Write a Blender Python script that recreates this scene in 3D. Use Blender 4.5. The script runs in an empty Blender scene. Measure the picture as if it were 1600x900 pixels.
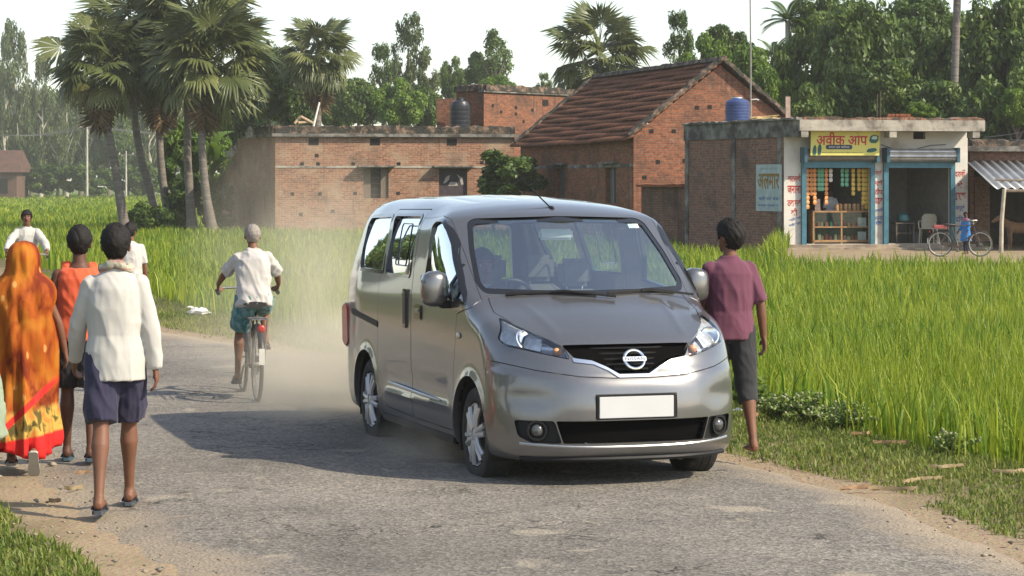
import bpy, bmesh, math, random
import numpy as np
from mathutils import Vector, Matrix, Euler
random.seed(7); RNG = np.random.default_rng(7)
SC = bpy.context.scene; COL = SC.collection
R = math.radians; PI = math.pi
F, YH, CH = 3800.0, 287.0, 1.95            # focal length in pixels of a 1600 wide frame, horizon row, eye height
def G(px, py, z=0.0):                      # ground point seen at a pixel
    d = F*(CH-z)/(py-YH); return Vector(((px-800)*d/F, d, z))
def D(px, py, d):                          # point at depth d seen at a pixel
    return Vector(((px-800)*d/F, d, CH-(py-YH)*d/F))
def yto(d, z=0.0): return YH+F*(CH-z)/d

# ---------------------------------------------------------------- materials
MATS = {}
def nodes(m): return m.node_tree.nodes, m.node_tree.links
def mat(name, base, rough=.6, metal=0.0, var=.12, vs=6.0, bump=0.0, bs=40.0, coat=0.0, spec=.5, stretch=None, dark=None, dscale=2.0, damt=.5, sheen=0.0, trans=0.0, dist=.02):
    if name in MATS: return MATS[name]
    m = bpy.data.materials.new(name); m.use_nodes = True; MATS[name] = m
    N, L = nodes(m); b = N['Principled BSDF']
    b.inputs['Roughness'].default_value = rough; b.inputs['Metallic'].default_value = metal
    b.inputs['Specular IOR Level'].default_value = spec
    b.inputs['Coat Weight'].default_value = coat; b.inputs['Coat Roughness'].default_value = .04
    if sheen: b.inputs['Sheen Weight'].default_value = sheen
    tc = N.new('ShaderNodeTexCoord'); mp = N.new('ShaderNodeMapping'); L.new(tc.outputs['Object'], mp.inputs[0])
    if stretch: mp.inputs['Scale'].default_value = stretch
    col = None
    if var:
        n = N.new('ShaderNodeTexNoise'); n.inputs['Scale'].default_value = vs; n.inputs['Detail'].default_value = 5
        L.new(mp.outputs[0], n.inputs['Vector'])
        r = N.new('ShaderNodeValToRGB'); r.color_ramp.elements[0].position = .3; r.color_ramp.elements[1].position = .7
        r.color_ramp.elements[0].color = [c*(1-var) for c in base[:3]]+[1]; r.color_ramp.elements[1].color = [min(1, c*(1+var)) for c in base[:3]]+[1]
        L.new(n.outputs['Fac'], r.inputs[0]); col = r.outputs[0]
    if dark:
        n2 = N.new('ShaderNodeTexNoise'); n2.inputs['Scale'].default_value = dscale; n2.inputs['Detail'].default_value = 7; n2.inputs['Roughness'].default_value = .65
        L.new(mp.outputs[0], n2.inputs['Vector'])
        r2 = N.new('ShaderNodeValToRGB'); r2.color_ramp.elements[0].position = 1-damt-.08; r2.color_ramp.elements[1].position = 1-damt+.08
        L.new(n2.outputs['Fac'], r2.inputs[0])
        mx = N.new('ShaderNodeMix'); mx.data_type = 'RGBA'; L.new(r2.outputs[0], mx.inputs[0])
        if col is not None: L.new(col, mx.inputs[6])
        else: mx.inputs[6].default_value = (*base[:3], 1)
        mx.inputs[7].default_value = (*dark[:3], 1); col = mx.outputs[2]
    if col is not None: L.new(col, b.inputs['Base Color'])
    else: b.inputs['Base Color'].default_value = (*base[:3], 1)
    if bump:
        n3 = N.new('ShaderNodeTexNoise'); n3.inputs['Scale'].default_value = bs; n3.inputs['Detail'].default_value = 6
        L.new(mp.outputs[0], n3.inputs['Vector'])
        bp = N.new('ShaderNodeBump'); bp.inputs['Strength'].default_value = bump; bp.inputs['Distance'].default_value = dist
        L.new(n3.outputs['Fac'], bp.inputs['Height']); L.new(bp.outputs[0], b.inputs['Normal'])
    return m
def glass(name, tint, gloss_rough=.02, refl=1.0, film=0.0):
    if name in MATS: return MATS[name]
    m = bpy.data.materials.new(name); m.use_nodes = True; MATS[name] = m
    N, L = nodes(m); N.remove(N['Principled BSDF']); out = N['Material Output']
    t = N.new('ShaderNodeBsdfTransparent'); t.inputs[0].default_value = (*tint, 1)
    g = N.new('ShaderNodeBsdfGlossy'); g.inputs['Roughness'].default_value = gloss_rough; g.inputs[0].default_value = (.95, .97, 1, 1)
    f = N.new('ShaderNodeFresnel'); f.inputs[0].default_value = 1.5
    mu = N.new('ShaderNodeMath'); mu.operation = 'MULTIPLY_ADD'; mu.use_clamp = True; mu.inputs[1].default_value = refl; mu.inputs[2].default_value = film
    L.new(f.outputs[0], mu.inputs[0])
    mx = N.new('ShaderNodeMixShader'); L.new(mu.outputs[0], mx.inputs[0]); L.new(t.outputs[0], mx.inputs[1]); L.new(g.outputs[0], mx.inputs[2])
    L.new(mx.outputs[0], out.inputs[0]); return m

# ---------------------------------------------------------------- objects
def tag(o, label=None, cat=None, group=None, kind=None):
    if label: o['label'] = label
    if cat: o['category'] = cat
    if group: o['group'] = group
    if kind: o['kind'] = kind
    return o
def thing(name, label, cat, loc=(0, 0, 0), rz=0.0, group=None):
    o = bpy.data.objects.new(name, None); COL.objects.link(o); o.empty_display_size = .2
    o.location = loc; o.rotation_euler = (0, 0, rz); return tag(o, label, cat, group)
def link(name, me, m=None, parent=None):
    o = bpy.data.objects.new(name, me); COL.objects.link(o)
    if m is not None:
        for mm in (m if isinstance(m, (list, tuple)) else [m]): me.materials.append(mm)
    if parent is not None: o.parent = parent
    return o
def fresh_mesh(o):                          # evaluated copy of a mesh object's modifiers
    dg = bpy.context.evaluated_depsgraph_get(); dg.update()
    return bpy.data.meshes.new_from_object(o.evaluated_get(dg))
def copy_tree(o, parent=None):
    c = o.copy(); COL.objects.link(c)
    if parent is not None: c.parent = parent
    for ch in list(o.children): copy_tree(ch, c)
    return c
def smooth(me, ang=None):
    me.polygons.foreach_set('use_smooth', np.ones(len(me.polygons), bool))
    if ang is not None: me.set_sharp_from_angle(angle=R(ang))
    me.update()
class MB:
    def __init__(s): s.v = []; s.f = []; s.mi = []; s.cur = 0
    def add(s, vs, fs):
        b = len(s.v); s.v += [tuple(v) for v in vs]; s.f += [tuple(i+b for i in f) for f in fs]; s.mi += [s.cur]*len(fs); return s
    def box(s, c, d, rz=0.0, M=None, taper=1.0):
        x, y, z = d[0]/2, d[1]/2, d[2]/2
        P = [(-x, -y, -z), (x, -y, -z), (x, y, -z), (-x, y, -z), (-x*taper, -y*taper, z), (x*taper, -y*taper, z), (x*taper, y*taper, z), (-x*taper, y*taper, z)]
        T = Matrix.Translation(c) @ (M.to_4x4() if M is not None else Matrix.Rotation(rz, 4, 'Z'))
        return s.add([T @ Vector(p) for p in P], [(0, 3, 2, 1), (4, 5, 6, 7), (0, 1, 5, 4), (1, 2, 6, 5), (2, 3, 7, 6), (3, 0, 4, 7)])
    def tube(s, pts, rad, n=8, cap=True, closed=False, ry=None, upv=None):
        pts = [Vector(p) for p in pts]; k = len(pts)
        rs = rad if isinstance(rad, (list, tuple)) else [rad]*k
        rys = ry if isinstance(ry, (list, tuple)) else ([ry]*k if ry else rs)
        V = []; u = None
        for i, p in enumerate(pts):
            a = pts[i-1] if (i > 0 or closed) else pts[i]; b = pts[(i+1) % k] if (i < k-1 or closed) else pts[i]
            t = (b-a).normalized() if (b-a).length > 1e-9 else Vector((0, 0, 1))
            if upv is not None: u = Vector(upv)
            elif u is None: u = Vector((0, 0, 1)) if abs(t.z) < .9 else Vector((1, 0, 0))
            u = (u-t*u.dot(t))
            u = u.normalized() if u.length > 1e-6 else t.orthogonal().normalized()
            w = t.cross(u)
            for j in range(n):
                th = 2*PI*j/n; V.append(p+u*(math.cos(th)*rs[i])+w*(math.sin(th)*rys[i]))
        Fc = []
        for i in range(k if closed else k-1):
            for j in range(n):
                a = i*n+j; b = i*n+(j+1) % n; c = ((i+1) % k)*n+(j+1) % n; d = ((i+1) % k)*n+j
                Fc.append((a, b, c, d))
        if cap and not closed:
            Fc.append(tuple(range(n))[::-1]); Fc.append(tuple(range((k-1)*n, k*n)))
        return s.add(V, Fc)
    def loft(s, rings, cap=True, closed=True):
        n = len(rings[0]); V = [v for r in rings for v in r]; Fc = []
        for i in range(len(rings)-1):
            for j in range(n if closed else n-1):
                Fc.append((i*n+j, i*n+(j+1) % n, (i+1)*n+(j+1) % n, (i+1)*n+j))
        if cap: Fc.append(tuple(range(n))[::-1]); Fc.append(tuple(range((len(rings)-1)*n, len(rings)*n)))
        return s.add(V, Fc)
    def lathe(s, prof, c=(0, 0, 0), n=24, M=None, close=False):   # prof: (r, z) pairs about local z
        T = Matrix.Translation(c) @ (M.to_4x4() if M is not None else Matrix.Identity(4))
        V = []
        for r, z in prof:
            for j in range(n): V.append(T @ Vector((r*math.cos(2*PI*j/n), r*math.sin(2*PI*j/n), z)))
        Fc = []
        k = len(prof)
        for i in range(k if close else k-1):
            for j in range(n):
                Fc.append((i*n+j, i*n+(j+1) % n, ((i+1) % k)*n+(j+1) % n, ((i+1) % k)*n+j))
        if not close: Fc.append(tuple(range(n))[::-1]); Fc.append(tuple(range((k-1)*n, k*n)))
        return s.add(V, Fc)
    def prism(s, poly, fn, a, b):           # fn(u, v, w): polygon extruded between w = a and w = b
        n = len(poly); V = [fn(u, v, a) for u, v in poly]+[fn(u, v, b) for u, v in poly]
        return s.add(V, [tuple(range(n))[::-1], tuple(range(n, 2*n))]+[(i, (i+1) % n, n+(i+1) % n, n+i) for i in range(n)])
    def ball(s, c, r, nu=14, nv=9, M=None):
        rx, ry, rz = r if isinstance(r, (tuple, list)) else (r, r, r)
        T = Matrix.Translation(c) @ (M.to_4x4() if M is not None else Matrix.Identity(4))
        V = [T @ Vector((0, 0, -rz))]
        for i in range(1, nv):
            ph = PI*i/nv-PI/2
            for j in range(nu): V.append(T @ Vector((rx*math.cos(ph)*math.cos(2*PI*j/nu), ry*math.cos(ph)*math.sin(2*PI*j/nu), rz*math.sin(ph))))
        V.append(T @ Vector((0, 0, rz))); Fc = [(0, 1+(j+1) % nu, 1+j) for j in range(nu)]
        for i in range(nv-2):
            for j in range(nu):
                a = 1+i*nu+j; b = 1+i*nu+(j+1) % nu; Fc.append((a, b, b+nu, a+nu))
        t = len(V)-1; o = 1+(nv-2)*nu; Fc += [(o+j, o+(j+1) % nu, t) for j in range(nu)]
        return s.add(V, Fc)
    def mesh(s, name, fix=True):
        me = bpy.data.meshes.new(name); me.from_pydata(s.v, [], s.f)
        if any(s.mi): me.polygons.foreach_set('material_index', s.mi)
        if fix:
            bm = bmesh.new(); bm.from_mesh(me); bmesh.ops.recalc_face_normals(bm, faces=bm.faces[:]); bm.to_mesh(me); bm.free()
        me.update(); return me
    def build(s, name, m, parent=None, sm=None, bevel=0.0, fix=True):
        me = s.mesh(name, fix)
        if bevel:
            bm = bmesh.new(); bm.from_mesh(me)
            bmesh.ops.bevel(bm, geom=[e for e in bm.edges if e.is_manifold and e.calc_face_angle(0) > .5], offset=bevel, segments=2, affect='EDGES', profile=.6)
            bm.to_mesh(me); bm.free()
        if sm is not None: smooth(me, sm)
        return link(name, me, m, parent)
def np_mesh(name, V, Fq, m, parent=None, attr=None, mats=None, sm=False):
    """quads or tris from arrays"""
    k = Fq.shape[1]; me = bpy.data.meshes.new(name)
    me.vertices.add(len(V)); me.vertices.foreach_set('co', np.ascontiguousarray(V, np.float32).ravel())
    me.loops.add(Fq.size); me.loops.foreach_set('vertex_index', np.ascontiguousarray(Fq, np.int32).ravel())
    me.polygons.add(len(Fq)); me.polygons.foreach_set('loop_start', np.arange(0, Fq.size, k, dtype=np.int32))
    try: me.polygons.foreach_set('loop_total', np.full(len(Fq), k, np.int32))
    except Exception: pass
    if mats is not None: me.polygons.foreach_set('material_index', np.ascontiguousarray(mats, np.int32))
    if attr is not None:
        a = me.attributes.new('tone', 'FLOAT', 'POINT'); a.data.foreach_set('value', np.ascontiguousarray(attr, np.float32))
    if sm: me.polygons.foreach_set('use_smooth', np.ones(len(Fq), bool))
    me.update(calc_edges=True); me.validate()
    return link(name, me, m, parent)
def text_mesh(body, size, depth=0.0, spacing=1.0, shear=0.0, fat=0.0):
    c = bpy.data.curves.new('lettering', 'FONT'); c.body = body; c.size = size; c.align_x = 'CENTER'; c.align_y = 'CENTER'
    c.extrude = depth; c.space_character = spacing; c.shear = shear; c.offset = fat; c.resolution_u = 3
    o = bpy.data.objects.new('lettering', c); COL.objects.link(o)
    me = fresh_mesh(o); bpy.data.objects.remove(o); me.name = 'lettering'; return me
def text_on(name, body, width, height, m, parent, M, depth=.004, fat=0.0, shear=0.0):
    """lettering fitted to width x height, placed by matrix M (x right, y up, z out of the sign)"""
    me = text_mesh(body, 1.0, 0.0, 1.0, shear, fat)
    co = np.empty(len(me.vertices)*3, np.float32); me.vertices.foreach_get('co', co); co = co.reshape(-1, 3)
    lo, hi = co.min(0), co.max(0); co = (co-(lo+hi)/2)
    co[:, 0] *= width/(hi[0]-lo[0]); co[:, 1] *= height/(hi[1]-lo[1]); co[:, 2] = depth
    co = np.c_[co, np.ones(len(co))] @ np.array(M.to_4x4()).T
    me.vertices.foreach_set('co', np.ascontiguousarray(co[:, :3], np.float32).ravel()); me.update()
    return link(name, me, m, parent)
# ================================================================= camera, light, air
cam = bpy.data.cameras.new('camera'); co = bpy.data.objects.new('camera', cam); COL.objects.link(co)
co.location = (0, 0, CH); co.rotation_euler = (PI/2, 0, 0)
cam.sensor_width = 36; cam.lens = F/1600*36; cam.shift_y = -(450-YH)/1600; cam.clip_end = 6000; cam.clip_start = .1
SC.camera = co
SUN_EL, SUN_AZ = 39.0, 25.0                 # azimuth: degrees from +X towards the camera
tosun = Vector((math.cos(R(SUN_AZ))*math.cos(R(SUN_EL)), -math.sin(R(SUN_AZ))*math.cos(R(SUN_EL)), math.sin(R(SUN_EL))))
sl = bpy.data.lights.new('sun', 'SUN'); sl.energy = 3.5; sl.angle = R(.6); sl.color = (1.0, .89, .70)
so = bpy.data.objects.new('sun', sl); COL.objects.link(so); so.rotation_euler = (-tosun).to_track_quat('-Z', 'Y').to_euler(); so.location = tosun*60
w = bpy.data.worlds.new('World'); SC.world = w; w.use_nodes = True
N, L = w.node_tree.nodes, w.node_tree.links
sky = N.new('ShaderNodeTexSky'); sky.sky_type = 'NISHITA'; sky.sun_disc = False; sky.sun_elevation = R(SUN_EL)
sky.sun_rotation = math.atan2(tosun.x, tosun.y); sky.air_density = 1.0; sky.dust_density = 0.7; sky.ozone_density = 1.0
hs = N.new('ShaderNodeHueSaturation'); hs.inputs['Saturation'].default_value = .72; L.new(sky.outputs[0], hs.inputs['Color']); L.new(hs.outputs[0], N['Background'].inputs[0]); N['Background'].inputs[1].default_value = .128
SC.view_settings.view_transform = 'Standard'; SC.view_settings.look = 'None'; SC.view_settings.gamma = 1; SC.view_settings.exposure = .90
SC.view_settings.use_curve_mapping = False
SC.cycles.use_denoising = True; SC.cycles.max_bounces = 7; SC.cycles.transparent_max_bounces = 16; SC.cycles.diffuse_bounces = 3; SC.cycles.glossy_bounces = 4
SC.cycles.caustics_reflective = False; SC.cycles.caustics_refractive = False
# ---------- van body as one smooth analytic solid (van frame: X forward, Y to the far side, Z up; metres) ----------
def pchip(xs, ys):
    xs = np.array(xs, float); ys = np.array(ys, float)
    h = np.diff(xs); d = np.diff(ys)/h
    m = np.zeros_like(xs); m[0] = d[0]; m[-1] = d[-1]
    for i in range(1, len(xs)-1):
        if d[i-1]*d[i] > 0:
            w1 = 2*h[i]+h[i-1]; w2 = h[i]+2*h[i-1]
            m[i] = (w1+w2)/(w1/d[i-1]+w2/d[i])
    def f(x):
        x = np.clip(np.asarray(x, float), xs[0], xs[-1])
        i = np.clip(np.searchsorted(xs, x)-1, 0, len(xs)-2)
        t = (x-xs[i])/h[i]; t2 = t*t; t3 = t2*t
        return (2*t3-3*t2+1)*ys[i]+(t3-2*t2+t)*h[i]*m[i]+(-2*t3+3*t2)*ys[i+1]+(t3-t2)*h[i]*m[i+1]
    return f
def sstep(a, b, x):
    t = np.clip((x-a)/(b-a), 0, 1); return t*t*(3-2*t)
def smax(a, b, k):
    h = np.maximum(k-np.abs(a-b), 0)/k
    return np.maximum(a, b)+h*h*k*.25
V_TOP = pchip([-4.45,-4.2,-3.6,-2.9,-2.3,-1.83,-1.56,-1.25,-0.95,-0.785,-0.715,-0.49,-0.28,-0.11,0.0,0.1],
              [1.80,1.835,1.862,1.868,1.850,1.815,1.755,1.555,1.325,1.205,1.170,1.095,1.010,0.925,0.84,0.78])
V_SIDE = pchip([0.0,0.22,0.36,0.6,0.85,1.08,1.30,1.6,1.86],[0.77,0.805,0.832,0.842,0.840,0.838,0.822,0.785,0.735])
V_FRONT = pchip([0.1,0.2,0.27,0.36,0.52,0.64,0.72,0.80,0.92,1.1],[-0.12,-0.06,-0.015,-0.004,0.0,-0.012,-0.035,-0.06,-0.12,-0.26])
def van_f(x, y, z):
    ay = np.abs(y)
    shift = 0.13*(ay/.75)**2*sstep(-2.0, -1.5, x)
    top = V_TOP(x+shift) - (0.055-.03*sstep(-1.9,-1.5,x))*(ay/.7)**2
    # two soft ridges along the bonnet
    hood = sstep(-0.85, -0.7, x)*(1-sstep(-0.35, -0.2, x))
    top = top + 0.006*hood*np.exp(-((ay-0.50+0.12*(x+.9))/.03)**2)
    # shallow roof ribs
    roof = sstep(-4.1, -3.9, x)*(1-sstep(-2.2, -2.0, x))
    top = top - 0.005*roof*sum(np.exp(-((ay-c)/.03)**2) for c in (0.14, 0.42))
    r1 = np.hypot(x+0.84, z-.31); r2 = np.hypot(x+3.52, z-.31)
    w = V_SIDE(z) + 0.016*(np.exp(-((r1-.37)/.05)**2)+np.exp(-((r2-.37)/.05)**2))*(z < .8)
    w = w - 0.05*sstep(-3.7, -4.45, x)
    # waist crease and a sculpted sill line on the doors
    mid = sstep(-3.1, -2.9, x)*(1-sstep(-1.4, -1.25, x))
    w = w + 0.012*np.exp(-((z-.44-.05*(x+2.2)*.3)/.022)**2)*mid - 0.012*np.exp(-((z-.56)/.09)**2)*mid
    w = w + 0.03*sstep(-2.0,-1.5,x)*(1-sstep(-.9,-.5,x))*sstep(1.1,1.3,z)
    w = w - 0.075*sstep(-1.9, -4.0, x)*sstep(1.1, 1.75, z)
    fr = V_FRONT(z) - 0.34*(ay/.80)**3.4
    fr = fr + 0.014*sstep(.735, .70, z + .055*(ay/.8)**2*0-.05*sstep(.15, .8, ay))
    # corner pockets of the bumper
    fr = fr - 0.020*np.exp(-((z-.60)/.09)**2)*sstep(.42, .62, ay)*(1-sstep(.7, .85, ay))
    rear = -4.40 + 0.03*(ay/.8)**2 + 0.10*sstep(1.0, 1.8, z)
    f = smax(ay-w, z-top, np.where(x > -0.8, .10, .06+.14*sstep(-1.5, -2.2, x)+.04*sstep(-1.1,-.8,x)))
    f = smax(f, (x-fr)*.95, .09)
    f = smax(f, rear-x, .14)
    f = smax(f, .20-z, .07)
    return f
# ================================================================= the van
VAN_X0, VAN_Y0, VAN_A = .785, 15.33, .3146
def van_solid():
    C = np.array([-1.9, 0, .62]); st = .026
    lo = np.array([-4.5, -.95, .12]); hi = np.array([.1, .95, 1.95])
    nx, ny, nz = [int(round((hi[i]-lo[i])/st)) for i in range(3)]
    ids = {}; pts = []; quads = []
    def vid(i, j, k):
        key = (i, j, k)
        if key not in ids: ids[key] = len(pts); pts.append((lo[0]+(hi[0]-lo[0])*i/nx, lo[1]+(hi[1]-lo[1])*j/ny, lo[2]+(hi[2]-lo[2])*k/nz))
        return ids[key]
    for i in range(nx):
        for j in range(ny):
            quads.append((vid(i, j, 0), vid(i, j+1, 0), vid(i+1, j+1, 0), vid(i+1, j, 0))); quads.append((vid(i, j, nz), vid(i+1, j, nz), vid(i+1, j+1, nz), vid(i, j+1, nz)))
    for i in range(nx):
        for k in range(nz):
            quads.append((vid(i, 0, k), vid(i+1, 0, k), vid(i+1, 0, k+1), vid(i, 0, k+1))); quads.append((vid(i, ny, k), vid(i, ny, k+1), vid(i+1, ny, k+1), vid(i+1, ny, k)))
    for j in range(ny):
        for k in range(nz):
            quads.append((vid(0, j, k), vid(0, j, k+1), vid(0, j+1, k+1), vid(0, j+1, k))); quads.append((vid(nx, j, k), vid(nx, j+1, k), vid(nx, j+1, k+1), vid(nx, j, k+1)))
    P = np.array(pts); dr = P-C
    def hit(level):
        a = np.full(len(P), .05); b = np.full(len(P), 1.3)
        for _ in range(34):
            m = (a+b)/2; q = C+dr*m[:, None]
            ins = van_f(q[:, 0], q[:, 1], q[:, 2])+level < 0
            a = np.where(ins, m, a); b = np.where(ins, b, m)
        return C+dr*a[:, None]
    out = hit(0.0); inn = hit(.035); n = len(out); Q = np.array(quads)
    V = np.vstack([out, inn]); Fq = np.vstack([Q, Q[:, ::-1]+n])
    return V, Fq, np.r_[np.zeros(len(Q), int), np.ones(len(Q), int)]
def boolean(me, cut, op, mats=None):
    a = bpy.data.objects.new('work', me); COL.objects.link(a); b = bpy.data.objects.new('cut', cut); COL.objects.link(b)
    m = a.modifiers.new('b', 'BOOLEAN'); m.object = b; m.operation = op; m.solver = 'MANIFOLD'
    r = fresh_mesh(a); bpy.data.objects.remove(a); bpy.data.objects.remove(b); return r
def side(poly, y0=-1.3, y1=-.60): return MB().prism(poly, lambda u, v, w: (u, w, v), y0, y1).mesh('cut')
def front(poly, x0, x1): return MB().prism(poly, lambda u, v, w: (w, u, v), x0, x1).mesh('cut')
def plan(poly, z0, z1): return MB().prism(poly, lambda u, v, w: (u, v, w), z0, z1).mesh('cut')
def mir(p): return [(-u, v) for u, v in p][::-1]
def mir_y(me):
    c = me.copy(); bm = bmesh.new(); bm.from_mesh(c)
    for v in bm.verts: v.co.y = -v.co.y
    bmesh.ops.reverse_faces(bm, faces=bm.faces[:]); bm.to_mesh(c); bm.free(); return c
def rnd(poly, r=.03, k=4):                  # round a polygon's corners
    out = []; n = len(poly)
    for i in range(n):
        p = Vector(poly[i]); a = Vector(poly[i-1]); b = Vector(poly[(i+1) % n])
        la, lb = (a-p).length, (b-p).length; rr = min(r, la*.45, lb*.45)
        p0 = p+(a-p).normalized()*rr; p1 = p+(b-p).normalized()*rr
        for j in range(k+1):
            t = j/k; q = p0*(1-t)**2+p*2*t*(1-t)+p1*t*t; out.append((q.x, q.y))
    return out
def grow(poly, d):
    n = len(poly); out = []; ar = sum(poly[i][0]*poly[(i+1) % n][1]-poly[(i+1) % n][0]*poly[i][1] for i in range(n)); s = 1 if ar > 0 else -1
    for i in range(n):
        a = Vector(poly[i-1]); p = Vector(poly[i]); b = Vector(poly[(i+1) % n])
        e1 = (p-a).normalized(); e2 = (b-p).normalized(); n1 = Vector((e1.y, -e1.x)); n2 = Vector((e2.y, -e2.x)); m = n1+n2
        m = m/max(.35, m.dot(n1)) if m.length > 1e-6 else n1
        out.append(tuple(p+m*d*s))
    return out
def make_van():
    paint = mat('van_paint', (.182, .179, .18), .29, .72, .03, 30, coat=1.0)
    trim = mat('cabin_trim', (.34, .33, .31), .75, 0, .05)
    black = mat('black_plastic', (.014, .014, .015), .5, 0, .1, bump=.05, bs=300, spec=.25)
    gloss_black = mat('gloss_black', (.012, .012, .013), .12, 0, 0, coat=.5)
    chrome = mat('chrome', (.78, .78, .78), .12, 1.0, 0)
    silver = mat('satin_silver', (.50, .50, .49), .32, .9, 0)
    rubber = mat('tyre_rubber', (.022, .021, .020), .8, 0, .25, 20, bump=.2, bs=90, dark=(.10, .085, .07), dscale=9, damt=.38)
    glass_f = glass('windscreen_glass', (.80, .93, .91), .015, .34, .0)
    glass_s = glass('side_glass', (.62, .68, .66), .02, .9, .03)
    lens = glass('lamp_lens', (.93, .95, .96), .03, 1.1, .03)
    rz = VAN_A-PI/2; OFF = 2.2
    fwd = Vector((math.sin(VAN_A), -math.cos(VAN_A), 0))
    root = thing('van', 'silver grey people carrier driving down the dusty road with a blank white number plate', 'van', Vector((VAN_X0, VAN_Y0, 0))-fwd*OFF, rz)
    def put(name, me, m, parent=root, ang=28, dx=0.0):
        me.transform(Matrix.Translation((OFF+dx, 0, 0)))
        me.materials.clear()
        if ang is not None: smooth(me, ang)
        return link(name, me, m, parent)
    def bput(name, mb, m, parent=root, ang=35, bevel=0.0):
        me = mb.mesh(name)
        if bevel:
            bm = bmesh.new(); bm.from_mesh(me); bmesh.ops.bevel(bm, geom=[e for e in bm.edges if e.calc_face_angle(0) > .5], offset=bevel, segments=2, affect='EDGES'); bm.to_mesh(me); bm.free()
        return put(name, me, m, parent, ang)
    V, Fq, mi = van_solid()
    sh = bpy.data.meshes.new('shell'); sh.from_pydata(V.tolist(), [], Fq.tolist()); sh.polygons.foreach_set('material_index', mi); sh.materials.append(paint); sh.materials.append(trim)
    # ---- outlines
    W_REAR = rnd([(-3.87, 1.285), (-3.98, 1.44), (-4.04, 1.64), (-4.00, 1.705), (-3.255, 1.725), (-3.11, 1.285)], .05)
    W_SLIDE = rnd([(-3.04, 1.28), (-3.175, 1.725), (-2.39, 1.735), (-2.33, 1.70), (-2.36, 1.28)], .05)
    W_FRONT = rnd([(-1.985, 1.255), (-1.945, 1.42), (-1.955, 1.67), (-1.88, 1.705), (-1.68, 1.705), (-1.55, 1.65), (-1.41, 1.55), (-1.28, 1.44), (-1.02, 1.225), (-.96, 1.155), (-1.2, 1.175)], .03)
    D_SLIDE = rnd([(-3.235, 1.755), (-3.185, 1.25), (-3.18, .69), (-3.06, .50), (-2.985, .315), (-2.262, .300), (-2.285, 1.0), (-2.285, 1.765)], .03)
    D_FRONT = rnd([(-2.245, .300), (-2.268, 1.0), (-2.268, 1.725), (-1.86, 1.732), (-1.62, 1.705), (-1.38, 1.575), (-1.15, 1.39), (-.93, 1.195), (-.90, 1.135), (-1.15, 1.09), (-1.22, .70), (-1.215, .40), (-1.27, .300)], .03)
    WIND = rnd([(-.700, 1.225), (-.735, 1.29), (-.70, 1.50), (-.645, 1.685), (-.59, 1.712), (0, 1.728), (.59, 1.712), (.645, 1.685), (.70, 1.50), (.735, 1.29), (.700, 1.225), (.35, 1.212), (0, 1.208), (-.35, 1.212)], .03)
    BACKW = rnd([(-.60, 1.15), (.60, 1.15), (.55, 1.62), (-.55, 1.62)], .06)
    HOODP = rnd([(-.93, -.685), (-.74, -.705), (-.51, -.645), (-.33, -.55), (-.205, -.445), (-.16, -.30), (-.135, 0), (-.16, .30), (-.205, .445), (-.33, .55), (-.51, .645), (-.74, .705), (-.93, .685), (-.86, .45), (-.795, 0), (-.86, -.45)], .02)
    LAMP = rnd([(-.705, 1.078), (-.768, .960), (-.745, .922), (-.55, .876), (-.405, .845), (-.42, .90), (-.445, .930), (-.52, .975), (-.65, 1.040), (-.685, 1.072)], .015)
    GRILLE = rnd([(-.43, .928), (-.30, .931), (0, .932), (.30, .931), (.43, .928), (.375, .855), (.27, .838), (.18, .800), (.10, .752), (-.10, .752), (-.18, .800), (-.27, .838), (-.375, .855)], .012)
    V_CHROME = [(-.392, .853), (-.27, .836), (-.182, .797), (-.10, .750), (.10, .750), (.182, .797), (.27, .836), (.392, .853), (.385, .828), (.26, .812), (.17, .772), (.105, .728), (-.105, .728), (-.17, .772), (-.26, .812), (-.385, .828)]
    INTAKE = rnd([(-.525, .468), (.50, .455), (.445, .318), (-.495, .330)], .012)
    INTAKE = rnd([(-.515, .462), (.515, .462), (.47, .320), (-.47, .320)], .012)
    FOG = rnd([(-.735, .462), (-.523, .462), (-.478, .320), (-.64, .318), (-.715, .36)], .02)
    line = [(-.95, .84), (-.80, .815), (-.60, .77), (-.36, .735), (-.14, .722), (.14, .722), (.36, .735), (.60, .77), (.80, .815), (.95, .84)]
    BUMP = line+[(.95, .0), (-.95, .0)]
    # ---- wheel arches
    arch = MB()
    for x in (-.84, -3.52):
        arch.lathe([(.372, -.62), (.372, .62)], (x, -1.05, .325), 40, Matrix.Rotation(PI/2, 3, 'X')); arch.lathe([(.372, -.62), (.372, .62)], (x, 1.05, .325), 40, Matrix.Rotation(PI/2, 3, 'X'))
    am = arch.mesh('cut')
    body = boolean(sh, am, 'DIFFERENCE')
    full = body.copy()
    def cutsides(b, poly, yi=-.6):
        c = side(poly, -1.3, yi); b = boolean(b, c, 'DIFFERENCE'); return boolean(b, mir_y(side(poly, -1.3, yi)), 'DIFFERENCE')
    # front door and sliding door, each taken out of the same shell
    for nm, P, W, gname in (('front_door', D_FRONT, W_FRONT, 'front'), ('sliding_door', D_SLIDE, W_SLIDE, 'slide')):
        yi = -.735 if nm == 'front_door' else -.6
        d = boolean(full, side(P, -1.3, yi), 'INTERSECT'); d = boolean(d, side(W), 'DIFFERENCE')
        dl = mir_y(d)
        dr_o = put(nm, d, [paint, trim]); dl_o = put(nm, dl, [paint, trim])
        g = boolean(full, side(grow(W, .012)), 'INTERSECT')
        gm = pane_of(W, -.018)
        for o, sgn in ((dr_o, -1), (dl_o, 1)):
            q = gm.copy() if sgn < 0 else mir_y(gm)
            put('window', q, glass_s, o, None)
            # black rubber frame round the glass
            fr = frame_of(W, .016, .006)
            put('window_frame', fr if sgn < 0 else mir_y(fr), gloss_black, o, 40)
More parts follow.
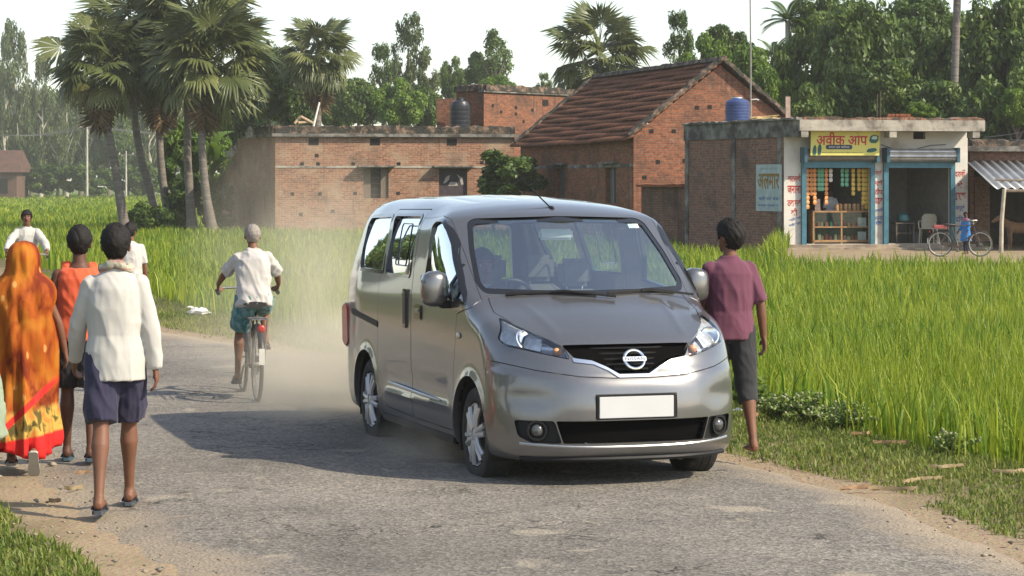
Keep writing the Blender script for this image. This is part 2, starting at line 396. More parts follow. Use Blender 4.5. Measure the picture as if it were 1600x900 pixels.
        if nm == 'front_door':
            for o, sgn in ((dr_o, 1), (dl_o, -1)):
                mb = MB(); ys = -.822
                mb.tube([(-1.20, -(van_y(-1.20, 1.17)+.002)*sgn, 1.165), (-1.215, -(van_y(-1.215, 1.28)+.002)*sgn, 1.28), (-1.23, -(van_y(-1.23, 1.41)+.002)*sgn, 1.41)], .014, 6)
                bput('window_post', mb, gloss_black, o)
                mb = MB(); mb.box((-2.075, -.852*sgn, 1.062), (.14, .022, .035)); bput('handle', mb, paint, o, 30, .010)
                mb = MB(); mb.box((-2.075, -.842*sgn, 1.05), (.155, .018, .105)); bput('handle_recess', mb, gloss_black, o, 30, .008)
        else:
            for o, sgn in ((dr_o, 1), (dl_o, -1)):
                mb = MB(); mb.box((-2.415, -.852*sgn, 1.06), (.05, .03, .24)); bput('handle', mb, paint, o, 30, .012)
                mb = MB(); mb.box((-2.415, -.846*sgn, 1.06), (.075, .014, .28)); bput('handle_recess', mb, gloss_black, o, 30, .005)
                mb = MB()
                cor = rnd([(-2.83, 1.36), (-2.83, 1.66), (-2.52, 1.66), (-2.52, 1.36)], .03)
                mb.tube([(u, -(van_y(u, v)-.004)*sgn, v) for u, v in cor], .006, 6, closed=True)
                bput('inset_window_frame', mb, gloss_black, o)
        body = cutsides(body, grow(P, .0055), yi+.003)
    body = cutsides(body, W_REAR)
    body = boolean(body, front(WIND, -2.05, -.6), 'DIFFERENCE'); body = boolean(body, front(BACKW, -4.7, -4.0), 'DIFFERENCE')
    # bonnet
    hood = boolean(full, plan(HOODP, .86, 1.6), 'INTERSECT'); hood = boolean(hood, front(GRILLE, -.6, .3), 'DIFFERENCE')
    put('bonnet', hood, [paint, trim])
    body = boolean(body, plan(grow(HOODP, .005), .86, 1.6), 'DIFFERENCE')
    # bumper
    bumper = boolean(full, front(BUMP, -.50, .4), 'INTERSECT')
    for P in (INTAKE, FOG, mir(FOG)): bumper = boolean(bumper, front(P, -.6, .3), 'DIFFERENCE')
    bumper = boolean(bumper, front(rnd([(-.275, .468), (.275, .468), (.275, .628), (-.275, .628)], .012), -.012, .3), 'DIFFERENCE')
    body = boolean(body, front(grow(BUMP, .005), -.505, .4), 'DIFFERENCE')
    # lamps and grille out of the body
    for P in (LAMP, mir(LAMP)):
        body = boolean(body, front(grow(P, .004), -1.0, .2), 'DIFFERENCE')
    body = boolean(body, front(grow(GRILLE, .004), -.6, .3), 'DIFFERENCE')
    put('body', body, [paint, trim]); bo = put('bumper', bumper, [paint, trim])
    for s in (1, -1):
        P = LAMP if s > 0 else mir(LAMP)
        le = boolean(full, front(P, -1.0, .2), 'INTERSECT')
        hl = put('headlight', le, lens)
        ho = boolean(full, front(grow(P, -.003), -1.0, .2), 'INTERSECT'); put('housing', ho, mat('lamp_housing', (.10, .10, .105), .35, .3, 0), hl, 28, -.055)
        RO = rnd([(-.695, 1.064), (-.758, .955), (-.735, .930), (-.555, .885), (-.525, .965), (-.645, 1.028), (-.68, 1.058)], .015)
        rf = boolean(full, front(RO if s > 0 else mir(RO), -1.0, .2), 'INTERSECT'); put('reflector', rf, mat('lamp_reflector', (.86, .87, .88), .22, .55, .2, 22, bump=.6, bs=14), hl, 28, -.030)
        rf = MB(); rf.lathe([(.062, .0), (.066, .008), (.058, .012), (.03, .0), (.004, -.004)], (-.345, .640*-s, .955), 20, Matrix.Rotation(R(28*s), 3, 'Z') @ Matrix.Rotation(R(68), 3, 'Y')); bput('projector', rf, chrome, hl)
        ob = MB(); ob.ball((-.200, -.462*s, .885), (.026, .030, .028)); bput('indicator', ob, mat('amber_lens', (.75, .33, .14), .25, 0, 0), hl)
        fg = boolean(full, front(FOG if s > 0 else mir(FOG), -.6, .3), 'INTERSECT')
        fb = put('fog_lamp_bezel', fg, black, root, 28, -.035)
        fr2 = Matrix.Rotation(R(-25*s), 3, 'Z') @ Matrix.Rotation(PI/2, 3, 'Y')
        mb = MB(); mb.lathe([(.058, -.03), (.066, .0), (.064, .012), (.052, .012), (.046, -.01)], (-.135, -.615*s, .40), 22, fr2); bput('fog_lamp_ring', mb, black, fb)
        mb = MB(); mb.lathe([(.002, .015), (.026, .010), (.040, -.004), (.044, -.02)], (-.130, -.62*s, .40), 22, fr2); bput('fog_lamp', mb, mat('fog_glass', (.12, .12, .12), .15, .5, .3, 60), fb)
        # door mirrors
        mb = MB(); rings = []
        for t, sx, sz in ((0, .02, .05), (.02, .065, .10), (.07, .082, .122), (.13, .078, .118), (.170, .06, .10), (.19, .025, .06)):
            rings.append([(-1.335+.02*t/.25+sx*math.copysign(abs(math.cos(a))**.7, math.cos(a)), -(.845+t)*s, 1.245+sz*math.copysign(abs(math.sin(a))**.55, math.sin(a))) for a in [2*PI*i/24 for i in range(24)]])
        mb.loft(rings); mo = bput('wing_mirror', mb, paint, root, 60)
        mb = MB(); mb.box((-1.32, -.85*s, 1.14), (.10, .12, .05)); bput('mirror_arm', mb, black, mo, 30, .012)
        mb = MB(); mb.box((-1.405, -.94*s, 1.245), (.012, .15, .18)); bput('mirror_glass', mb, chrome, mo, 30, .005)
        # slide rail, trim strip, marker, tail lamp, rear quarter glass
        mb = MB(); mb.box((-3.57, -.838*s, .935), (.78, .016, .045), M=Matrix.Rotation(R(4.5), 3, 'Y')); bput('slide_rail', mb, black, root, 30, .004)
        mb = MB(); mb.tube([(-2.86, -.850*s, .505), (-2.6, -.862*s, .500), (-1.9, -.862*s, .486), (-1.52, -.850*s, .480)], [.005, .013, .013, .005], 6); bput('trim_strip', mb, silver, root)
        mb = MB(); mb.ball((-1.09, -.846*s, .945), (.035, .012, .02)); bput('side_marker', mb, mat('marker_lens', (.62, .56, .45), .25, 0, 0), root)
        mb = MB(); mb.prism(rnd([(-4.20, 1.02), (-4.10, .98), (-4.07, .70), (-4.16, .66), (-4.26, .70), (-4.28, .98)], .03), lambda u, v, w: (u-.13, w, v), -.812*s, -.74*s); bput('tail_lamp', mb, mat('red_lens', (.42, .012, .012), .18, 0, 0, coat=.6), root, 35, .012)
        q = pane_of(W_REAR, -.012); fr = frame_of(W_REAR, .022, .004)
        qo = put('window', q if s > 0 else mir_y(q), glass_s, root, None); put('window_frame', fr if s > 0 else mir_y(fr), gloss_black, qo, 40)
        # wheel wells
        for x in (-.84, -3.52):
            mb = MB(); mb.lathe([(.370, .0), (.370, .34), (.02, .34)], (x, -.80*s, .325), 30, Matrix.Rotation(PI/2 if s < 0 else -PI/2, 3, 'X')); mb.f = mb.f[:-2]+mb.f[-1:]; mb.f = [f for f in mb.f if min(mb.v[i][2] for i in f) > .16]; mb.mi = [0]*len(mb.f)
            bput('wheel_well', mb, mat('well_black', (.012, .012, .012), .9, 0, 0), root)
    # lower grille: dark backing and two slats
    lg = boolean(full, front(INTAKE, -.6, .3), 'INTERSECT'); go = put('lower_grille', lg, mat('deep_black', (.004, .004, .004), .9, 0, 0, spec=.03), root, 28, -.06)
    for z in (.355, .393, .430):
        mb = MB(); mb.tube([(-.075-.10*abs(y/.5)**3.4*.5, y, z) for y in np.linspace(-.50, .50, 15)], .007, 6, ry=.012); bput('slat', mb, black, go)
    gr = boolean(full, front(GRILLE, -.6, .3), 'INTERSECT'); go = put('grille', gr, mat('deep_black', (.006, .006, .006)), root, 28, -.05)
    for i, (z, hw) in enumerate(((.905, .40), (.872, .36), (.838, .245), (.806, .16), (.776, .11))):
        mb = MB(); mb.tube([(-.095-.14*(abs(y)/.45)**2.2-(z-.78)*.55, y, z) for y in np.linspace(-hw, hw, 13)], .007, 6, ry=.013); bput('slat', mb, black, go)
    cs = boolean(full, front(V_CHROME, -.6, .3), 'INTERSECT'); put('grille_chrome_strip', cs, chrome, root, 28, .008)
    # emblem: ring, bar, lettering
    tilt = Matrix.Rotation(R(-24), 4, 'Y')
    T = Matrix.Translation((-.045, 0, .838)) @ tilt @ Matrix.Rotation(PI/2, 4, 'Z') @ Matrix.Rotation(PI/2, 4, 'X')   # x right, y up, z out
    mb = MB(); n = 40
    mb.tube([T @ Vector((.066*math.cos(2*PI*i/n), .062*math.sin(2*PI*i/n), .006)) for i in range(n)], .0095, 8, closed=True); eo = bput('emblem', mb, chrome, root)
    mb = MB(); mb.box((0, 0, .012), (.158, .030, .012)); mb.v = [tuple(T @ Vector(v)) for v in mb.v]; bput('emblem_bar', mb, chrome, eo, 30, .003)
    te = text_on('emblem_lettering', 'NISSAN', .13, .019, black, eo, Matrix.Translation((OFF, 0, 0)) @ T, .0192)
    # number plate
    mb = MB(); mb.box((.004, -.005, .545), (.018, .535, .155)); po = bput('number_plate', mb, black, root, 30, .006)
    mb = MB(); mb.box((.016, -.005, .545), (.010, .50, .135)); bput('plate_face', mb, mat('plate_white', (.52, .52, .52), .5, 0, .02), po, 30, .003)
    mb = MB(); mb.box((-.045, .375, .51), (.012, .075, .075)); bput('tow_cover', mb, paint, bo, 30, .004)
    # bumper lower lip
    mb = MB(); mb.tube([(-.035-.36*(abs(y)/.80)**3.0, y, .218) for y in np.linspace(-.68, .68, 25)], .018, 8, ry=.030); bput('lower_lip', mb, black, bo)
    mb = MB(); mb.tube([(-.006-.34*(abs(y)/.80)**3.4, y, .295+.02*(abs(y)/.7)**2) for y in np.linspace(-.70, .70, 31)], .012, 8, ry=.014); bput('lip_trim', mb, silver, bo)
    # screens
    def screen(P, x0, x1, m, nm, inset, band=.035):
        g = boolean(full_solid(-.012), front(P, x0, x1), 'INTERSECT')
        o = put(nm, g, m, root, 28); return o
    wo = put('windscreen', front_pane(WIND, -.012), glass_f, root, None)
    put('windscreen_border', front_frame(WIND, .035, -.006), gloss_black, wo, 40)
    put('rear_window', rear_pane(BACKW), glass_s, root, None)
    st = MB(); st.box((0, 0, 0), (.004, .075, .045), M=Matrix.Rotation(R(-52), 3, 'Y')); st.v = [(x-1.50, y+.55, z+1.655) for x, y, z in st.v]; bput('sticker', st, mat('sticker_white', (.75, .75, .70), .6), wo, None)
    # cowl, wipers, antenna
    mb = MB(); ring = []
    for y in np.linspace(-.68, .68, 21):
        xb = wx(y, 1.205)-.01
        ring.append([(xb+.05, y, 1.178), (xb-.02, y, 1.204), (xb-.03, y, 1.150), (xb+.05, y, 1.150)])
    mb.loft(ring); bput('cowl', mb, black, root)
    for ya, yb in ((.02, -.58), (.62, .10)):
        pts = []; 
        for t in np.linspace(0, 1, 9):
            y = ya+(yb-ya)*t; z = 1.222+.012*math.sin(PI*t); pts.append((wx(y, z)+.022, y, z))
        mb = MB(); mb.tube(pts, .012, 6, ry=.007); wi = bput('wiper', mb, black, root)
        mb = MB(); mb.tube([(wx(ya, 1.2)+.03, ya+.12, 1.205), (pts[3][0]+.02, pts[3][1], pts[3][2]+.012), (pts[4][0]+.01, pts[4][1], pts[4][2]+.006)], .008, 6); bput('wiper_arm', mb, black, wi)
    mb = MB(); mb.ball((-1.66, .0, 1.775), (.045, .022, .022)); ao = bput('antenna', mb, black, root)
    mb = MB(); mb.tube([(-1.66, .0, 1.78), (-2.08, -.16, 2.06)], [.006, .0035], 6); bput('antenna_rod', mb, black, ao)
    # sill
    for s in (1, -1):
        mb = MB(); mb.box((-2.18, -.80*s, .235), (1.85, .05, .06)); bput('sill', mb, black, root, 30, .012)
    # ---- wheels
    def wheel():
        ty = MB(); prof = []
        for r, z in ((.214, -.085), (.230, -.094), (.27, -.097), (.297, -.088), (.310, -.070), (.3135, -.035), (.3105, -.030), (.3105, -.022), (.314, -.018), (.314, .018), (.3105, .022), (.3105, .030), (.3135, .035), (.310, .070), (.297, .088), (.27, .097), (.230, .094), (.214, .085)): prof.append((r, z))
        ty.lathe(prof, (0, 0, 0), 56, Matrix.Rotation(PI/2, 3, 'X'), close=True)
        rim = MB(); rim.lathe([(.216, -.090), (.209, -.098), (.200, -.092), (.184, -.060), (.182, .06), (.2055, .085)], (0, 0, 0), 48, Matrix.Rotation(PI/2, 3, 'X'), close=False); rim.f = rim.f[:-2]; rim.mi = rim.mi[:-2]
        for k in range(6):
            for dd in (-.12, .12):
                a = 2*PI*k/6+dd; a2 = 2*PI*k/6+dd*1.25
                c1 = Vector((math.cos(2*PI*k/6+dd*2.4)*.045, -.088, math.sin(2*PI*k/6+dd*2.4)*.045)); c2 = Vector((math.cos(a2)*.120, -.094, math.sin(a2)*.120)); c3 = Vector((math.cos(a2)*.200, -.084, math.sin(a2)*.200))
                rim.tube([c1, c2, c3], [.021, .021, .019], 6, ry=.018)
        hub = MB(); hub.lathe([(.05, -.07), (.05, -.092), (.034, -.098), (.002, -.099)], (0, 0, 0), 20, Matrix.Rotation(PI/2, 3, 'X'))
        for v in range(len(hub.v)): pass
        disc = MB(); disc.lathe([(.178, .0), (.178, -.02), (.002, -.02)], (0, 0, 0), 28, Matrix.Rotation(PI/2, 3, 'X'))
        return ty, rim, hub, disc
    alloy = mat('alloy', (.55, .55, .55), .34, .5, .05)
    for x, s, steer in ((-.84, 1, 0), (-3.52, 1, 0), (-.84, -1, 0), (-3.52, -1, 0)):
        e = bpy.data.objects.new('wheel', None); COL.objects.link(e); e.parent = root; e.location = (x+OFF, -.715*s, .314)
        e.rotation_euler = (0, R(17*x), 0 if s > 0 else PI)
        ty, rim, hub, disc = wheel()
        # lathe z axis maps to -y: outside is -y
        for nm, mbb, mm in (('tyre', ty, rubber), ('rim', rim, alloy), ('hub_cap', hub, alloy), ('brake_disc', disc, mat('disc_dark', (.03, .03, .03), .6, .3, 0))):
            me = mbb.mesh(nm)
            if nm in ('hub_cap', 'brake_disc', 'rim'):
                lo = min(v.co.y for v in me.vertices); hi = max(v.co.y for v in me.vertices)
                if nm == 'hub_cap' and hi > .05 or nm == 'brake_disc' and hi > .005:
                    for v in me.vertices: v.co.y = -v.co.y
                    me.flip_normals()
            smooth(me, 35); link(nm, me, mm, e)
    # ---- cabin
    seat_m = mat('seat_fabric', (.16, .155, .14), .9, 0, .15, 20); seat_l = mat('seat_panel', (.42, .39, .34), .9, 0, .1, 20)
    def seat(x, y, w=.25, rear=False):
        mb = MB()
        rings = []
        for z, hw, th, xo in ((.52, w*.95, .06, 0), (.75, w, .07, -.04), (1.0, w*.98, .065, -.09), (1.15, w*.8, .055, -.115), (1.19, w*.55, .035, -.125)):
            rings.append([(x+xo+th*math.copysign(abs(math.sin(a))**.7, math.sin(a)), y+hw*math.copysign(abs(math.cos(a))**.6, math.cos(a)), z) for a in [2*PI*i/20 for i in range(20)]])
        mb.loft(rings); so = bput('seat', mb, seat_m, root, 50)
        mb = MB(); rings = []
        for z, hw, xo in ((.60, w*.62, .065), (1.02, w*.66, -.005), (1.09, w*.5, -.03)):
            rings.append([(x+xo-.02+.03*math.sin(a), y+hw*math.cos(a), z) for a in [2*PI*i/14 for i in range(14)]])
        mb.loft(rings); bput('seat_panel', mb, seat_l, so, 50)
        mb = MB(); mb.box((x-.135, y, 1.31), (.09, .25, .20)); hd = bput('headrest', mb, seat_m, so, 30, .035)
        [bput('headrest_post', MB().tube([(x-.125, y+q, 1.12), (x-.135, y+q, 1.26)], .007, 6), chrome, hd) for q in (-.06, .06)]
        mb = MB(); mb.box((x+.24, y, .50), (.52, w*2, .16)); bput('cushion', mb, seat_m, so, 30, .05)
    seat(-2.08, .37); seat(-2.08, -.37); seat(-3.0, .40, .22); seat(-3.0, -.35, .22); seat(-3.0, .02, .2)
    mb = MB(); rings = []
    for y in np.linspace(-.72, .72, 15):
        b = .06*math.exp(-((y+.37)/.2)**2)
        rings.append([(-.90-.10*(y/.7)**2, y, 1.165-.03*(y/.7)**2), (-1.18, y, 1.165+b*.6), (-1.42, y, 1.10+b), (-1.46, y, .95), (-1.40, y, .70), (-1.05, y, .70)])
    mb.loft(rings); bput('dashboard', mb, mat('dash_plastic', (.09, .09, .088), .7, 0, .05), root)
    T2 = Matrix.Translation((-1.52, -.37, 1.13)) @ Matrix.Rotation(R(-62), 4, 'Y')
    mb = MB(); n = 36; mb.tube([T2 @ Vector((.185*math.cos(2*PI*i/n), .185*math.sin(2*PI*i/n), 0)) for i in range(n)], .015, 8, closed=True)
    so = bput('steering_wheel', mb, black, root)
    mb = MB(); mb.tube([T2 @ Vector((-.17, 0, 0)), T2 @ Vector((.17, 0, 0))], .018, 6); mb.tube([T2 @ Vector((0, .17, 0)), T2 @ Vector((0, -.17, 0))], .018, 6); mb.ball(T2 @ Vector((0, 0, 0)), .06); bput('steering_spokes', mb, black, so)
    mb = MB(); mb.box((-1.56, .0, 1.60), (.035, .25, .075)); bput('rear_view_mirror', mb, mat('mirror_back', (.45, .45, .44), .4), root, 30, .015)
    return root
def van_y(x, z):                            # half width of the body at a station
    a, b = 0.0, 1.2
    for _ in range(30):
        m = (a+b)/2
        if float(van_f(np.array(x), np.array(m), np.array(z))) < 0: a = m
        else: b = m
    return a
def march(fn, n, a0, b0):                    # bisect along a direction for many points
    a = np.full(n, a0); b = np.full(n, b0)
    for _ in range(30):
        m = (a+b)/2; ins = fn(m) < 0; a = np.where(ins, m, a); b = np.where(ins, b, m)
    return a
def fill2d(poly, step):                      # triangulated polygon with inner points
    bm = bmesh.new(); vs = [bm.verts.new((u, v, 0)) for u, v in poly]; bm.faces.new(vs)
    lo = (min(p[0] for p in poly), min(p[1] for p in poly)); hi = (max(p[0] for p in poly), max(p[1] for p in poly))
    for ax in (0, 1):
        k = int((hi[ax]-lo[ax])/step)
        for i in range(1, k):
            c = [0, 0, 0]; c[ax] = lo[ax]+i*(hi[ax]-lo[ax])/k; nrm = [0, 0, 0]; nrm[ax] = 1
            bmesh.ops.bisect_plane(bm, geom=bm.verts[:]+bm.edges[:]+bm.faces[:], plane_co=c, plane_no=nrm, dist=1e-5)
    V = np.array([v.co[:2] for v in bm.verts]); bm.verts.index_update(); Fc = [[v.index for v in f.verts] for f in bm.faces]; bm.free(); return V, Fc
def pane_of(poly, off):                      # curved side pane, thin sheet following the body
    V, Fc = fill2d(poly, .06)
    y = march(lambda m: van_f(V[:, 0], m, V[:, 1])-off, len(V), 0, 1.3)
    A = np.c_[np.ones(len(V)), V, V[:, 0]*V[:, 1], V**2]; y = A @ np.linalg.lstsq(A, y, rcond=None)[0]
    me = bpy.data.meshes.new('pane'); me.from_pydata([(x, -yy, z) for (x, z), yy in zip(V, y)], [], Fc); smooth(me); return me
def strip(outer, inner, pos, depth_dir):
    n = len(outer); A = [Vector(pos(*p)) for p in outer]; B = [Vector(pos(*p)) for p in inner]; d = Vector(depth_dir)
    V = A+B+[a+d for a in A]+[b+d for b in B]; Fc = []
    for i in range(n):
        j = (i+1) % n
        Fc += [(i, j, n+j, n+i), (2*n+j, 2*n+i, 3*n+i, 3*n+j), (i, 2*n+i, 2*n+j, j), (n+j, 3*n+j, 3*n+i, n+i)]
    m = MB(); m.add(V, Fc); return m.mesh('frame')
def frame_of(poly, w, off):
    pos = lambda x, z: (x, -(van_y(x, z)+off), z)
    return strip(grow(poly, .004), grow(poly, -w), pos, (0, .03, 0))
def wx(y, z, lo=-2.3, hi=.2):                # windscreen surface
    a, b = lo, hi
    for _ in range(30):
        m = (a+b)/2
        if float(van_f(np.array(m), np.array(y), np.array(z))) < 0: a = m
        else: b = m
    return a
def front_pane(poly, off):
    V, Fc = fill2d(poly, .06)
    x = march(lambda m: van_f(m, V[:, 0], V[:, 1])-off, len(V), -2.4, .3)
    me = bpy.data.meshes.new('pane'); me.from_pydata([(xx, y, z) for (y, z), xx in zip(V, x)], [], Fc); smooth(me); return me
def front_frame(poly, w, off):
    pos = lambda y, z: (wx(y, z)+off, y, z)
    return strip(grow(poly, .003), grow(poly, -w), pos, (-.02, 0, -.01))
def rear_pane(poly):
    V, Fc = fill2d(poly, .1)
    x = march(lambda m: van_f(-m, V[:, 0], V[:, 1]), len(V), 3.0, 4.8)-.01
    me = bpy.data.meshes.new('pane'); me.from_pydata([(-xx, y, z) for (y, z), xx in zip(V, x)], [], Fc); smooth(me); return me
def full_solid(off): return None
make_van()
# ================================================================= ground, road, rice
def sample(poly, step):
    P = np.array(poly, float); seg = np.linalg.norm(np.diff(P, axis=0), axis=1); t = np.r_[0, np.cumsum(seg)]
    fx, fy = pchip(t, P[:, 0]), pchip(t, P[:, 1]); n = int(t[-1]/step); s = np.linspace(0, t[-1], n+1)
    return np.c_[fx(s), fy(s)]
REDGE = [(2.85, 3), (2.80, 8), (2.66, 13.0), (2.28, 15.3), (1.62, 17.2), (0.55, 21), (-1.75, 26.9), (-4.77, 32.9), (-8.7, 45), (-14.5, 62), (-32, 110)]
LEDGE = [(-.5, 3), (-1.05, 8), (-1.75, 12.1), (-2.52, 14.0), (-3.4, 16.4), (-5.5, 21), (-9.2, 29), (-13.2, 40), (-19, 60), (-37, 108)]
RE, LE = sample(REDGE, .2), sample(LEDGE, .2)
def sdist(px, py, E, sgn):                   # signed distance to an edge line, positive outside the road
    out = np.full(px.shape, 1e9); sg = np.ones(px.shape)
    P = np.c_[px.ravel(), py.ravel()]; o = np.empty(len(P)); s = np.empty(len(P))
    T = np.gradient(E, axis=0)
    for i in range(0, len(P), 4000):
        d = P[i:i+4000, None, :]-E[None]; q = (d**2).sum(-1); k = q.argmin(1); r = np.arange(len(k))
        o[i:i+4000] = np.sqrt(q[r, k]); s[i:i+4000] = np.sign(d[r, k, 1]*T[k, 0]-d[r, k, 0]*T[k, 1])
    return (o*s*sgn).reshape(px.shape)
def fbm(x, y, sc=1.0, seed=0, octs=4):       # cheap value noise 0..1
    out = np.zeros(np.shape(x)); amp = .5; tot = 0
    for k in range(octs):
        X = np.asarray(x)*sc*2**k+seed*17.3; Y = np.asarray(y)*sc*2**k+seed*9.1
        xi = np.floor(X); yi = np.floor(Y); fx = X-xi; fy = Y-yi; fx = fx*fx*(3-2*fx); fy = fy*fy*(3-2*fy)
        def h(a, b):
            v = np.sin(a*127.1+b*311.7+seed*74.7+k*13.1)*43758.5453; return v-np.floor(v)
        out += amp*((h(xi, yi)*(1-fx)+h(xi+1, yi)*fx)*(1-fy)+(h(xi, yi+1)*(1-fx)+h(xi+1, yi+1)*fx)*fy); tot += amp; amp *= .5
    return out/tot
def edge_out(x, y):                          # distance outside the road on either side (negative on the road) and the side
    r = sdist(x, y, RE, -1.0); l = sdist(x, y, LE, 1.0)
    return np.maximum(r, l), r, l
def land_z(x, y, r=None):
    if r is None: _, r, _ = edge_out(x, y)
    w = 1.15+.5*fbm(x, y, .5, 3)
    z = .05*sstep(.2, .8, r)*(1-sstep(w, w+.6, r))-.50*sstep(w, w+.6, r)
    pth = sstep(60.5, 63, y)*sstep(-.7, -.1, x-.1118*y)
    return z*(1-pth)+.02*pth
def grid_axes():
    ys = np.r_[np.arange(3, 40, .22), np.arange(40, 120, .7), np.geomspace(121, 1200, 34)]
    c = np.r_[np.arange(-14, 8, .25)]; xs = np.r_[-np.geomspace(1200, 30, 22), np.arange(-29, -14, .7), c, np.arange(8, 32, .7), np.geomspace(33, 1200, 22)]
    return xs, ys
xs, ys = grid_axes(); GX, GY = np.meshgrid(xs, ys)
eo, er, el = edge_out(GX, GY); GZ = land_z(GX, GY, er); GZ = np.where(eo < -.15, -.02, GZ)
idx = np.arange(GX.size).reshape(GX.shape); Fq = np.stack([idx[:-1, :-1], idx[:-1, 1:], idx[1:, 1:], idx[1:, :-1]], -1).reshape(-1, 4)
def ground_mat():
    m = bpy.data.materials.new('ground_soil'); m.use_nodes = True; N, L = nodes(m); b = N['Principled BSDF']; b.inputs['Roughness'].default_value = .95; b.inputs['Specular IOR Level'].default_value = .1
    at = N.new('ShaderNodeAttribute'); at.attribute_name = 'tone'; tc = N.new('ShaderNodeTexCoord')
    n = N.new('ShaderNodeTexNoise'); n.inputs['Scale'].default_value = 1.4; n.inputs['Detail'].default_value = 8; L.new(tc.outputs['Object'], n.inputs[0])
    ad = N.new('ShaderNodeMath'); ad.operation = 'MULTIPLY_ADD'; ad.inputs[1].default_value = 1.6; L.new(n.outputs['Fac'], ad.inputs[0]); L.new(at.outputs['Fac'], ad.inputs[2])
    r = N.new('ShaderNodeValToRGB'); e = r.color_ramp.elements; e[0].position = .30; e[0].color = (.42, .32, .21, 1); e[1].position = .52; e[1].color = (.20, .165, .085, 1)
    q = e.new(.80); q.color = (.10, .105, .035, 1)
    sc = N.new('ShaderNodeMath'); sc.operation = 'MULTIPLY'; sc.inputs[1].default_value = .33; L.new(ad.outputs[0], sc.inputs[0]); L.new(sc.outputs[0], r.inputs[0])
    n2 = N.new('ShaderNodeTexNoise'); n2.inputs['Scale'].default_value = 30; n2.inputs['Detail'].default_value = 8; L.new(tc.outputs['Object'], n2.inputs[0])
    mx = N.new('ShaderNodeMix'); mx.data_type = 'RGBA'; mx.blend_type = 'MULTIPLY'; mx.inputs[0].default_value = .5; L.new(r.outputs[0], mx.inputs[6]); L.new(n2.outputs['Color'], mx.inputs[7])
    g2 = N.new('ShaderNodeMix'); g2.data_type = 'RGBA'; g2.blend_type = 'MIX'; L.new(mx.outputs[2], g2.inputs[6]); g2.inputs[7].default_value = (.115, .155, .028, 1)
    far = N.new('ShaderNodeMapRange'); far.inputs[1].default_value = 3.2; far.inputs[2].default_value = 4.0; L.new(at.outputs['Fac'], far.inputs[0]); L.new(far.outputs[0], g2.inputs[0])
    L.new(g2.outputs[2], b.inputs['Base Color'])
    bp = N.new('ShaderNodeBump'); bp.inputs['Distance'].default_value = .03; bp.inputs['Strength'].default_value = .6; L.new(n2.outputs['Fac'], bp.inputs['Height']); L.new(bp.outputs[0], b.inputs['Normal'])
    return m
far = np.where(GY > 95, 4.5, 0); tone = np.where(far > 0, far, np.clip(eo, 0, 3))
pth = sstep(60.5, 63, GY)*sstep(-.7, -.1, GX-.1118*GY)*(1-sstep(85, 90, GY)); tone = np.where(pth > .5, 0.15, tone)
o = np_mesh('ground', np.c_[GX.ravel(), GY.ravel(), GZ.ravel()], Fq, ground_mat(), attr=tone.ravel(), sm=True); tag(o, kind='structure')
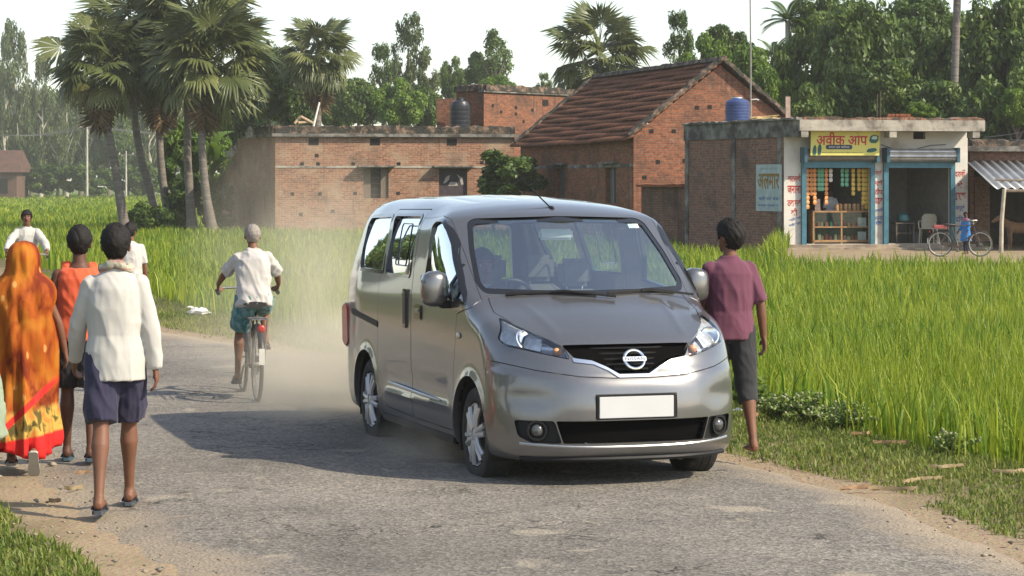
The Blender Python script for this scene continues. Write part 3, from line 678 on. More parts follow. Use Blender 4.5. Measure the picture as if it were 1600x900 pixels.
# ---- road sheet
def road_mat():
    m = bpy.data.materials.new('old_asphalt'); m.use_nodes = True; N, L = nodes(m); b = N['Principled BSDF']; b.inputs['Roughness'].default_value = .88; b.inputs['Specular IOR Level'].default_value = .2
    at = N.new('ShaderNodeAttribute'); at.attribute_name = 'tone'; tc = N.new('ShaderNodeTexCoord'); mp = N.new('ShaderNodeMapping'); L.new(tc.outputs['Object'], mp.inputs[0])
    def noise(s, d=6, rough=.6):
        n = N.new('ShaderNodeTexNoise'); n.inputs['Scale'].default_value = s; n.inputs['Detail'].default_value = d; n.inputs['Roughness'].default_value = rough; L.new(mp.outputs[0], n.inputs[0]); return n.outputs['Fac']
    def ramp(src, *st):
        r = N.new('ShaderNodeValToRGB'); e = r.color_ramp.elements
        for i, (p, c) in enumerate(st):
            q = e[i] if i < 2 else e.new(p); q.position = p; q.color = (*c, 1) if isinstance(c, tuple) else (c, c, c, 1)
        L.new(src, r.inputs[0]); return r.outputs[0]
    def mix(f, a, b2, bt='MIX'):
        mx = N.new('ShaderNodeMix'); mx.data_type = 'RGBA'; mx.blend_type = bt
        for i, v in ((0, f), (6, a), (7, b2)):
            if hasattr(v, 'node'): L.new(v, mx.inputs[i])
            else: mx.inputs[i].default_value = v if isinstance(v, float) else (*v, 1)
        return mx.outputs[2]
    big = noise(.45, 5); base = ramp(big, (.35, (.20, .181, .158)), (.65, (.30, .268, .228)))
    # aggregate: stones of mixed grey in dark binder
    v = N.new('ShaderNodeTexVoronoi'); v.inputs['Scale'].default_value = 46; L.new(mp.outputs[0], v.inputs['Vector'])
    st = ramp(v.outputs['Color'], (.1, .50), (.9, 1.32)); base = mix(.75, base, st, 'MULTIPLY')
    v2 = N.new('ShaderNodeTexVoronoi'); v2.inputs['Scale'].default_value = 14; v2.inputs['Randomness'].default_value = 1; L.new(mp.outputs[0], v2.inputs['Vector'])
    pit = ramp(noise(22, 8, .75), (.36, .45), (.50, 1.0)); base = mix(.7, base, pit, 'MULTIPLY')
    rough_ = ramp(noise(1.5, 7, .7), (.50, 0.0), (.66, 1.0)); rg = ramp(noise(38, 6, .8), (.40, .30), (.58, 1.15)); base = mix(mix(1.0, rough_, (.85, .85, .85), 'MULTIPLY'), base, mix(1.0, base, rg, 'MULTIPLY'))
    # worn pale flakes and bare patches
    fl = N.new('ShaderNodeTexVoronoi'); fl.inputs['Scale'].default_value = 1.35; fl.inputs['Randomness'].default_value = 1
    wv = N.new('ShaderNodeVectorMath'); wv.operation = 'MULTIPLY_ADD'; nn = N.new('ShaderNodeTexNoise'); nn.inputs['Scale'].default_value = 5; nn.inputs['Detail'].default_value = 4; L.new(mp.outputs[0], nn.inputs[0])
    L.new(nn.outputs['Color'], wv.inputs[0]); wv.inputs[1].default_value = (.55, .45, 0); L.new(mp.outputs[0], wv.inputs[2]); L.new(wv.outputs[0], fl.inputs['Vector'])
    f1 = ramp(fl.outputs['Distance'], (.10, 1.0), (.20, 0.0))
    fs = N.new('ShaderNodeTexVoronoi'); fs.inputs['Scale'].default_value = 4.1; L.new(wv.outputs[0], fs.inputs['Vector']); f2 = ramp(fs.outputs['Distance'], (.09, 1.0), (.20, 0.0))
    sel = ramp(noise(.8, 3), (.44, 0.0), (.54, 1.0)); f12 = mix(1.0, f1, mix(1.0, f2, sel, 'MULTIPLY'), 'ADD')
    base = mix(mix(1.0, f12, (.72, .72, .72), 'MULTIPLY'), base, (.40, .345, .265))
    # cracks
    vc = N.new('ShaderNodeTexVoronoi'); vc.feature = 'DISTANCE_TO_EDGE'; vc.inputs['Scale'].default_value = 3.2; L.new(wv.outputs[0], vc.inputs['Vector'])
    cr = ramp(vc.outputs['Distance'], (.008, 1.0), (.03, 0.0)); cs = ramp(noise(.7, 3), (.52, 0.0), (.60, 1.0)); cr = mix(1.0, cr, cs, 'MULTIPLY'); base = mix(cr, base, (.05, .045, .04))
    # dust blown in from the verges
    dn = N.new('ShaderNodeMath'); dn.operation = 'MULTIPLY_ADD'; dn.inputs[1].default_value = .9; L.new(noise(1.1, 8, .65), dn.inputs[0]); L.new(at.outputs['Fac'], dn.inputs[2])
    du = ramp(dn.outputs[0], (.62, 0.0), (1.25, 1.0)); base = mix(du, base, (.36, .29, .21))
    L.new(base, b.inputs['Base Color'])
    h = N.new('ShaderNodeMath'); h.operation = 'MULTIPLY_ADD'; h.inputs[1].default_value = .5; L.new(v.outputs['Distance'], h.inputs[0]); L.new(noise(22, 8, .75), h.inputs[2])
    bp = N.new('ShaderNodeBump'); bp.inputs['Distance'].default_value = .018; bp.inputs['Strength'].default_value = .9; L.new(h.outputs[0], bp.inputs['Height']); L.new(bp.outputs[0], b.inputs['Normal'])
    return m
n = 560; tt = np.linspace(0, 1, n)
def along(E, t):
    k = t*(len(E)-1); i = np.clip(k.astype(int), 0, len(E)-2); f = (k-i)[:, None]; return E[i]*(1-f)+E[i+1]*f
# pair the edges by equal arc fraction (denser near the eye)
tt = tt**1.7; RA, LA = along(RE, tt), along(LE, tt)
RA = RA+np.c_[(fbm(RA[:, 1], RA[:, 0]*0, 1.3, 5)-.5)*.35, np.zeros(n)]; LA = LA+np.c_[(fbm(LA[:, 1], LA[:, 0]*0, 1.3, 6)-.5)*.4, np.zeros(n)]
K = 21; u = np.linspace(0, 1, K)
P = LA[:, None]*(1-u)[None, :, None]+RA[:, None]*u[None, :, None]; px, py = P[..., 0], P[..., 1]
e = np.minimum(u, 1-u)[None]*np.linalg.norm(RA-LA, axis=1)[:, None]
pz = .012+.035*sstep(0, 1.2, e)+.012*(fbm(px, py, .8, 8)-.5)
pz[:, 0] = -.03; pz[:, -1] = -.03
dust = .55*(1-sstep(.0, .9, e))+.35*sstep(22, 34, py)
idx = np.arange(px.size).reshape(px.shape); Fq = np.stack([idx[:-1, :-1], idx[:-1, 1:], idx[1:, 1:], idx[1:, :-1]], -1).reshape(-1, 4)
o = np_mesh('road', np.c_[px.ravel(), py.ravel(), pz.ravel()], Fq, road_mat(), attr=dust.ravel(), sm=True); tag(o, kind='structure')
ROADZ = .045
# ---- blades of grass and rice, one mesh each
def leaf_mat(name, c1, c2, rough=.5, tl=.45, spec=.35):
    if name in MATS: return MATS[name]
    m = bpy.data.materials.new(name); m.use_nodes = True; MATS[name] = m; N, L = nodes(m); b = N['Principled BSDF']; b.inputs['Roughness'].default_value = rough; b.inputs['Specular IOR Level'].default_value = spec
    at = N.new('ShaderNodeAttribute'); at.attribute_name = 'tone'; r = N.new('ShaderNodeValToRGB'); r.color_ramp.elements[0].color = (*c1, 1); r.color_ramp.elements[1].color = (*c2, 1)
    L.new(at.outputs['Fac'], r.inputs[0]); L.new(r.outputs[0], b.inputs['Base Color'])
    t = N.new('ShaderNodeBsdfTranslucent'); L.new(r.outputs[0], t.inputs[0]); mx = N.new('ShaderNodeMixShader'); mx.inputs[0].default_value = tl
    L.new(b.outputs[0], mx.inputs[1]); L.new(t.outputs[0], mx.inputs[2]); L.new(mx.outputs[0], N['Material Output'].inputs[0]); return m
def blades(name, x, y, z, h, w, lean, tone, m, bend=1.0):
    n = len(x); a = RNG.uniform(0, 2*PI, n); d = np.c_[np.cos(a), np.sin(a), np.zeros(n)]
    ws = a+PI/2+RNG.normal(0, .5, n); s = np.c_[np.cos(ws), np.sin(ws), np.zeros(n)]*(w/2)[:, None]
    b = np.c_[x, y, z]; up = np.array([0, 0, 1.0])
    m1 = b+up*(h*.60)[:, None]+d*(h*lean*.30)[:, None]; tp = b+up*(h*(1-.45*lean*lean*bend))[:, None]+d*(h*lean)[:, None]
    V = np.stack([b-s*.8, b+s*.8, m1-s, m1+s, tp], 1).reshape(-1, 3); k = np.arange(n)[:, None]*5
    T = np.concatenate([k+np.array([[0, 1, 3]]), k+np.array([[0, 3, 2]]), k+np.array([[2, 3, 4]])], 1).reshape(-1, 3)
    return np_mesh(name, V, T, m, attr=np.repeat(tone, 5))
def scatter(x0, x1, y0, y1, dens):
    n = int((x1-x0)*(y1-y0)*dens); return RNG.uniform(x0, x1, n), RNG.uniform(y0, y1, n)
X, Y, H_, W_ = [], [], [], []
for (x0, x1, y0, y1, dens, wd) in ((.5, 7.5, 14.5, 20, 760, .0135), (-1, 8.5, 20, 26, 540, .0155), (-5, 10, 26, 36, 340, .019), (-12, 13, 36, 50, 170, .025), (-20, 17, 50, 75, 75, .038), (-34, 12, 75, 108, 40, .055), (-75, -8, 108, 170, 14, .10), (-105, -10, 170, 265, 5, .18), (-140, -20, 265, 410, 2.2, .30)):
    x, y = scatter(x0, x1, y0, y1, dens)
    keep = (x/y > -.27) & (x/y < .30)
    x, y = x[keep], y[keep]
    # tillers stand in clumps
    cs = .22 if y0 < 60 else .8
    x = np.where(RNG.random(len(x)) < .6, np.round(x/cs)*cs+RNG.normal(0, cs*.2, len(x)), x); y = np.where(RNG.random(len(y)) < .6, np.round(y/cs)*cs+RNG.normal(0, cs*.2, len(y)), y)
    _, r, _ = edge_out(x, y); w_ = 1.3+.5*fbm(x, y, .5, 3)
    keep = (r > w_+.15*RNG.normal(size=len(x))) & ~((y > 61.3+RNG.normal(0, .25, len(x))) & (x > .1118*y-.5+1.0*fbm(x, y, .6, 9)) & (y < 110))
    keep &= ~((y > 100.5) & (y < 125) & (x > -14.5))
    keep &= ~((y > 80) & (x > .05*y-1.0)) & ~((y > 72) & (x > .068*y))
    x, y, r = x[keep], y[keep], r[keep]
    hh = (.52+.18*fbm(x, y, .35, 11)+.1*fbm(x, y, 1.5, 12))*RNG.uniform(.58, 1.22, len(x))*(.78+.22*sstep(1.3, 2.6, r))
    X.append(x); Y.append(y); H_.append(hh); W_.append(np.full(len(x), wd)*RNG.uniform(.7, 1.3, len(x)))
X, Y, H_, W_ = map(np.concatenate, (X, Y, H_, W_))
tn = np.clip(fbm(X, Y, .25, 21)*.5+fbm(X, Y, 1.6, 22)*.4+RNG.normal(.05, .27, len(X))+.15*(RNG.random(len(X)) < .08), 0, 1)
o = blades('rice_crop', X, Y, land_z(X, Y), H_, W_, np.abs(RNG.normal(.18, .16, len(X)))+.04+.75*(RNG.random(len(X)) < .13)*RNG.random(len(X)), tn, leaf_mat('rice_leaf', (.062, .165, .009), (.38, .42, .035)))
tag(o, kind='stuff')
# short verge grass, patchy
X, Y, Hh = [], [], []
for (x0, x1, y0, y1, dens) in ((.3, 5, 12, 24, 1900), (-6, 2, 22, 36, 800), (-14, -3, 34, 52, 260), (-4.5, -1.2, 11, 16.5, 2600), (-7, -3.5, 16, 22, 500)):
    x, y = scatter(x0, x1, y0, y1, dens); e, r, l = edge_out(x, y); g = fbm(x, y, 1.1, 31)
    right = (r > .10) & (r < 2.1) & (g+.36*sstep(.08, .5, r) > .50); left = (l > .30) & (l < 4) & (g+.36*sstep(.2, .8, l) > .52)
    k = right | left; x, y, g = x[k], y[k], g[k]; X.append(x); Y.append(y); Hh.append(.022+.060*RNG.random(len(x))**2+.05*(g-.5))
X, Y, Hh = map(np.concatenate, (X, Y, Hh)); Hh = np.maximum(Hh, .02)
o = blades('verge_grass', X, Y, land_z(X, Y)-.005, Hh, RNG.uniform(.006, .012, len(X)), RNG.uniform(.2, .9, len(X)), np.clip(fbm(X, Y, .6, 41)*.8+RNG.normal(.1, .22, len(X)), 0, 1), leaf_mat('grass_leaf', (.075, .155, .016), (.33, .33, .08)))
tag(o, kind='stuff')
# grit and small stones along the road edges
mbs = []
n = 2600; t = RNG.random(n)**1.6*.42; side_ = RNG.random(n) < .5
Pp = np.where(side_[:, None], along(RE, t), along(LE, t)); off = RNG.normal(0, .45, n); Pp[:, 0] += off
V = []; T = []
octv = np.array([(1, 0, 0), (-1, 0, 0), (0, 1, 0), (0, -1, 0), (0, 0, 1), (0, 0, -1)], float); octf = np.array([(0, 2, 4), (2, 1, 4), (1, 3, 4), (3, 0, 4), (2, 0, 5), (1, 2, 5), (3, 1, 5), (0, 3, 5)])
sz = RNG.gamma(2.0, .0030, n)+.003
V = (octv[None]*(1+RNG.normal(0, .22, (n, 6, 3))))*sz[:, None, None]*np.array([1.2, 1.1, .7]); V += np.c_[Pp, np.full(n, ROADZ*.5)+sz*.2][:, None, :]
T = (octf[None]+np.arange(n)[:, None, None]*6).reshape(-1, 3)
o = np_mesh('road_grit', V.reshape(-1, 3), T, leaf_mat('grit', (.10, .085, .07), (.36, .30, .23), .9, 0.0), attr=np.repeat(RNG.random(n), 6)); tag(o, kind='stuff')
# ================================================================= buildings
class UB(MB):                                # mesh builder that keeps a UV in metres for every face
    def __init__(s): super().__init__(); s.uv = []
    def quad(s, P, uv): s.add(P, [tuple(range(len(P)))]); s.uv.append(uv); return s
    def sync(s):
        for f in s.f[len(s.uv):]: s.uv.append(None)
    def build(s, name, m, parent=None, sm=None, bevel=0, fix=False):
        s.sync(); me = bpy.data.meshes.new(name); me.from_pydata(s.v, [], s.f)
        if any(s.mi): me.polygons.foreach_set('material_index', s.mi)
        lay = me.uv_layers.new(name='UVMap'); k = 0
        for f, uv in zip(s.f, s.uv):
            if uv is None:
                a = Vector(s.v[f[0]]); n = (Vector(s.v[f[1]])-a).cross(Vector(s.v[f[-1]])-a); n = n.normalized() if n.length > 1e-9 else Vector((0, 0, 1))
                if abs(n.z) > .7: uv = [(s.v[i][0], s.v[i][1]) for i in f]
                else:
                    t = Vector((-n.y, n.x, 0)).normalized(); uv = [(Vector(s.v[i]).dot(t), s.v[i][2]) for i in f]
            for q in uv: lay.data[k].uv = q; k += 1
        if sm is not None: smooth(me, sm)
        return link(name, me, m, parent)
def wall(ub, P, u, L, z0, z1, ops=(), depth=.22, prof=None, nrm=None):
    """a wall face from P along unit u; ops = openings (s0, s1, za, zb); prof = top outline [(s, z)]"""
    u = Vector((u[0], u[1], 0)).normalized(); P = Vector((P[0], P[1], 0)); n = Vector((u.y, -u.x, 0)) if nrm is None else Vector(nrm)
    pt = lambda s, z, dd=0: P+u*s+Vector((0, 0, z))-n*dd
    if prof:
        pl = [(0, z0), (L, z0)]+list(prof)[::-1]; ub.quad([pt(s, z) for s, z in pl], pl); return
    ss = sorted({0, L, *[o[0] for o in ops], *[o[1] for o in ops]}); zz = sorted({z0, z1, *[o[2] for o in ops], *[o[3] for o in ops]})
    for a, b in zip(ss, ss[1:]):
        for c, d in zip(zz, zz[1:]):
            if any(o[0] <= a+1e-6 and b <= o[1]+1e-6 and o[2] <= c+1e-6 and d <= o[3]+1e-6 for o in ops): continue
            q = [(a, c), (b, c), (b, d), (a, d)]; ub.quad([pt(*w) for w in q], q)
    for a, b, c, d in ops:
        for (s0, q0), (s1, q1) in (((a, c), (a, d)), ((b, d), (b, c)), ((a, d), (b, d)), ((b, c), (a, c))):
            ub.quad([pt(s0, q0), pt(s1, q1), pt(s1, q1, depth), pt(s0, q0, depth)], [(0, q0), (0, q1), (depth, q1), (depth, q0)])
def obox(ub, P, u, s, z, size, out=0.0):
    """box centred at s along the wall, z up, its back face `out` proud of the wall"""
    u = Vector((u[0], u[1], 0)).normalized(); n = Vector((u.y, -u.x, 0)); c = Vector((P[0], P[1], 0))+u*s+n*(out+size[1]/2)+Vector((0, 0, z))
    ub.box(c, size, math.atan2(u.y, u.x)); return ub
def s_at(P, u, px):
    k = (px-800)/F; u = Vector(u).normalized(); return (k*P[1]-P[0])/(u.x-k*u.y)
def z_at(P, u, s, py):
    u = Vector(u).normalized(); return CH-(py-YH)*(P[1]+u.y*s)/F
def brick_mat(name, c1, c2, mortar, stain=(.05, .045, .04), sa=.42, moss=0.0, pale=.25, bump=.5, rain=.0):
    if name in MATS: return MATS[name]
    m = bpy.data.materials.new(name); m.use_nodes = True; MATS[name] = m; N, L = nodes(m); b = N['Principled BSDF']; b.inputs['Roughness'].default_value = .92; b.inputs['Specular IOR Level'].default_value = .15
    uv = N.new('ShaderNodeUVMap'); tc = N.new('ShaderNodeTexCoord')
    wob = N.new('ShaderNodeTexNoise'); wob.inputs['Scale'].default_value = 1.7; L.new(uv.outputs[0], wob.inputs[0])
    va = N.new('ShaderNodeVectorMath'); va.operation = 'MULTIPLY_ADD'; va.inputs[1].default_value = (.05, .05, 0); L.new(wob.outputs['Color'], va.inputs[0]); L.new(uv.outputs[0], va.inputs[2])
    br = N.new('ShaderNodeTexBrick'); L.new(va.outputs[0], br.inputs['Vector']); br.inputs['Scale'].default_value = 1.0
    br.inputs['Brick Width'].default_value = .25; br.inputs['Row Height'].default_value = .080; br.inputs['Mortar Size'].default_value = .011; br.inputs['Mortar Smooth'].default_value = .3; br.inputs['Bias'].default_value = -.1
    br.inputs['Color1'].default_value = (*c1, 1); br.inputs['Color2'].default_value = (*c2, 1); br.inputs['Mortar'].default_value = (*mortar, 1)
    def noise(s, vec, d=7, r=.65):
        n = N.new('ShaderNodeTexNoise'); n.inputs['Scale'].default_value = s; n.inputs['Detail'].default_value = d; n.inputs['Roughness'].default_value = r; L.new(vec, n.inputs[0]); return n.outputs['Fac']
    def ramp(src, p0, p1, a=0.0, z=1.0):
        r = N.new('ShaderNodeValToRGB'); e = r.color_ramp.elements; e[0].position = p0; e[1].position = p1; e[0].color = (a, a, a, 1); e[1].color = (z, z, z, 1); L.new(src, r.inputs[0]); return r.outputs[0]
    def mix(f, a, c, bt='MIX'):
        mx = N.new('ShaderNodeMix'); mx.data_type = 'RGBA'; mx.blend_type = bt
        for i, v in ((0, f), (6, a), (7, c)):
            if hasattr(v, 'node'): L.new(v, mx.inputs[i])
            else: mx.inputs[i].default_value = v if isinstance(v, float) else (*v, 1)
        return mx.outputs[2]
    # every brick its own shade: noise sampled finely
    col = mix(.55, br.outputs['Color'], ramp(noise(9, va.outputs[0], 3), .35, .65, .55, 1.3), 'MULTIPLY')
    col = mix(ramp(noise(.9, uv.outputs[0]), 1-pale-.1, 1-pale+.12), col, (.40, .29, .20))
    st = ramp(noise(.55, uv.outputs[0]), 1-sa-.06, 1-sa+.14); col = mix(mix(1.0, st, (.8, .8, .8), 'MULTIPLY'), col, stain)
    mp = N.new('ShaderNodeMapping'); mp.inputs['Scale'].default_value = (1.6, .16, 1); L.new(uv.outputs[0], mp.inputs[0])
    if rain: col = mix(mix(1.0, ramp(noise(1.6, mp.outputs[0], 6), 1-rain-.05, 1-rain+.1), (.85, .85, .85), 'MULTIPLY'), col, stain)
    L.new(col, b.inputs['Base Color'])
    h = N.new('ShaderNodeMath'); h.operation = 'MULTIPLY_ADD'; h.inputs[1].default_value = -1.0; L.new(br.outputs['Fac'], h.inputs[0]); L.new(noise(12, uv.outputs[0]), h.inputs[2])
    bp = N.new('ShaderNodeBump'); bp.inputs['Distance'].default_value = .03; bp.inputs['Strength'].default_value = bump; L.new(h.outputs[0], bp.inputs['Height']); L.new(bp.outputs[0], b.inputs['Normal'])
    return m
RED = brick_mat('red_brick', (.40, .19, .112), (.22, .098, .060), (.35, .28, .215), pale=.42, sa=.42, rain=.36)
DEEP = brick_mat('deep_red_brick', (.31, .115, .06), (.17, .066, .04), (.19, .14, .105), pale=.30, sa=.44, rain=.38)
DARKB = brick_mat('weathered_brick', (.31, .145, .095), (.19, .095, .068), (.23, .195, .165), pale=.25, sa=.44, rain=.38)
MOSSB = brick_mat('mossy_brick', (.27, .125, .08), (.17, .085, .06), (.20, .16, .13), pale=.2, sa=.5, rain=.45)
CONC = mat('old_concrete', (.22, .205, .18), .92, 0, .3, 3, .4, 25, dark=(.06, .055, .048), dscale=1.6, damt=.5)
CONC_L = mat('pale_concrete', (.40, .36, .30), .9, 0, .25, 4, .3, 25, dark=(.14, .12, .10), dscale=2.0, damt=.45)
PARA = mat('mossy_parapet', (.22, .145, .10), .95, 0, .45, 8, .9, 14, dark=(.035, .033, .026), dscale=3, damt=.55, dist=.05)
HOLE = mat('hole_shade', (.012, .010, .009), .95, 0, 0)  # near-black colour standing for the shade inside holes and openings
WOOD = mat('old_wood', (.17, .13, .095), .8, 0, .3, 6, .3, 30, stretch=(8, 8, 1))
def parapet(P0, P1, z, h, th, parent, m=PARA, rough=.05, name='parapet'):
    """irregular old coping along a line"""
    a = Vector((P0[0], P0[1], 0)); b = Vector((P1[0], P1[1], 0)); n = max(4, int((b-a).length/.22)); u = (b-a).normalized(); w = Vector((u.y, -u.x, 0)); rings = []
    for i in range(n+1):
        c = a+(b-a)*i/n; j = lambda: random.uniform(-rough, rough)
        rings.append([c+w*(th/2)+Vector((0, 0, z)), c+w*(th/2+j()*.5)+Vector((0, 0, z+h+j())), c-w*(th/2+j()*.5)+Vector((0, 0, z+h+j())), c-w*(th/2)+Vector((0, 0, z))])
    mb = MB(); mb.loft(rings); return mb.build(name, m, parent)
def putlogs(ub, P, u, spots):  # thin dark plates on the wall face, colour in place of shaded holes
    for px, py in spots:
        s = s_at(P, u, px); obox(ub, P, u, s, z_at(P, u, s, py), (.15, .012, .13), .003)
# ---------------------------------------------------------------- low brick house at the left
def low_house():
    A = Vector((-9.93, 102, 0)); B = Vector((.1, 103.6, 0)); K = Vector((-13.5, 113, 0)); u = (B-A).normalized(); L = (B-A).length; ul = (A-K).normalized(); LL = (A-K).length
    r = thing('brick_house', 'long low flat-roofed brick house with a shuttered window, behind the palms', 'house', A)
    off = -A
    def fin(ub, name, m, p=r, **k):
        ub.v = [tuple(Vector(v)+off) for v in ub.v]; return ub.build(name, m, p, **k)
    sw0, sw1 = s_at(A, u, 568), s_at(A, u, 607); sd0, sd1 = s_at(A, u, 686), s_at(A, u, 730)
    win = (sw0, sw1, 1.33, 2.58); door = (sd0, sd1, .05, 2.58)
    ub = UB(); wall(ub, A, u, L, -.7, 3.98, [win, door])
    s7 = LL*(1-.67)
    wall(ub, K, ul, LL, -.7, 4, prof=[(0, 2.35), (LL*.12, 2.75), (LL*.16, 2.95), (s7-.3, 3.40), (s7, 3.6), (s7+.02, 3.98), (LL, 3.98)])
    nb = Vector((-u.y, u.x, 0)); Bk = B+nb*10
    ub.quad([B, Bk, Bk+Vector((0, 0, 3.98)), B+Vector((0, 0, 3.98))], [(0, 0), (10, 0), (10, 3.98), (0, 3.98)])
    fin(ub, 'wall', RED)
    ub = UB(); q = [A+ul*-.0, B, Bk, A-ul*(LL*.67)]; ub.quad([Vector((p.x, p.y, 3.97)) for p in q], [(0, 0)]*4); fin(ub, 'roof', CONC)
    ub = UB(); obox(ub, A, u, L/2, 3.99, (L+.3, .55, .13), -.36); fin(ub, 'cornice', CONC)
    ub = UB(); obox(ub, K, ul, LL*.835, 3.99, (LL*.33, .50, .13), -.36); fin(ub, 'cornice', CONC)
    a, b = A+off, B+off; parapet(a, b, 4.055, .32, .26, r, rough=.05); parapet(a-ul*(LL*.33), a+ul*.05, 4.055, .34, .26, r)
    ub = UB(); putlogs(ub, A, u, [(495, 243), (472, 256), (497, 256), (552, 256), (623, 256), (457, 303), (500, 303), (555, 302), (622, 302), (753, 254), (520, 330), (470, 335)])
    for px in (490, 586, 706): obox(ub, A, u, s_at(A, u, px), 3.72, (.42, .014, .28), .003)  # vents are dark plates too
    fin(ub, 'hole_plates', HOLE)['kind'] = 'stuff'
    ub = UB(); obox(ub, A, u, L/2, 2.66, (L, .02, .09), .002); fin(ub, 'lintel_band', CONC_L)
    for s0, s1 in ((sw0, sw1), (sd0, sd1)):
        ub = UB(); obox(ub, A, u, (s0+s1)/2, 2.68, (s1-s0+.5, .42, .07), .0); fin(ub, 'sunshade', CONC)
    # window: wooden frame, one shutter leaf on each side, bars over a near-black sheet for the unlit room
    ub = UB(); w = sw1-sw0; sc = (sw0+sw1)/2
    obox(ub, A, u, sc, 1.955, (w, .02, 1.25), -.215); wo = fin(ub, 'window', HOLE)
    for q in (sw0+.16, sw1-.17): ub = UB(); obox(ub, A, u, q, 1.955, (.30, .04, 1.22), -.12); fin(ub, 'shutter_leaf', WOOD, wo)
    ub = UB()
    for k in range(5): obox(ub, A, u, sc, 1.48+k*.24, (w*.42, .02, .02), -.16)
    fin(ub, 'window_bars', mat('rusty_iron', (.09, .06, .045), .8), wo)
    ub = UB(); obox(ub, A, u, (sd0+sd1)/2, 1.32, (sd1-sd0, .04, 2.53), -.15); do = fin(ub, 'door', mat('purple_door', (.055, .042, .05), .8, 0, .3, 5))
    for p, c in (([(-.42, 1.95), (-.30, 2.22), (-.12, 2.33), (-.16, 2.12), (-.30, 1.98)], 0), ([(.16, 2.36), (.40, 2.20), (.46, 1.92), (.36, 1.90), (.30, 2.12)], 0), ([(-.20, 1.86), (.22, 1.86), (.16, 2.02), (-.12, 2.02)], 0)):
        mb = MB(); cc = (sd0+sd1)/2; n = Vector((u.y, -u.x, 0)); mb.prism(p, lambda x, z, w_: A+u*(cc+x)+n*w_+Vector((0, 0, z))+off, -.108, -.100); mb.build('torn_paper', mat('torn_paper', (.42, .38, .33), .9), do)
    return A, u
low_house()
# ---------------------------------------------------------------- taller brick room behind it
def tall_room():
    C = Vector((-1.24, 107, 0)); Rr = Vector((2.95, 112, 0)); Lf = Vector((-2.52, 109.4, 0)); u = (Rr-C).normalized(); ul = (C-Lf).normalized()
    r = thing('brick_house', 'taller square brick house rising behind the low one, beside the tiled roof', 'house', C); off = -C
    ub = UB(); wall(ub, C, u, (Rr-C).length, 0, 6.05); wall(ub, Lf, ul, (C-Lf).length, 0, 6.05)
    bk = Rr+(Lf-C); 
    ub.quad([Rr, bk, bk+Vector((0, 0, 6.05)), Rr+Vector((0, 0, 6.05))], [(0, 0), (4, 0), (4, 6), (0, 6)]); ub.quad([bk, Lf, Lf+Vector((0, 0, 6.05)), bk+Vector((0, 0, 6.05))], [(0, 0), (4, 0), (4, 6), (0, 6)])
    ub.v = [tuple(Vector(v)+off) for v in ub.v]; ub.build('wall', DEEP, r)
    ub = UB(); ub.quad([p+Vector((0, 0, 6.05))+off for p in (C, Rr, bk, Lf)], [(0, 0)]*4); ub.build('roof', CONC, r)
    ub = UB(); obox(ub, C+off, u, (Rr-C).length/2, 6.02, ((Rr-C).length+.2, .3, .08), -.2); ub.build('cornice', CONC, r)
    parapet(C+off, Rr+off, 6.06, .24, .26, r); parapet(Lf+off, C+off, 6.06, .26, .26, r)
    ub = UB(); putlogs(ub, C, u, [(806, 168), (783, 175), (832, 172), (806, 178), (770, 165), (818, 190)]); obox(ub, C, u, s_at(C, u, 852), 5.62, (.42, .014, .28), .003); ub.v = [tuple(Vector(v)+off) for v in ub.v]; ub.build('hole_plates', HOLE, r)['kind'] = 'stuff'
    ub = UB(); ub.box((D(697, 0, 107.5).x, 107.5, 2.85), (.80, .6, 5.7)); o = ub.build('brick_pillar', DEEP); tag(o, 'stub of red brick wall left of the black water tank', 'wall')
tall_room()
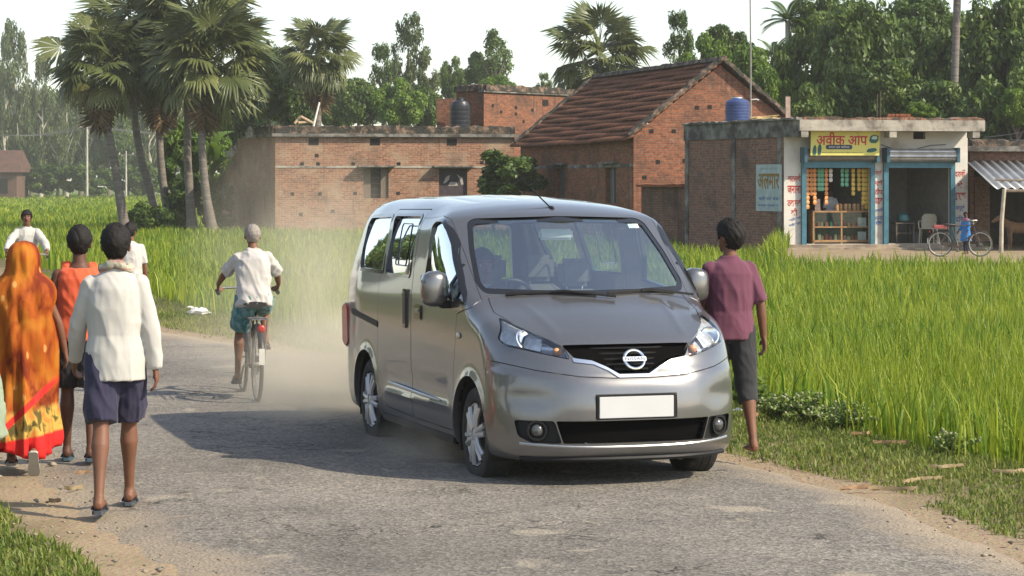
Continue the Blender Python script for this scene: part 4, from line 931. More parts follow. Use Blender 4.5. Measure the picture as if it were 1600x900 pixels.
# ---------------------------------------------------------------- tiled house
def tiled_house():
    C0 = Vector((4.25, 85, 0)); Lb = Vector((.35, 99, 0)); ug = Vector((.963, .27, 0)).normalized(); W = 6.45; ul = (C0-Lb).normalized(); LL = (C0-Lb).length
    Rg = C0+ug*W; EZ, AZ = 3.63, 6.20; Ap = C0+ug*(W/2)
    r = thing('tiled_house', 'brick house with a steep brown clay tile roof and a bare brick gable', 'house', C0); off = -C0
    s1a, s1b = s_at(Lb, ul, 868), s_at(Lb, ul, 883); s2a, s2b = s_at(Lb, ul, 946), s_at(Lb, ul, 963)
    w1 = (s1a, s1b, 1.25, 2.52); w2 = (s2a, s2b, 1.25, 2.52)
    def fin(ub, name, m, p=r, **k):
        ub.v = [tuple(Vector(v)+off) for v in ub.v]; return ub.build(name, m, p, **k)
    ub = UB(); wall(ub, Lb, ul, LL, -.7, EZ, [w1, w2]); wall(ub, C0, ug, W, -.7, EZ, prof=[(0, EZ), (W/2, AZ-.06), (W, EZ)])
    Bk = Lb+ug*W; ub.quad([Rg, Bk, Bk+Vector((0, 0, EZ)), Rg+Vector((0, 0, EZ))], [(0, 0), (LL, 0), (LL, EZ), (0, EZ)]); wall(ub, Bk, -ug, W, -.3, EZ, prof=[(0, EZ), (W/2, AZ-.06), (W, EZ)], nrm=(0, 1, 0))
    fin(ub, 'wall', DEEP)
    ub = UB(); obox(ub, Lb, ul, LL/2, 2.60, (LL, .02, .11), .002); fin(ub, 'lintel_band', CONC)
    for a, b, c, d in (w1, w2):
        ub = UB(); obox(ub, Lb, ul, (a+b)/2, (c+d)/2, (b-a, .03, d-c), -.20); wo = fin(ub, 'window', mat('dim_window', (.10, .11, .11), .5, 0, .2))
        ub = UB(); obox(ub, Lb, ul, (a+b)/2, (c+d)/2, (.06, .04, d-c), -.15); fin(ub, 'window_bar', WOOD, wo)
        ub = UB(); obox(ub, Lb, ul, (a+b)/2, 2.70, (b-a+.5, .22, .06), 0); fin(ub, 'sunshade', CONC)
    ub = UB(); putlogs(ub, C0, ug, [(1018, 205), (1053, 205), (1028, 253), (1070, 251), (1089, 168), (1109, 167), (1007, 277), (1135, 190)]); fin(ub, 'hole_plates', HOLE)['kind'] = 'stuff'
    # lower stain-dark plinth course
    # clay tiles: overlapping rows, each with a half-round wave
    for sgn, nm in ((-1, 'roof'), (1, 'roof')):
        ridge0 = Ap+ug*0-ul*(-.25); base = C0 if sgn < 0 else Rg
        sl = Vector((0, 0, EZ))+base-(Ap+Vector((0, 0, AZ))); sl0 = sl.length; sd = sl/sl0
        n = sd.cross(ul) if sd.cross(ul).z > 0 else ul.cross(sd); over = .42; rows = 15; cols = 72; dl = (sl0+over)/rows; Lr = LL+.45; V = []; T = []; tones = []
        sub = 4
        for i in range(rows):
            for e, (t, lift) in enumerate(((i*dl-.05, .005), ((i+1)*dl+.02, .075))):
                for j in range(cols*sub+1):
                    ph = j/sub*2*PI; wv = .030*math.cos(ph); jx = .012*math.sin(i*12.9+int(j/sub)*78.2)
                    p = Ap+Vector((0, 0, AZ+.05))+sd*(t+jx)+n*(lift+wv+.018*math.sin(i*3.1+j*.05)+.02*math.sin(j*.021+1.3))+ul*(.25-Lr*j/(cols*sub)); V.append(p+off)
        V = np.array([tuple(v) for v in V]); k = cols*sub+1; Fq = []; 
        for i in range(rows):
            a = 2*i*k; j = np.arange(k-1); Fq.append(np.stack([a+j, a+j+1, a+k+j+1, a+k+j], 1))
            tn = np.repeat(RNG.random(cols+1), sub)[:k]; tones += [tn*.6+.4*fbm(np.arange(k)*.05, np.full(k, i*.4), 1, 3), tn*.6+.4*fbm(np.arange(k)*.05, np.full(k, i*.4), 1, 3)]
            # front edge of the row
            V2 = V[a+k:a+2*k]-np.array(n)*.05; b0 = len(V); V = np.vstack([V, V2]) if False else V
        o = np_mesh('roof', V, np.vstack(Fq), leaf_mat('clay_tile', (.075, .035, .024), (.235, .10, .058), .9, 0.0, .15), r, attr=np.concatenate(tones), sm=False)
        md = o.modifiers.new('thick', 'SOLIDIFY'); md.thickness = .035; md.offset = -1
        # barge of mortar and half bricks up each gable end
        for e in (.10, -LL-.02):
            a = Ap+Vector((0, 0, AZ+.10))+ul*e; b = a+sd*(sl0+.25); rings = []
            for q in range(22):
                c = a+(b-a)*q/21; j = lambda: random.uniform(-.03, .03); rings.append([c+ul*.17+n*(.0+j()), c+ul*.15+n*(.13+j()), c-ul*.15+n*(.13+j()), c-ul*.17+n*j()])
            mb = MB(); mb.loft([[p+off for p in g] for g in rings]); mb.build('gable_coping', PARA, r)
    mb = MB(); rings = []
    for q in range(40):
        c = Ap+Vector((0, 0, AZ+.08))+ul*(.3-(LL+.5)*q/39)+off; j = lambda: random.uniform(-.025, .025); rings.append([c+ug*.2, c+ug*.12+Vector((0, 0, .15+j())), c-ug*.12+Vector((0, 0, .15+j())), c-ug*.2])
    mb.loft(rings); mb.build('ridge_cap', PARA, r)
    # low mossy wall in front of the gable
    P = Vector((D(1002, 0, 81.5).x, 81.5, 0)); Q = Vector((D(1072, 0, 79.2).x, 79.2, 0)); u = (Q-P).normalized(); z = CH-(292-YH)*81/F
    w = thing('boundary_wall', 'low blackened brick wall joining the tiled house to the shop', 'wall', P)
    ub = UB(); wall(ub, (0, 0), u, (Q-P).length, -.7, z); nn = Vector((-u.y, u.x, 0)); ub.quad([Vector((0, 0, z)), u*(Q-P).length+Vector((0, 0, z)), u*(Q-P).length+nn*.3+Vector((0, 0, z)), nn*.3+Vector((0, 0, z))], [(0, 0)]*4)
    ub.quad([Vector((0, 0, -.7)), Vector((0, 0, z)), nn*.3+Vector((0, 0, z)), nn*.3+Vector((0, 0, -.7))], [(0, 0), (0, 2), (.3, 2), (.3, 0)]); ub.build('wall', MOSSB, w)
    parapet((0, 0), u*(Q-P).length, z, .09, .40, w, rough=.02, name='coping', m=DEEP)
tiled_house()
# ---------------------------------------------------------------- shop
SA = Vector((8.04, 71.9, 0)); SU = Vector((.985, .174, 0)).normalized(); SN = Vector((SU.y, -SU.x, 0)); SK = Vector((5.54, 78, 0)); SUS = (SA-SK).normalized(); SL = s_at(SA, SU, 1512)
def sp(px, py, out=0.0):                     # point on the shop front (or a plane `out` metres before it) seen at a pixel
    P = SA+SN*out; s = s_at(P, SU, px); return P+SU*s+Vector((0, 0, z_at(P, SU, s, py)))
def shop():
    r = thing('shop', 'small white-fronted roadside shop with blue shutter frames and a raw brick side', 'shop', SA); off = -SA
    white = mat('lime_plaster', (.62, .58, .52), .9, 0, .10, 2.2, .25, 18, dark=(.42, .36, .29), dscale=1.1, damt=.40)
    blue = mat('blue_frame', (.045, .15, .20), .5, .1, .2, 6, dark=(.10, .09, .07), dscale=6, damt=.3)
    def fin(ub, name, m, p=r, **k):
        ub.v = [tuple(Vector(v)+off) for v in ub.v]; return ub.build(name, m, p, **k)
    S = lambda px: s_at(SA, SU, px)
    o1 = (S(1256), S(1361), .16, 2.62); o2 = (S(1384), S(1486), .16, 2.62); v = (S(1427), S(1446), 3.28, 3.60)
    ub = UB(); wall(ub, SA, SU, SL, -.2, 3.52, [o1, o2, v], depth=.24); fin(ub, 'front_wall', white)
    Bk = SK+SU*SL; Rr = SA+SU*SL; SD = (SA-SK).length
    ub = UB(); wall(ub, SK, SUS, SD, -.7, 3.35); fin(ub, 'side_wall', DARKB)
    ub = UB(); ub.quad([Rr, Bk, Bk+Vector((0, 0, 3.52)), Rr+Vector((0, 0, 3.52))], [(0, 0), (SD, 0), (SD, 3.5), (0, 3.5)]); ub.quad([Bk, SK, SK+Vector((0, 0, 3.52)), Bk+Vector((0, 0, 3.52))], [(0, 0), (SL, 0), (SL, 3.5), (0, 3.5)]); fin(ub, 'back_wall', DARKB)
    # concrete posts and beam in the brick side
    for px in (1074, 1147, 1219): ub = UB(); obox(ub, SK, SUS, s_at(SK, SUS, px), 1.55, (.22, .03, 3.7), .002); fin(ub, 'concrete_post', CONC)
    ub = UB(); obox(ub, SK, SUS, SD/2+.45, 3.58, (SD+.9, .10, .50), -.06); fin(ub, 'ring_beam', CONC)
    # roof slab with a one metre overhang
    e = 1.0; A2 = SA+SUS*e-SU*.02; ub = UB(); q = [A2, A2+SU*(SL-.02), Bk+SU*.1, SK]
    lo, hi = 3.50, 3.82; ub.quad([p+Vector((0, 0, hi)) for p in q], [(0, 0)]*4); ub.quad([p+Vector((0, 0, lo)) for p in q][::-1], [(0, 0)]*4)
    for i in range(4): a, b = q[i], q[(i+1) % 4]; ub.quad([a+Vector((0, 0, lo)), b+Vector((0, 0, lo)), b+Vector((0, 0, hi)), a+Vector((0, 0, hi))], [(0, 0), (5, 0), (5, .3), (0, .3)])
    fin(ub, 'roof', CONC_L)
    for px in (1258, 1396, 1526): ub = UB(); p = A2-SN*.0; obox(ub, A2, SU, s_at(A2, SU, px), 3.42, (.22, .5, .22), -.52); fin(ub, 'slab_bracket', CONC_L)
    a, b = A2+off-SN*.12, A2+SU*(SL-.02)+off-SN*.12; parapet(a, b, 3.82, .07, .2, r, rough=.035, m=mat('broken_brick_edge', (.26, .13, .08), .95, 0, .5, 12, .9, 12, dark=(.07, .06, .045), dscale=4, damt=.5, dist=.05), name='brick_edge'); parapet(SK+off, A2+off, 3.82, .06, .22, r, rough=.03, m=CONC, name='roof_edge')
    # two shop rooms
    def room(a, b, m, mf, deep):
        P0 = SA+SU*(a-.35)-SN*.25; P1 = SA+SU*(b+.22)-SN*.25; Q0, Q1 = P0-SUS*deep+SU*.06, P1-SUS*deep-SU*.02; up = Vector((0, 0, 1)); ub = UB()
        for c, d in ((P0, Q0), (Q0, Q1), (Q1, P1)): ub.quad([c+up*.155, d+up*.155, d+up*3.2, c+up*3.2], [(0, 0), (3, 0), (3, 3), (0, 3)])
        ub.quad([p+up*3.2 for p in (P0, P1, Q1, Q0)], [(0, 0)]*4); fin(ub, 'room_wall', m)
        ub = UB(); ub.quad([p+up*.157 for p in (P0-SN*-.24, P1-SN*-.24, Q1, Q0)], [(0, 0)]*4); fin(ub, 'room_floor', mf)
    room(o1[0], o1[1], mat('shaded_room_wall', (.028, .024, .020), .95, 0, .3), CONC, 3.2); room(o2[0], o2[1], mat('grey_wall', (.19, .175, .155), .95, 0, .15), CONC, 2.7)  # interior dimness is put into both wall colours, near-black in the first room
    ub = UB(); obox(ub, SA, SU, (v[0]+v[1])/2, 3.44, (v[1]-v[0], .02, .32), -.235); fin(ub, 'ventilator', HOLE)
    # blue steel frames and rolled shutters
    steel = mat('galvanised', (.46, .45, .43), .42, .6, .2, 5, dark=(.26, .22, .18), dscale=3, damt=.35)
    for k, (a, b, c, d) in enumerate((o1, o2)):
        for q in (a-.02, b+.02): ub = UB(); obox(ub, SA, SU, q, 1.36, (.14, .12, 2.44), .0); fin(ub, 'shutter_jamb', blue)
        ub = UB(); obox(ub, SA, SU, (a+b)/2, 2.52, (b-a+.1, .14, .20), .002); fin(ub, 'shutter_header', blue)
        rr = .19 if k else .165; mb = UB(); c0 = SA+SU*(a-.03)+SN*.24+Vector((0, 0, 2.80)); prof = []
        n = 26; st = 60; L0 = b-a+.06
        ring = []
        for j in range(2):
            ring.append([c0+SU*(L0*j)+SN*(rr*math.cos(2*PI*i/n)*(1+(.05 if i % 2 else -.03)))+Vector((0, 0, rr*math.sin(2*PI*i/n)*(1+(.05 if i % 2 else -.03)))) for i in range(n)])
        mb.loft(ring); fin(mb, 'rolled_shutter', steel if k else mat('dull_steel', (.20, .185, .17), .5, .5, .2, 5))
        for q in (a-.07, b+.07): ub = UB(); obox(ub, SA, SU, q, 2.80, (.09, .46, .44), .002); fin(ub, 'shutter_cheek', mat('blue_dark', (.035, .10, .135), .55, .1, .2))
    # plinth step
    ub = UB(); obox(ub, SA, SU, SL/2, .05, (SL+.1, .55, .20), .002); obox(ub, SA, SU, SL/2-.1, .0, (SL+.9, 1.15, .14), .003); fin(ub, 'plinth', mat('step_concrete', (.34, .27, .20), .95, 0, .25, 3, .4, 20, dark=(.17, .13, .10), dscale=1.4, damt=.45))
    ub = UB(); p0 = sp(1380, 236, .01); pts = [sp(1377, 226, .02), sp(1400, 234, .02), sp(1430, 233, .02), sp(1455, 227, .02), sp(1478, 226, .02)]; ub.tube(pts, .012, 5); fin(ub, 'wire', mat('wire_black', (.03, .03, .03), .6))
    # lettering painted on the three pillars
    redp = mat('red_paint', (.42, .045, .03), .8, 0, .25, 9); bluep = mat('blue_paint', (.10, .16, .34), .8, 0, .25, 9)
    base = Matrix((SU, Vector((0, 0, 1)), SN)).transposed().to_4x4()
    def letters(px, py, wpx, hpx, txt, m, rot=0):
        c = sp(px, py, .004)+off; k = (c-off).y/F; M = Matrix.Translation(c) @ base @ Matrix.Rotation(R(rot), 4, 'Z'); text_on('painted_word', txt, wpx*k, hpx*k, m, r, M, 0.0, fat=.03)
    for py, t, w in ((278, 'वाटलबो', 21), (296, 'जनाना', 22), (316, 'ठकगवं', 22), (331, 'की', 10)): letters(1241, py, w, 12, t, redp)
    for py, t in ((342, 'शहिद वनी'), (350, 'नजदीक सडक')): letters(1242, py, 20, 5, t, bluep, 14)
    for py, t in ((270, 'गोद्वि'), (286, 'प्वॉ'), (299, 'ठीप'), (314, 'पडाव')): letters(1373, py, 13, 10, t, redp)
    for py, t in ((328, 'उधारी'), (341, 'मना'), (348, 'है')): letters(1373, py, 13, 6, t, bluep, 6)
    for py, t, w in ((271, 'दरगाँ', 18), (289, 'के', 9), (307, 'नुस्खा', 19)): letters(1500, py, w, 12, t, redp)
    for py, t in ((325, 'आयुर्वे'), (342, 'दिक')): letters(1500, py, 15, 11, t, bluep)
    # sign board hung under the slab
    sb = thing('shop_signboard', 'yellow shop signboard with big red lettering above the open counter', 'sign', sp(1321, 221, .55))
    T = Matrix((SU, Vector((0, 0, 1)), SN)).transposed().to_4x4() @ Matrix.Rotation(R(5), 4, 'X'); k = sp(1321, 221, .55).y/F
    W, H = 112*k, 44*k
    def on(mb, nm, m, p=sb, sm=None): mb.v = [tuple(T @ Vector(q)) for q in mb.v]; return mb.build(nm, m, p, sm)
    on(MB().box((0, 0, -.02), (W, H, .03)), 'board', mat('sign_yellow', (.66, .60, .16), .6, 0, .05, 3)); ink = mat('sign_green_ink', (.02, .10, .09), .6, 0, .1)
    on(MB().box((0, H/2+.012, -.02), (W+.06, .024, .05)), 'sign_frame', CONC)
    red = mat('sign_red', (.50, .03, .04), .6, 0, 0); text_on('lettering', 'अवीक ओप', W*.74, H*.46, red, sb, T @ Matrix.Translation((-.05*W+.0, .10*H, 0)), .002, fat=.02)
    on(MB().prism(rnd([(-.28*W, -.28*H), (.10*W, -.28*H), (.10*W, -.12*H), (-.28*W, -.12*H)], .05), lambda a, b, c: (a, b, c), -.004, .003), 'caption_panel', mat('sign_navy', (.03, .04, .07), .6, 0, 0)); text_on('lettering', 'राशन एवं किराना', W*.30, H*.085, mat('sign_white', (.8, .8, .78), .6, 0, 0), sb, T @ Matrix.Translation((-.09*W, -.20*H, 0)), .005)
    text_on('lettering', 'दैनिक उपयोग की सामग्री, मिर्च, मसाला व पान', W*.60, H*.055, ink, sb, T @ Matrix.Translation((-.04*W, -.40*H, 0)), .002); text_on('lettering', 'मो. 98 00 00', W*.15, H*.045, red, sb, T @ Matrix.Translation((.37*W, .40*H, 0)), .002)
    bl = lambda pts: on(MB().prism(pts, lambda a, b, c: (a*W, b*H, c), -.004, .002), 'picture', ink)
    bl(rnd([(.345, .02), (.36, .20), (.42, .25), (.48, .20), (.485, .06), (.45, -.06), (.37, -.06)], .1)); on(MB().prism(rnd([(.37, .10), (.40, .20), (.45, .20), (.47, .10), (.42, .06)], .1), lambda a, b, c: (a*W, b*H, c), -.002, .005), 'picture', mat('sign_pale', (.45, .62, .58), .6, 0, .2, 60))
    bl(rnd([(.31, -.40), (.32, -.26), (.44, -.22), (.47, -.30), (.42, -.38)], .1)); bl(rnd([(-.47, -.48), (-.47, -.25), (-.44, -.10), (-.415, -.22), (-.42, -.48)], .1)); bl(rnd([(-.395, -.48), (-.40, -.22), (-.37, -.05), (-.34, -.20), (-.355, -.48)], .1))
    for q in (-.42, .42): on(MB().tube([(q*W, H*.5, -.03), (q*W, H*.5+.22, -.03)], .012, 6), 'sign_bracket', CONC)
    # painted notice board on the brick side
    P = SK+Vector((SUS.y, -SUS.x, 0))*.02; s0, s1 = s_at(P, SUS, 1182), s_at(P, SUS, 1221.5); sc = (s0+s1)/2; z0, z1 = z_at(P, SUS, sc, 330), z_at(P, SUS, sc, 257); n = Vector((SUS.y, -SUS.x, 0))
    c = P+SUS*sc+Vector((0, 0, (z0+z1)/2)); nb = thing('notice_board', 'pale blue painted notice board on the raw brick side wall', 'sign', c); T2 = Matrix((SUS, Vector((0, 0, 1)), n)).transposed().to_4x4(); W2, H2 = s1-s0, z1-z0
    mb = MB().box((0, 0, .005), (W2, H2, .03)); mb.v = [tuple(T2 @ Vector(q)) for q in mb.v]; mb.build('board', mat('notice_pale', (.40, .47, .46), .8, 0, .15, 4), nb)
    gold = mat('notice_ochre', (.28, .17, .04), .8, 0, .2)
    text_on('lettering', 'अलमार', W2*.86, H2*.34, gold, nb, T2 @ Matrix.Translation((0, .14*H2, 0)), .023, fat=.03); text_on('lettering', 'वही दर वेब', W2*.8, H2*.10, bluep, nb, T2 @ Matrix.Translation((0, -.23*H2, 0)), .023, fat=.02)
    text_on('lettering', 'सदस्य पक्का नं.', W2*.8, H2*.08, bluep, nb, T2 @ Matrix.Translation((0, -.38*H2, 0)), .023, fat=.02); text_on('lettering', 'आपका स्वागत', W2*.7, H2*.06, mat('notice_grey', (.2, .24, .25), .8), nb, T2 @ Matrix.Translation((0, .40*H2, 0)), .023)
shop()
# ---------------------------------------------------------------- lean-to shed at the right
def shed():
    P = Vector((14.05, 74.6, 0)); r = thing('lean_to_shed', 'lean-to shed with a corrugated iron awning beside the shop', 'shed', P); u = Vector((.99, .10, 0)).normalized(); off = -P
    n = Vector((u.y, -u.x, 0))
    def fin(ub, name, m, p=r, **k):
        ub.v = [tuple(Vector(v)+off) for v in ub.v]; return ub.build(name, m, p, **k)
    s0, s1 = s_at(P, u, 1533), s_at(P, u, 1557); ub = UB(); wall(ub, P, u, 9, -.2, 2.95, [(.12, 3.6, .0, 2.35), (4.2, 8, 0, 2.2)], depth=.3); fin(ub, 'wall', DARKB)
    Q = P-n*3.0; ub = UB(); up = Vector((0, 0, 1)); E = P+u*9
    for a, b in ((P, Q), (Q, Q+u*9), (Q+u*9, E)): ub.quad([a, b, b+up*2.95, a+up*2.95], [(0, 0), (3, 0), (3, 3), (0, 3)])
    ub.quad([a+up*2.95 for a in (P, E, Q+u*9, Q)], [(0, 0)]*4); fin(ub, 'room_wall', mat('dark_shed_wall', (.05, .042, .035), .95, 0, .3))  # darkness of the shed interior is put into this wall colour
    ub = UB(); obox(ub, P-n*.9, u, (s0+s1)/2+.05, 1.16, (s1-s0, .06, 2.0), 0); fin(ub, 'door', brick_mat('pale_brick_panel', (.36, .23, .16), (.28, .17, .12), (.25, .2, .16), pale=.3))
    ub = UB(); obox(ub, P, u, 4.5, 3.02, (9.3, .7, .16), -.4); fin(ub, 'roof_slab', CONC); parapet(off*0+Vector((0, 0, 0))+n*.05, u*9+n*.05, 3.10, .18, .4, r, rough=.05)
    # corrugated awning
    a0 = P+Vector((-.15, -.02, 2.62)); f0 = Vector((13.62, 68.8, 1.80)); Lx = 7.5; nx = 170; V = []
    for t in (0, 1):
        for i in range(nx+1):
            p = a0+(f0-a0)*t+u*(Lx*i/nx)+Vector((0, 0, .035*math.cos(2*PI*i/6)+.02*math.sin(i*.05+2*t))); V.append(tuple(p+off))
    j = np.arange(nx); m = mat('corrugated_iron', (.34, .345, .34), .45, .45, .2, 3, stretch=(1, .3, 1), dark=(.38, .25, .055), dscale=.55, damt=.33)
    o = np_mesh('awning', np.array(V), np.stack([j, j+1, nx+2+j, nx+1+j], 1), m, r); md = o.modifiers.new('t', 'SOLIDIFY'); md.thickness = .012
    mb = MB(); mb.tube([f0+u*.35+Vector((0, 0, -.05))+off, f0+u*7+Vector((0, 0, -.05))+off], .045, 6); mb.build('awning_beam', WOOD, r)
    mb = MB(); q = (f0+(a0-f0)*.22)+off; mb.tube([q+u*.25+Vector((0, 0, .08)), q+u*1.25+Vector((0, 0, .05))], .035, 6); mb.build('loose_stick', WOOD, r)
    po = G(1564, 396); mb = MB(); mb.tube([po+off+Vector((0, 0, -.1)), po+off+Vector((.02, 0, .9)), po+off+Vector((.10, .03, 1.80))], [.065, .058, .055], 8); mb.build('awning_post', mat('bleached_pole', (.42, .36, .28), .85, 0, .2, 5), r, 40)
    mb = MB(); mb.tube([po+u*4+off+Vector((0, 0, -.1)), po+off+u*4+Vector((.1, .03, 1.84))], [.065, .055], 8); mb.build('awning_post', MATS['bleached_pole'], r, 40)
shed()
# far hamlet house at the left edge
def far_house():
    d = 330; p = G(0, 300); x0 = D(-55, 0, d).x; x1 = D(26, 0, d).x; zt = CH-(268-YH)*d/F; zr = CH-(234-YH)*d/F
    r = thing('tiled_house', 'distant reddish house with a tiled roof at the far edge of the field', 'house', (x1, d, 0)); W = x1-x0
    ub = UB(); ub.box((-W/2, 4, zt/2-.2), (W, 8, zt+.4)); ub.build('wall', brick_mat('far_brick', (.15, .08, .06), (.11, .06, .045), (.2, .15, .12)), r)
    mb = MB(); mb.add([(-W-.6, -.6, zt-.1), (.6, -.6, zt-.1), (.1, 4, zr), (-W, 4, zr), (-W-.6, 8.6, zt-.1), (.6, 8.6, zt-.1)], [(0, 1, 2, 3), (3, 2, 5, 4), (1, 5, 2), (0, 3, 4), (0, 4, 5, 1)]); mb.build('roof', mat('far_tile', (.09, .045, .034), .9, 0, .3, 1), r)
    mb = MB(); mb.box((-W*.25, -.02, zt*.45), (1.1, .06, 2.0)); mb.build('door', HOLE, r)
far_house()
# ================================================================= palms, trees, shrubs
BARK = mat('bark', (.16, .13, .105), .9, 0, .35, 4, .6, 16, stretch=(3, 3, .6), dist=.04)
PBARK = mat('palm_bark', (.17, .145, .125), .9, 0, .3, 3, .7, 9, stretch=(.5, .5, 3), dist=.05)
WHITEB = mat('pale_bark', (.42, .38, .32), .85, 0, .25, 3, stretch=(2, 2, .5))
L_PALM = leaf_mat('palm_leaf', (.035, .062, .018), (.215, .225, .075), .38, .22, .45)
L_DEAD = leaf_mat('dead_palm_leaf', (.11, .065, .035), (.27, .18, .10), .8, .2, .2)
L_DARK = leaf_mat('mango_leaf', (.022, .052, .011), (.13, .195, .032), .45, .25)
L_MID = leaf_mat('broad_leaf', (.035, .075, .016), (.15, .215, .04), .5, .3)
L_PALE = leaf_mat('airy_leaf', (.045, .072, .026), (.15, .18, .065), .55, .3)
L_BRIGHT = leaf_mat('bright_leaf', (.06, .13, .014), (.19, .28, .035), .5, .35)
def fan_leaf(Rb, pet, nseg, rng, droop):
    """palmyra leaf along +X, upper side +Z: petiole then a folded fan"""
    V, T = [], []
    # petiole as a thin three sided bar
    n = 5
    for i in range(n+1):
        t = i/n; x = pet*t; z = -.10*pet*t*t; w = .035*(1-.5*t)
        V += [(x, -w, z), (x, w, z), (x, 0, z-.03)]
    for i in range(n):
        a = 3*i
        for j in range(3): T += [(a+j, a+(j+1) % 3, a+3+j), (a+(j+1) % 3, a+3+(j+1) % 3, a+3+j)]
    hx, hz = pet, -.10*pet; span = R(122); da = 2*span/nseg
    for k in range(nseg):
        a = -span+da*(k+.5)+rng.normal(0, .03); Rk = Rb*(1-.22*abs(a/span)**2)*rng.uniform(.88, 1.06); sp = .60+.06*rng.random(); fold = .035*Rb
        def pt(r, an, z):
            return (hx+r*math.cos(an), r*math.sin(an), hz+z-droop*(r/Rb)**2*Rb*(.35+.65*abs(math.sin(an))**1.0)-.10*r*r/Rb)
        b = len(V); tipd = -rng.uniform(.02, .30)*Rb
        V += [pt(.03, a, 0), pt(sp*Rk, a-da*.5, -fold), pt(sp*Rk*1.04, a, fold), pt(sp*Rk, a+da*.5, -fold), pt(Rk, a+rng.normal(0, .05), tipd)]
        T += [(b, b+1, b+2), (b, b+2, b+3), (b+1, b+4, b+2), (b+2, b+4, b+3)]
    return np.array(V), np.array(T)
def leaf_set(leaves, name, m, parent):
    V, T, A = [], [], []; o = 0
    for v, t, tone in leaves: V.append(v); T.append(t+o); A.append(np.full(len(v), tone)); o += len(v)
    return np_mesh(name, np.vstack(V), np.vstack(T), m, parent, attr=np.clip(np.concatenate(A), 0, 1))
def orient(v, az, el, roll, at):
    M = Matrix.Rotation(az, 4, 'Z') @ Matrix.Rotation(-el, 4, 'Y') @ Matrix.Rotation(roll, 4, 'X')
    return v @ np.array(M.to_3x3()).T+np.array(at)
def fan_palm(path, crown, label, group, nl=34, Rb=.95, pet=1.15, seed=1, skirt=12, rad=.19, sz=1.0):
    rng = np.random.default_rng(seed); base = Vector(path[0]); r = thing('palm_tree', label, 'palm tree', base, 0, group)
    pts = [Vector(p)-base for p in path]
    n = 24; ts = np.linspace(0, 1, len(pts)); fx, fy, fz = [pchip(ts, [p[i] for p in pts]) for i in range(3)]; tt = np.linspace(0, 1, n)
    P = [Vector((float(fx(t)), float(fy(t)), float(fz(t)))) for t in tt]
    mb = MB(); mb.tube(P, [rad*(1+.75*math.exp(-t*14))*(1-.28*t)*(1+.03*math.sin(i*2.4)) for i, t in enumerate(tt)], 12); mb.build('trunk', PBARK, r, 50)
    c = P[-1]; cr = Vector(crown)-base; L = []
    for i in range(nl):
        f = (i+.5)/nl; el = math.asin(max(-1, min(1, 1.0-1.62*f)))+rng.normal(0, .10); az = i*2.39996+rng.normal(0, .25); k = rng.uniform(.85, 1.1)*sz
        v, t = fan_leaf(Rb*k*1.10, pet*k*rng.uniform(.75, 1.1), 28, rng, .18+.38*f+rng.uniform(0, .16))
        v = orient(v, az, el, rng.normal(0, .45), c+(cr-c)*.55*(1-f)); L.append((v, t, .22+.30*rng.random()+.20*(rng.random() < .3)+.35*(f > .75)*rng.random()))
    leaf_set(L, 'crown', L_PALM, r)
    L = []
    for i in range(skirt):
        az = i*2.39996+rng.normal(0, .3); v, t = fan_leaf(Rb*.85*sz, .6*sz, 18, rng, .5); v = orient(v, az, R(-76)+rng.normal(0, .10), rng.normal(0, .6), c-Vector((0, 0, .55+.95*rng.random()))); L.append((v, t, rng.random()))
    if skirt: leaf_set(L, 'dead_leaf_skirt', L_DEAD, r)
    # fruit and old stubs in the heart of the crown
    mb = MB()
    for i in range(9):
        a = i*2.4; mb.ball(c+Vector((math.cos(a)*.28, math.sin(a)*.28, -.05-.18*(i % 3))), .13+.03*(i % 2), 8, 6)
    mb.build('fruit_cluster', mat('palm_fruit', (.035, .025, .018), .7), r, 60)['kind'] = 'stuff'
    return r
PG = 'fan palms clustered at the left of the brick house'
def path_px(pts, d): return [Vector((D(px, py, d).x, d, max(-.5, D(px, py, d).z) if i else -.55)) for i, (px, py) in enumerate(pts)]
fan_palm(path_px([(198, 352), (182, 274), (171, 211), (163, 150), (158, 105)], 104), D(150, 82, 104), 'leftmost palm of the cluster, its thin trunk curving left over the field', PG, 40, 1.12, 1.5, 11, 16)
fan_palm(path_px([(253, 359), (236, 304), (222, 253), (211, 190), (205, 100), (204, 60)], 107), D(203, 45, 107), 'palm with a long leaning bare trunk, second from the left in the cluster', PG, 42, 1.2, 1.5, 12, 6)
fan_palm(path_px([(272, 359), (256, 296), (250, 232), (248, 170), (250, 110)], 109), D(255, 70, 109), 'middle palm of the cluster with a brown skirt tucked below its crown', PG, 36, 1.15, 1.4, 13, 14)
fan_palm(path_px([(302, 359), (296, 296), (293, 236), (293, 177), (296, 60), (298, 20)], 106), D(300, -5, 106), 'tallest palm of the cluster, crown running out of the top of the view', PG, 42, 1.2, 1.5, 14, 4)
fan_palm(path_px([(336, 359), (321, 296), (316, 236), (314, 170), (322, 98)], 103), D(335, 75, 103), 'rightmost palm of the cluster with the widest pale fan leaves', PG, 46, 1.3, 1.6, 15, 16)
fan_palm(path_px([(500, 380), (497, 230), (496, 150), (497, 92)], 126), D(497, 62, 126), 'single palm standing behind the flat roof of the low brick house', None, 42, 1.1, 1.25, 16, 16, .22, .95)
fan_palm(path_px([(940, 380), (938, 230), (937, 150), (936, 98)], 122), D(936, 62, 122), 'single palm with a round crown above the clay tile roof', None, 40, 1.2, 1.55, 17, 5, .22, 1.0)
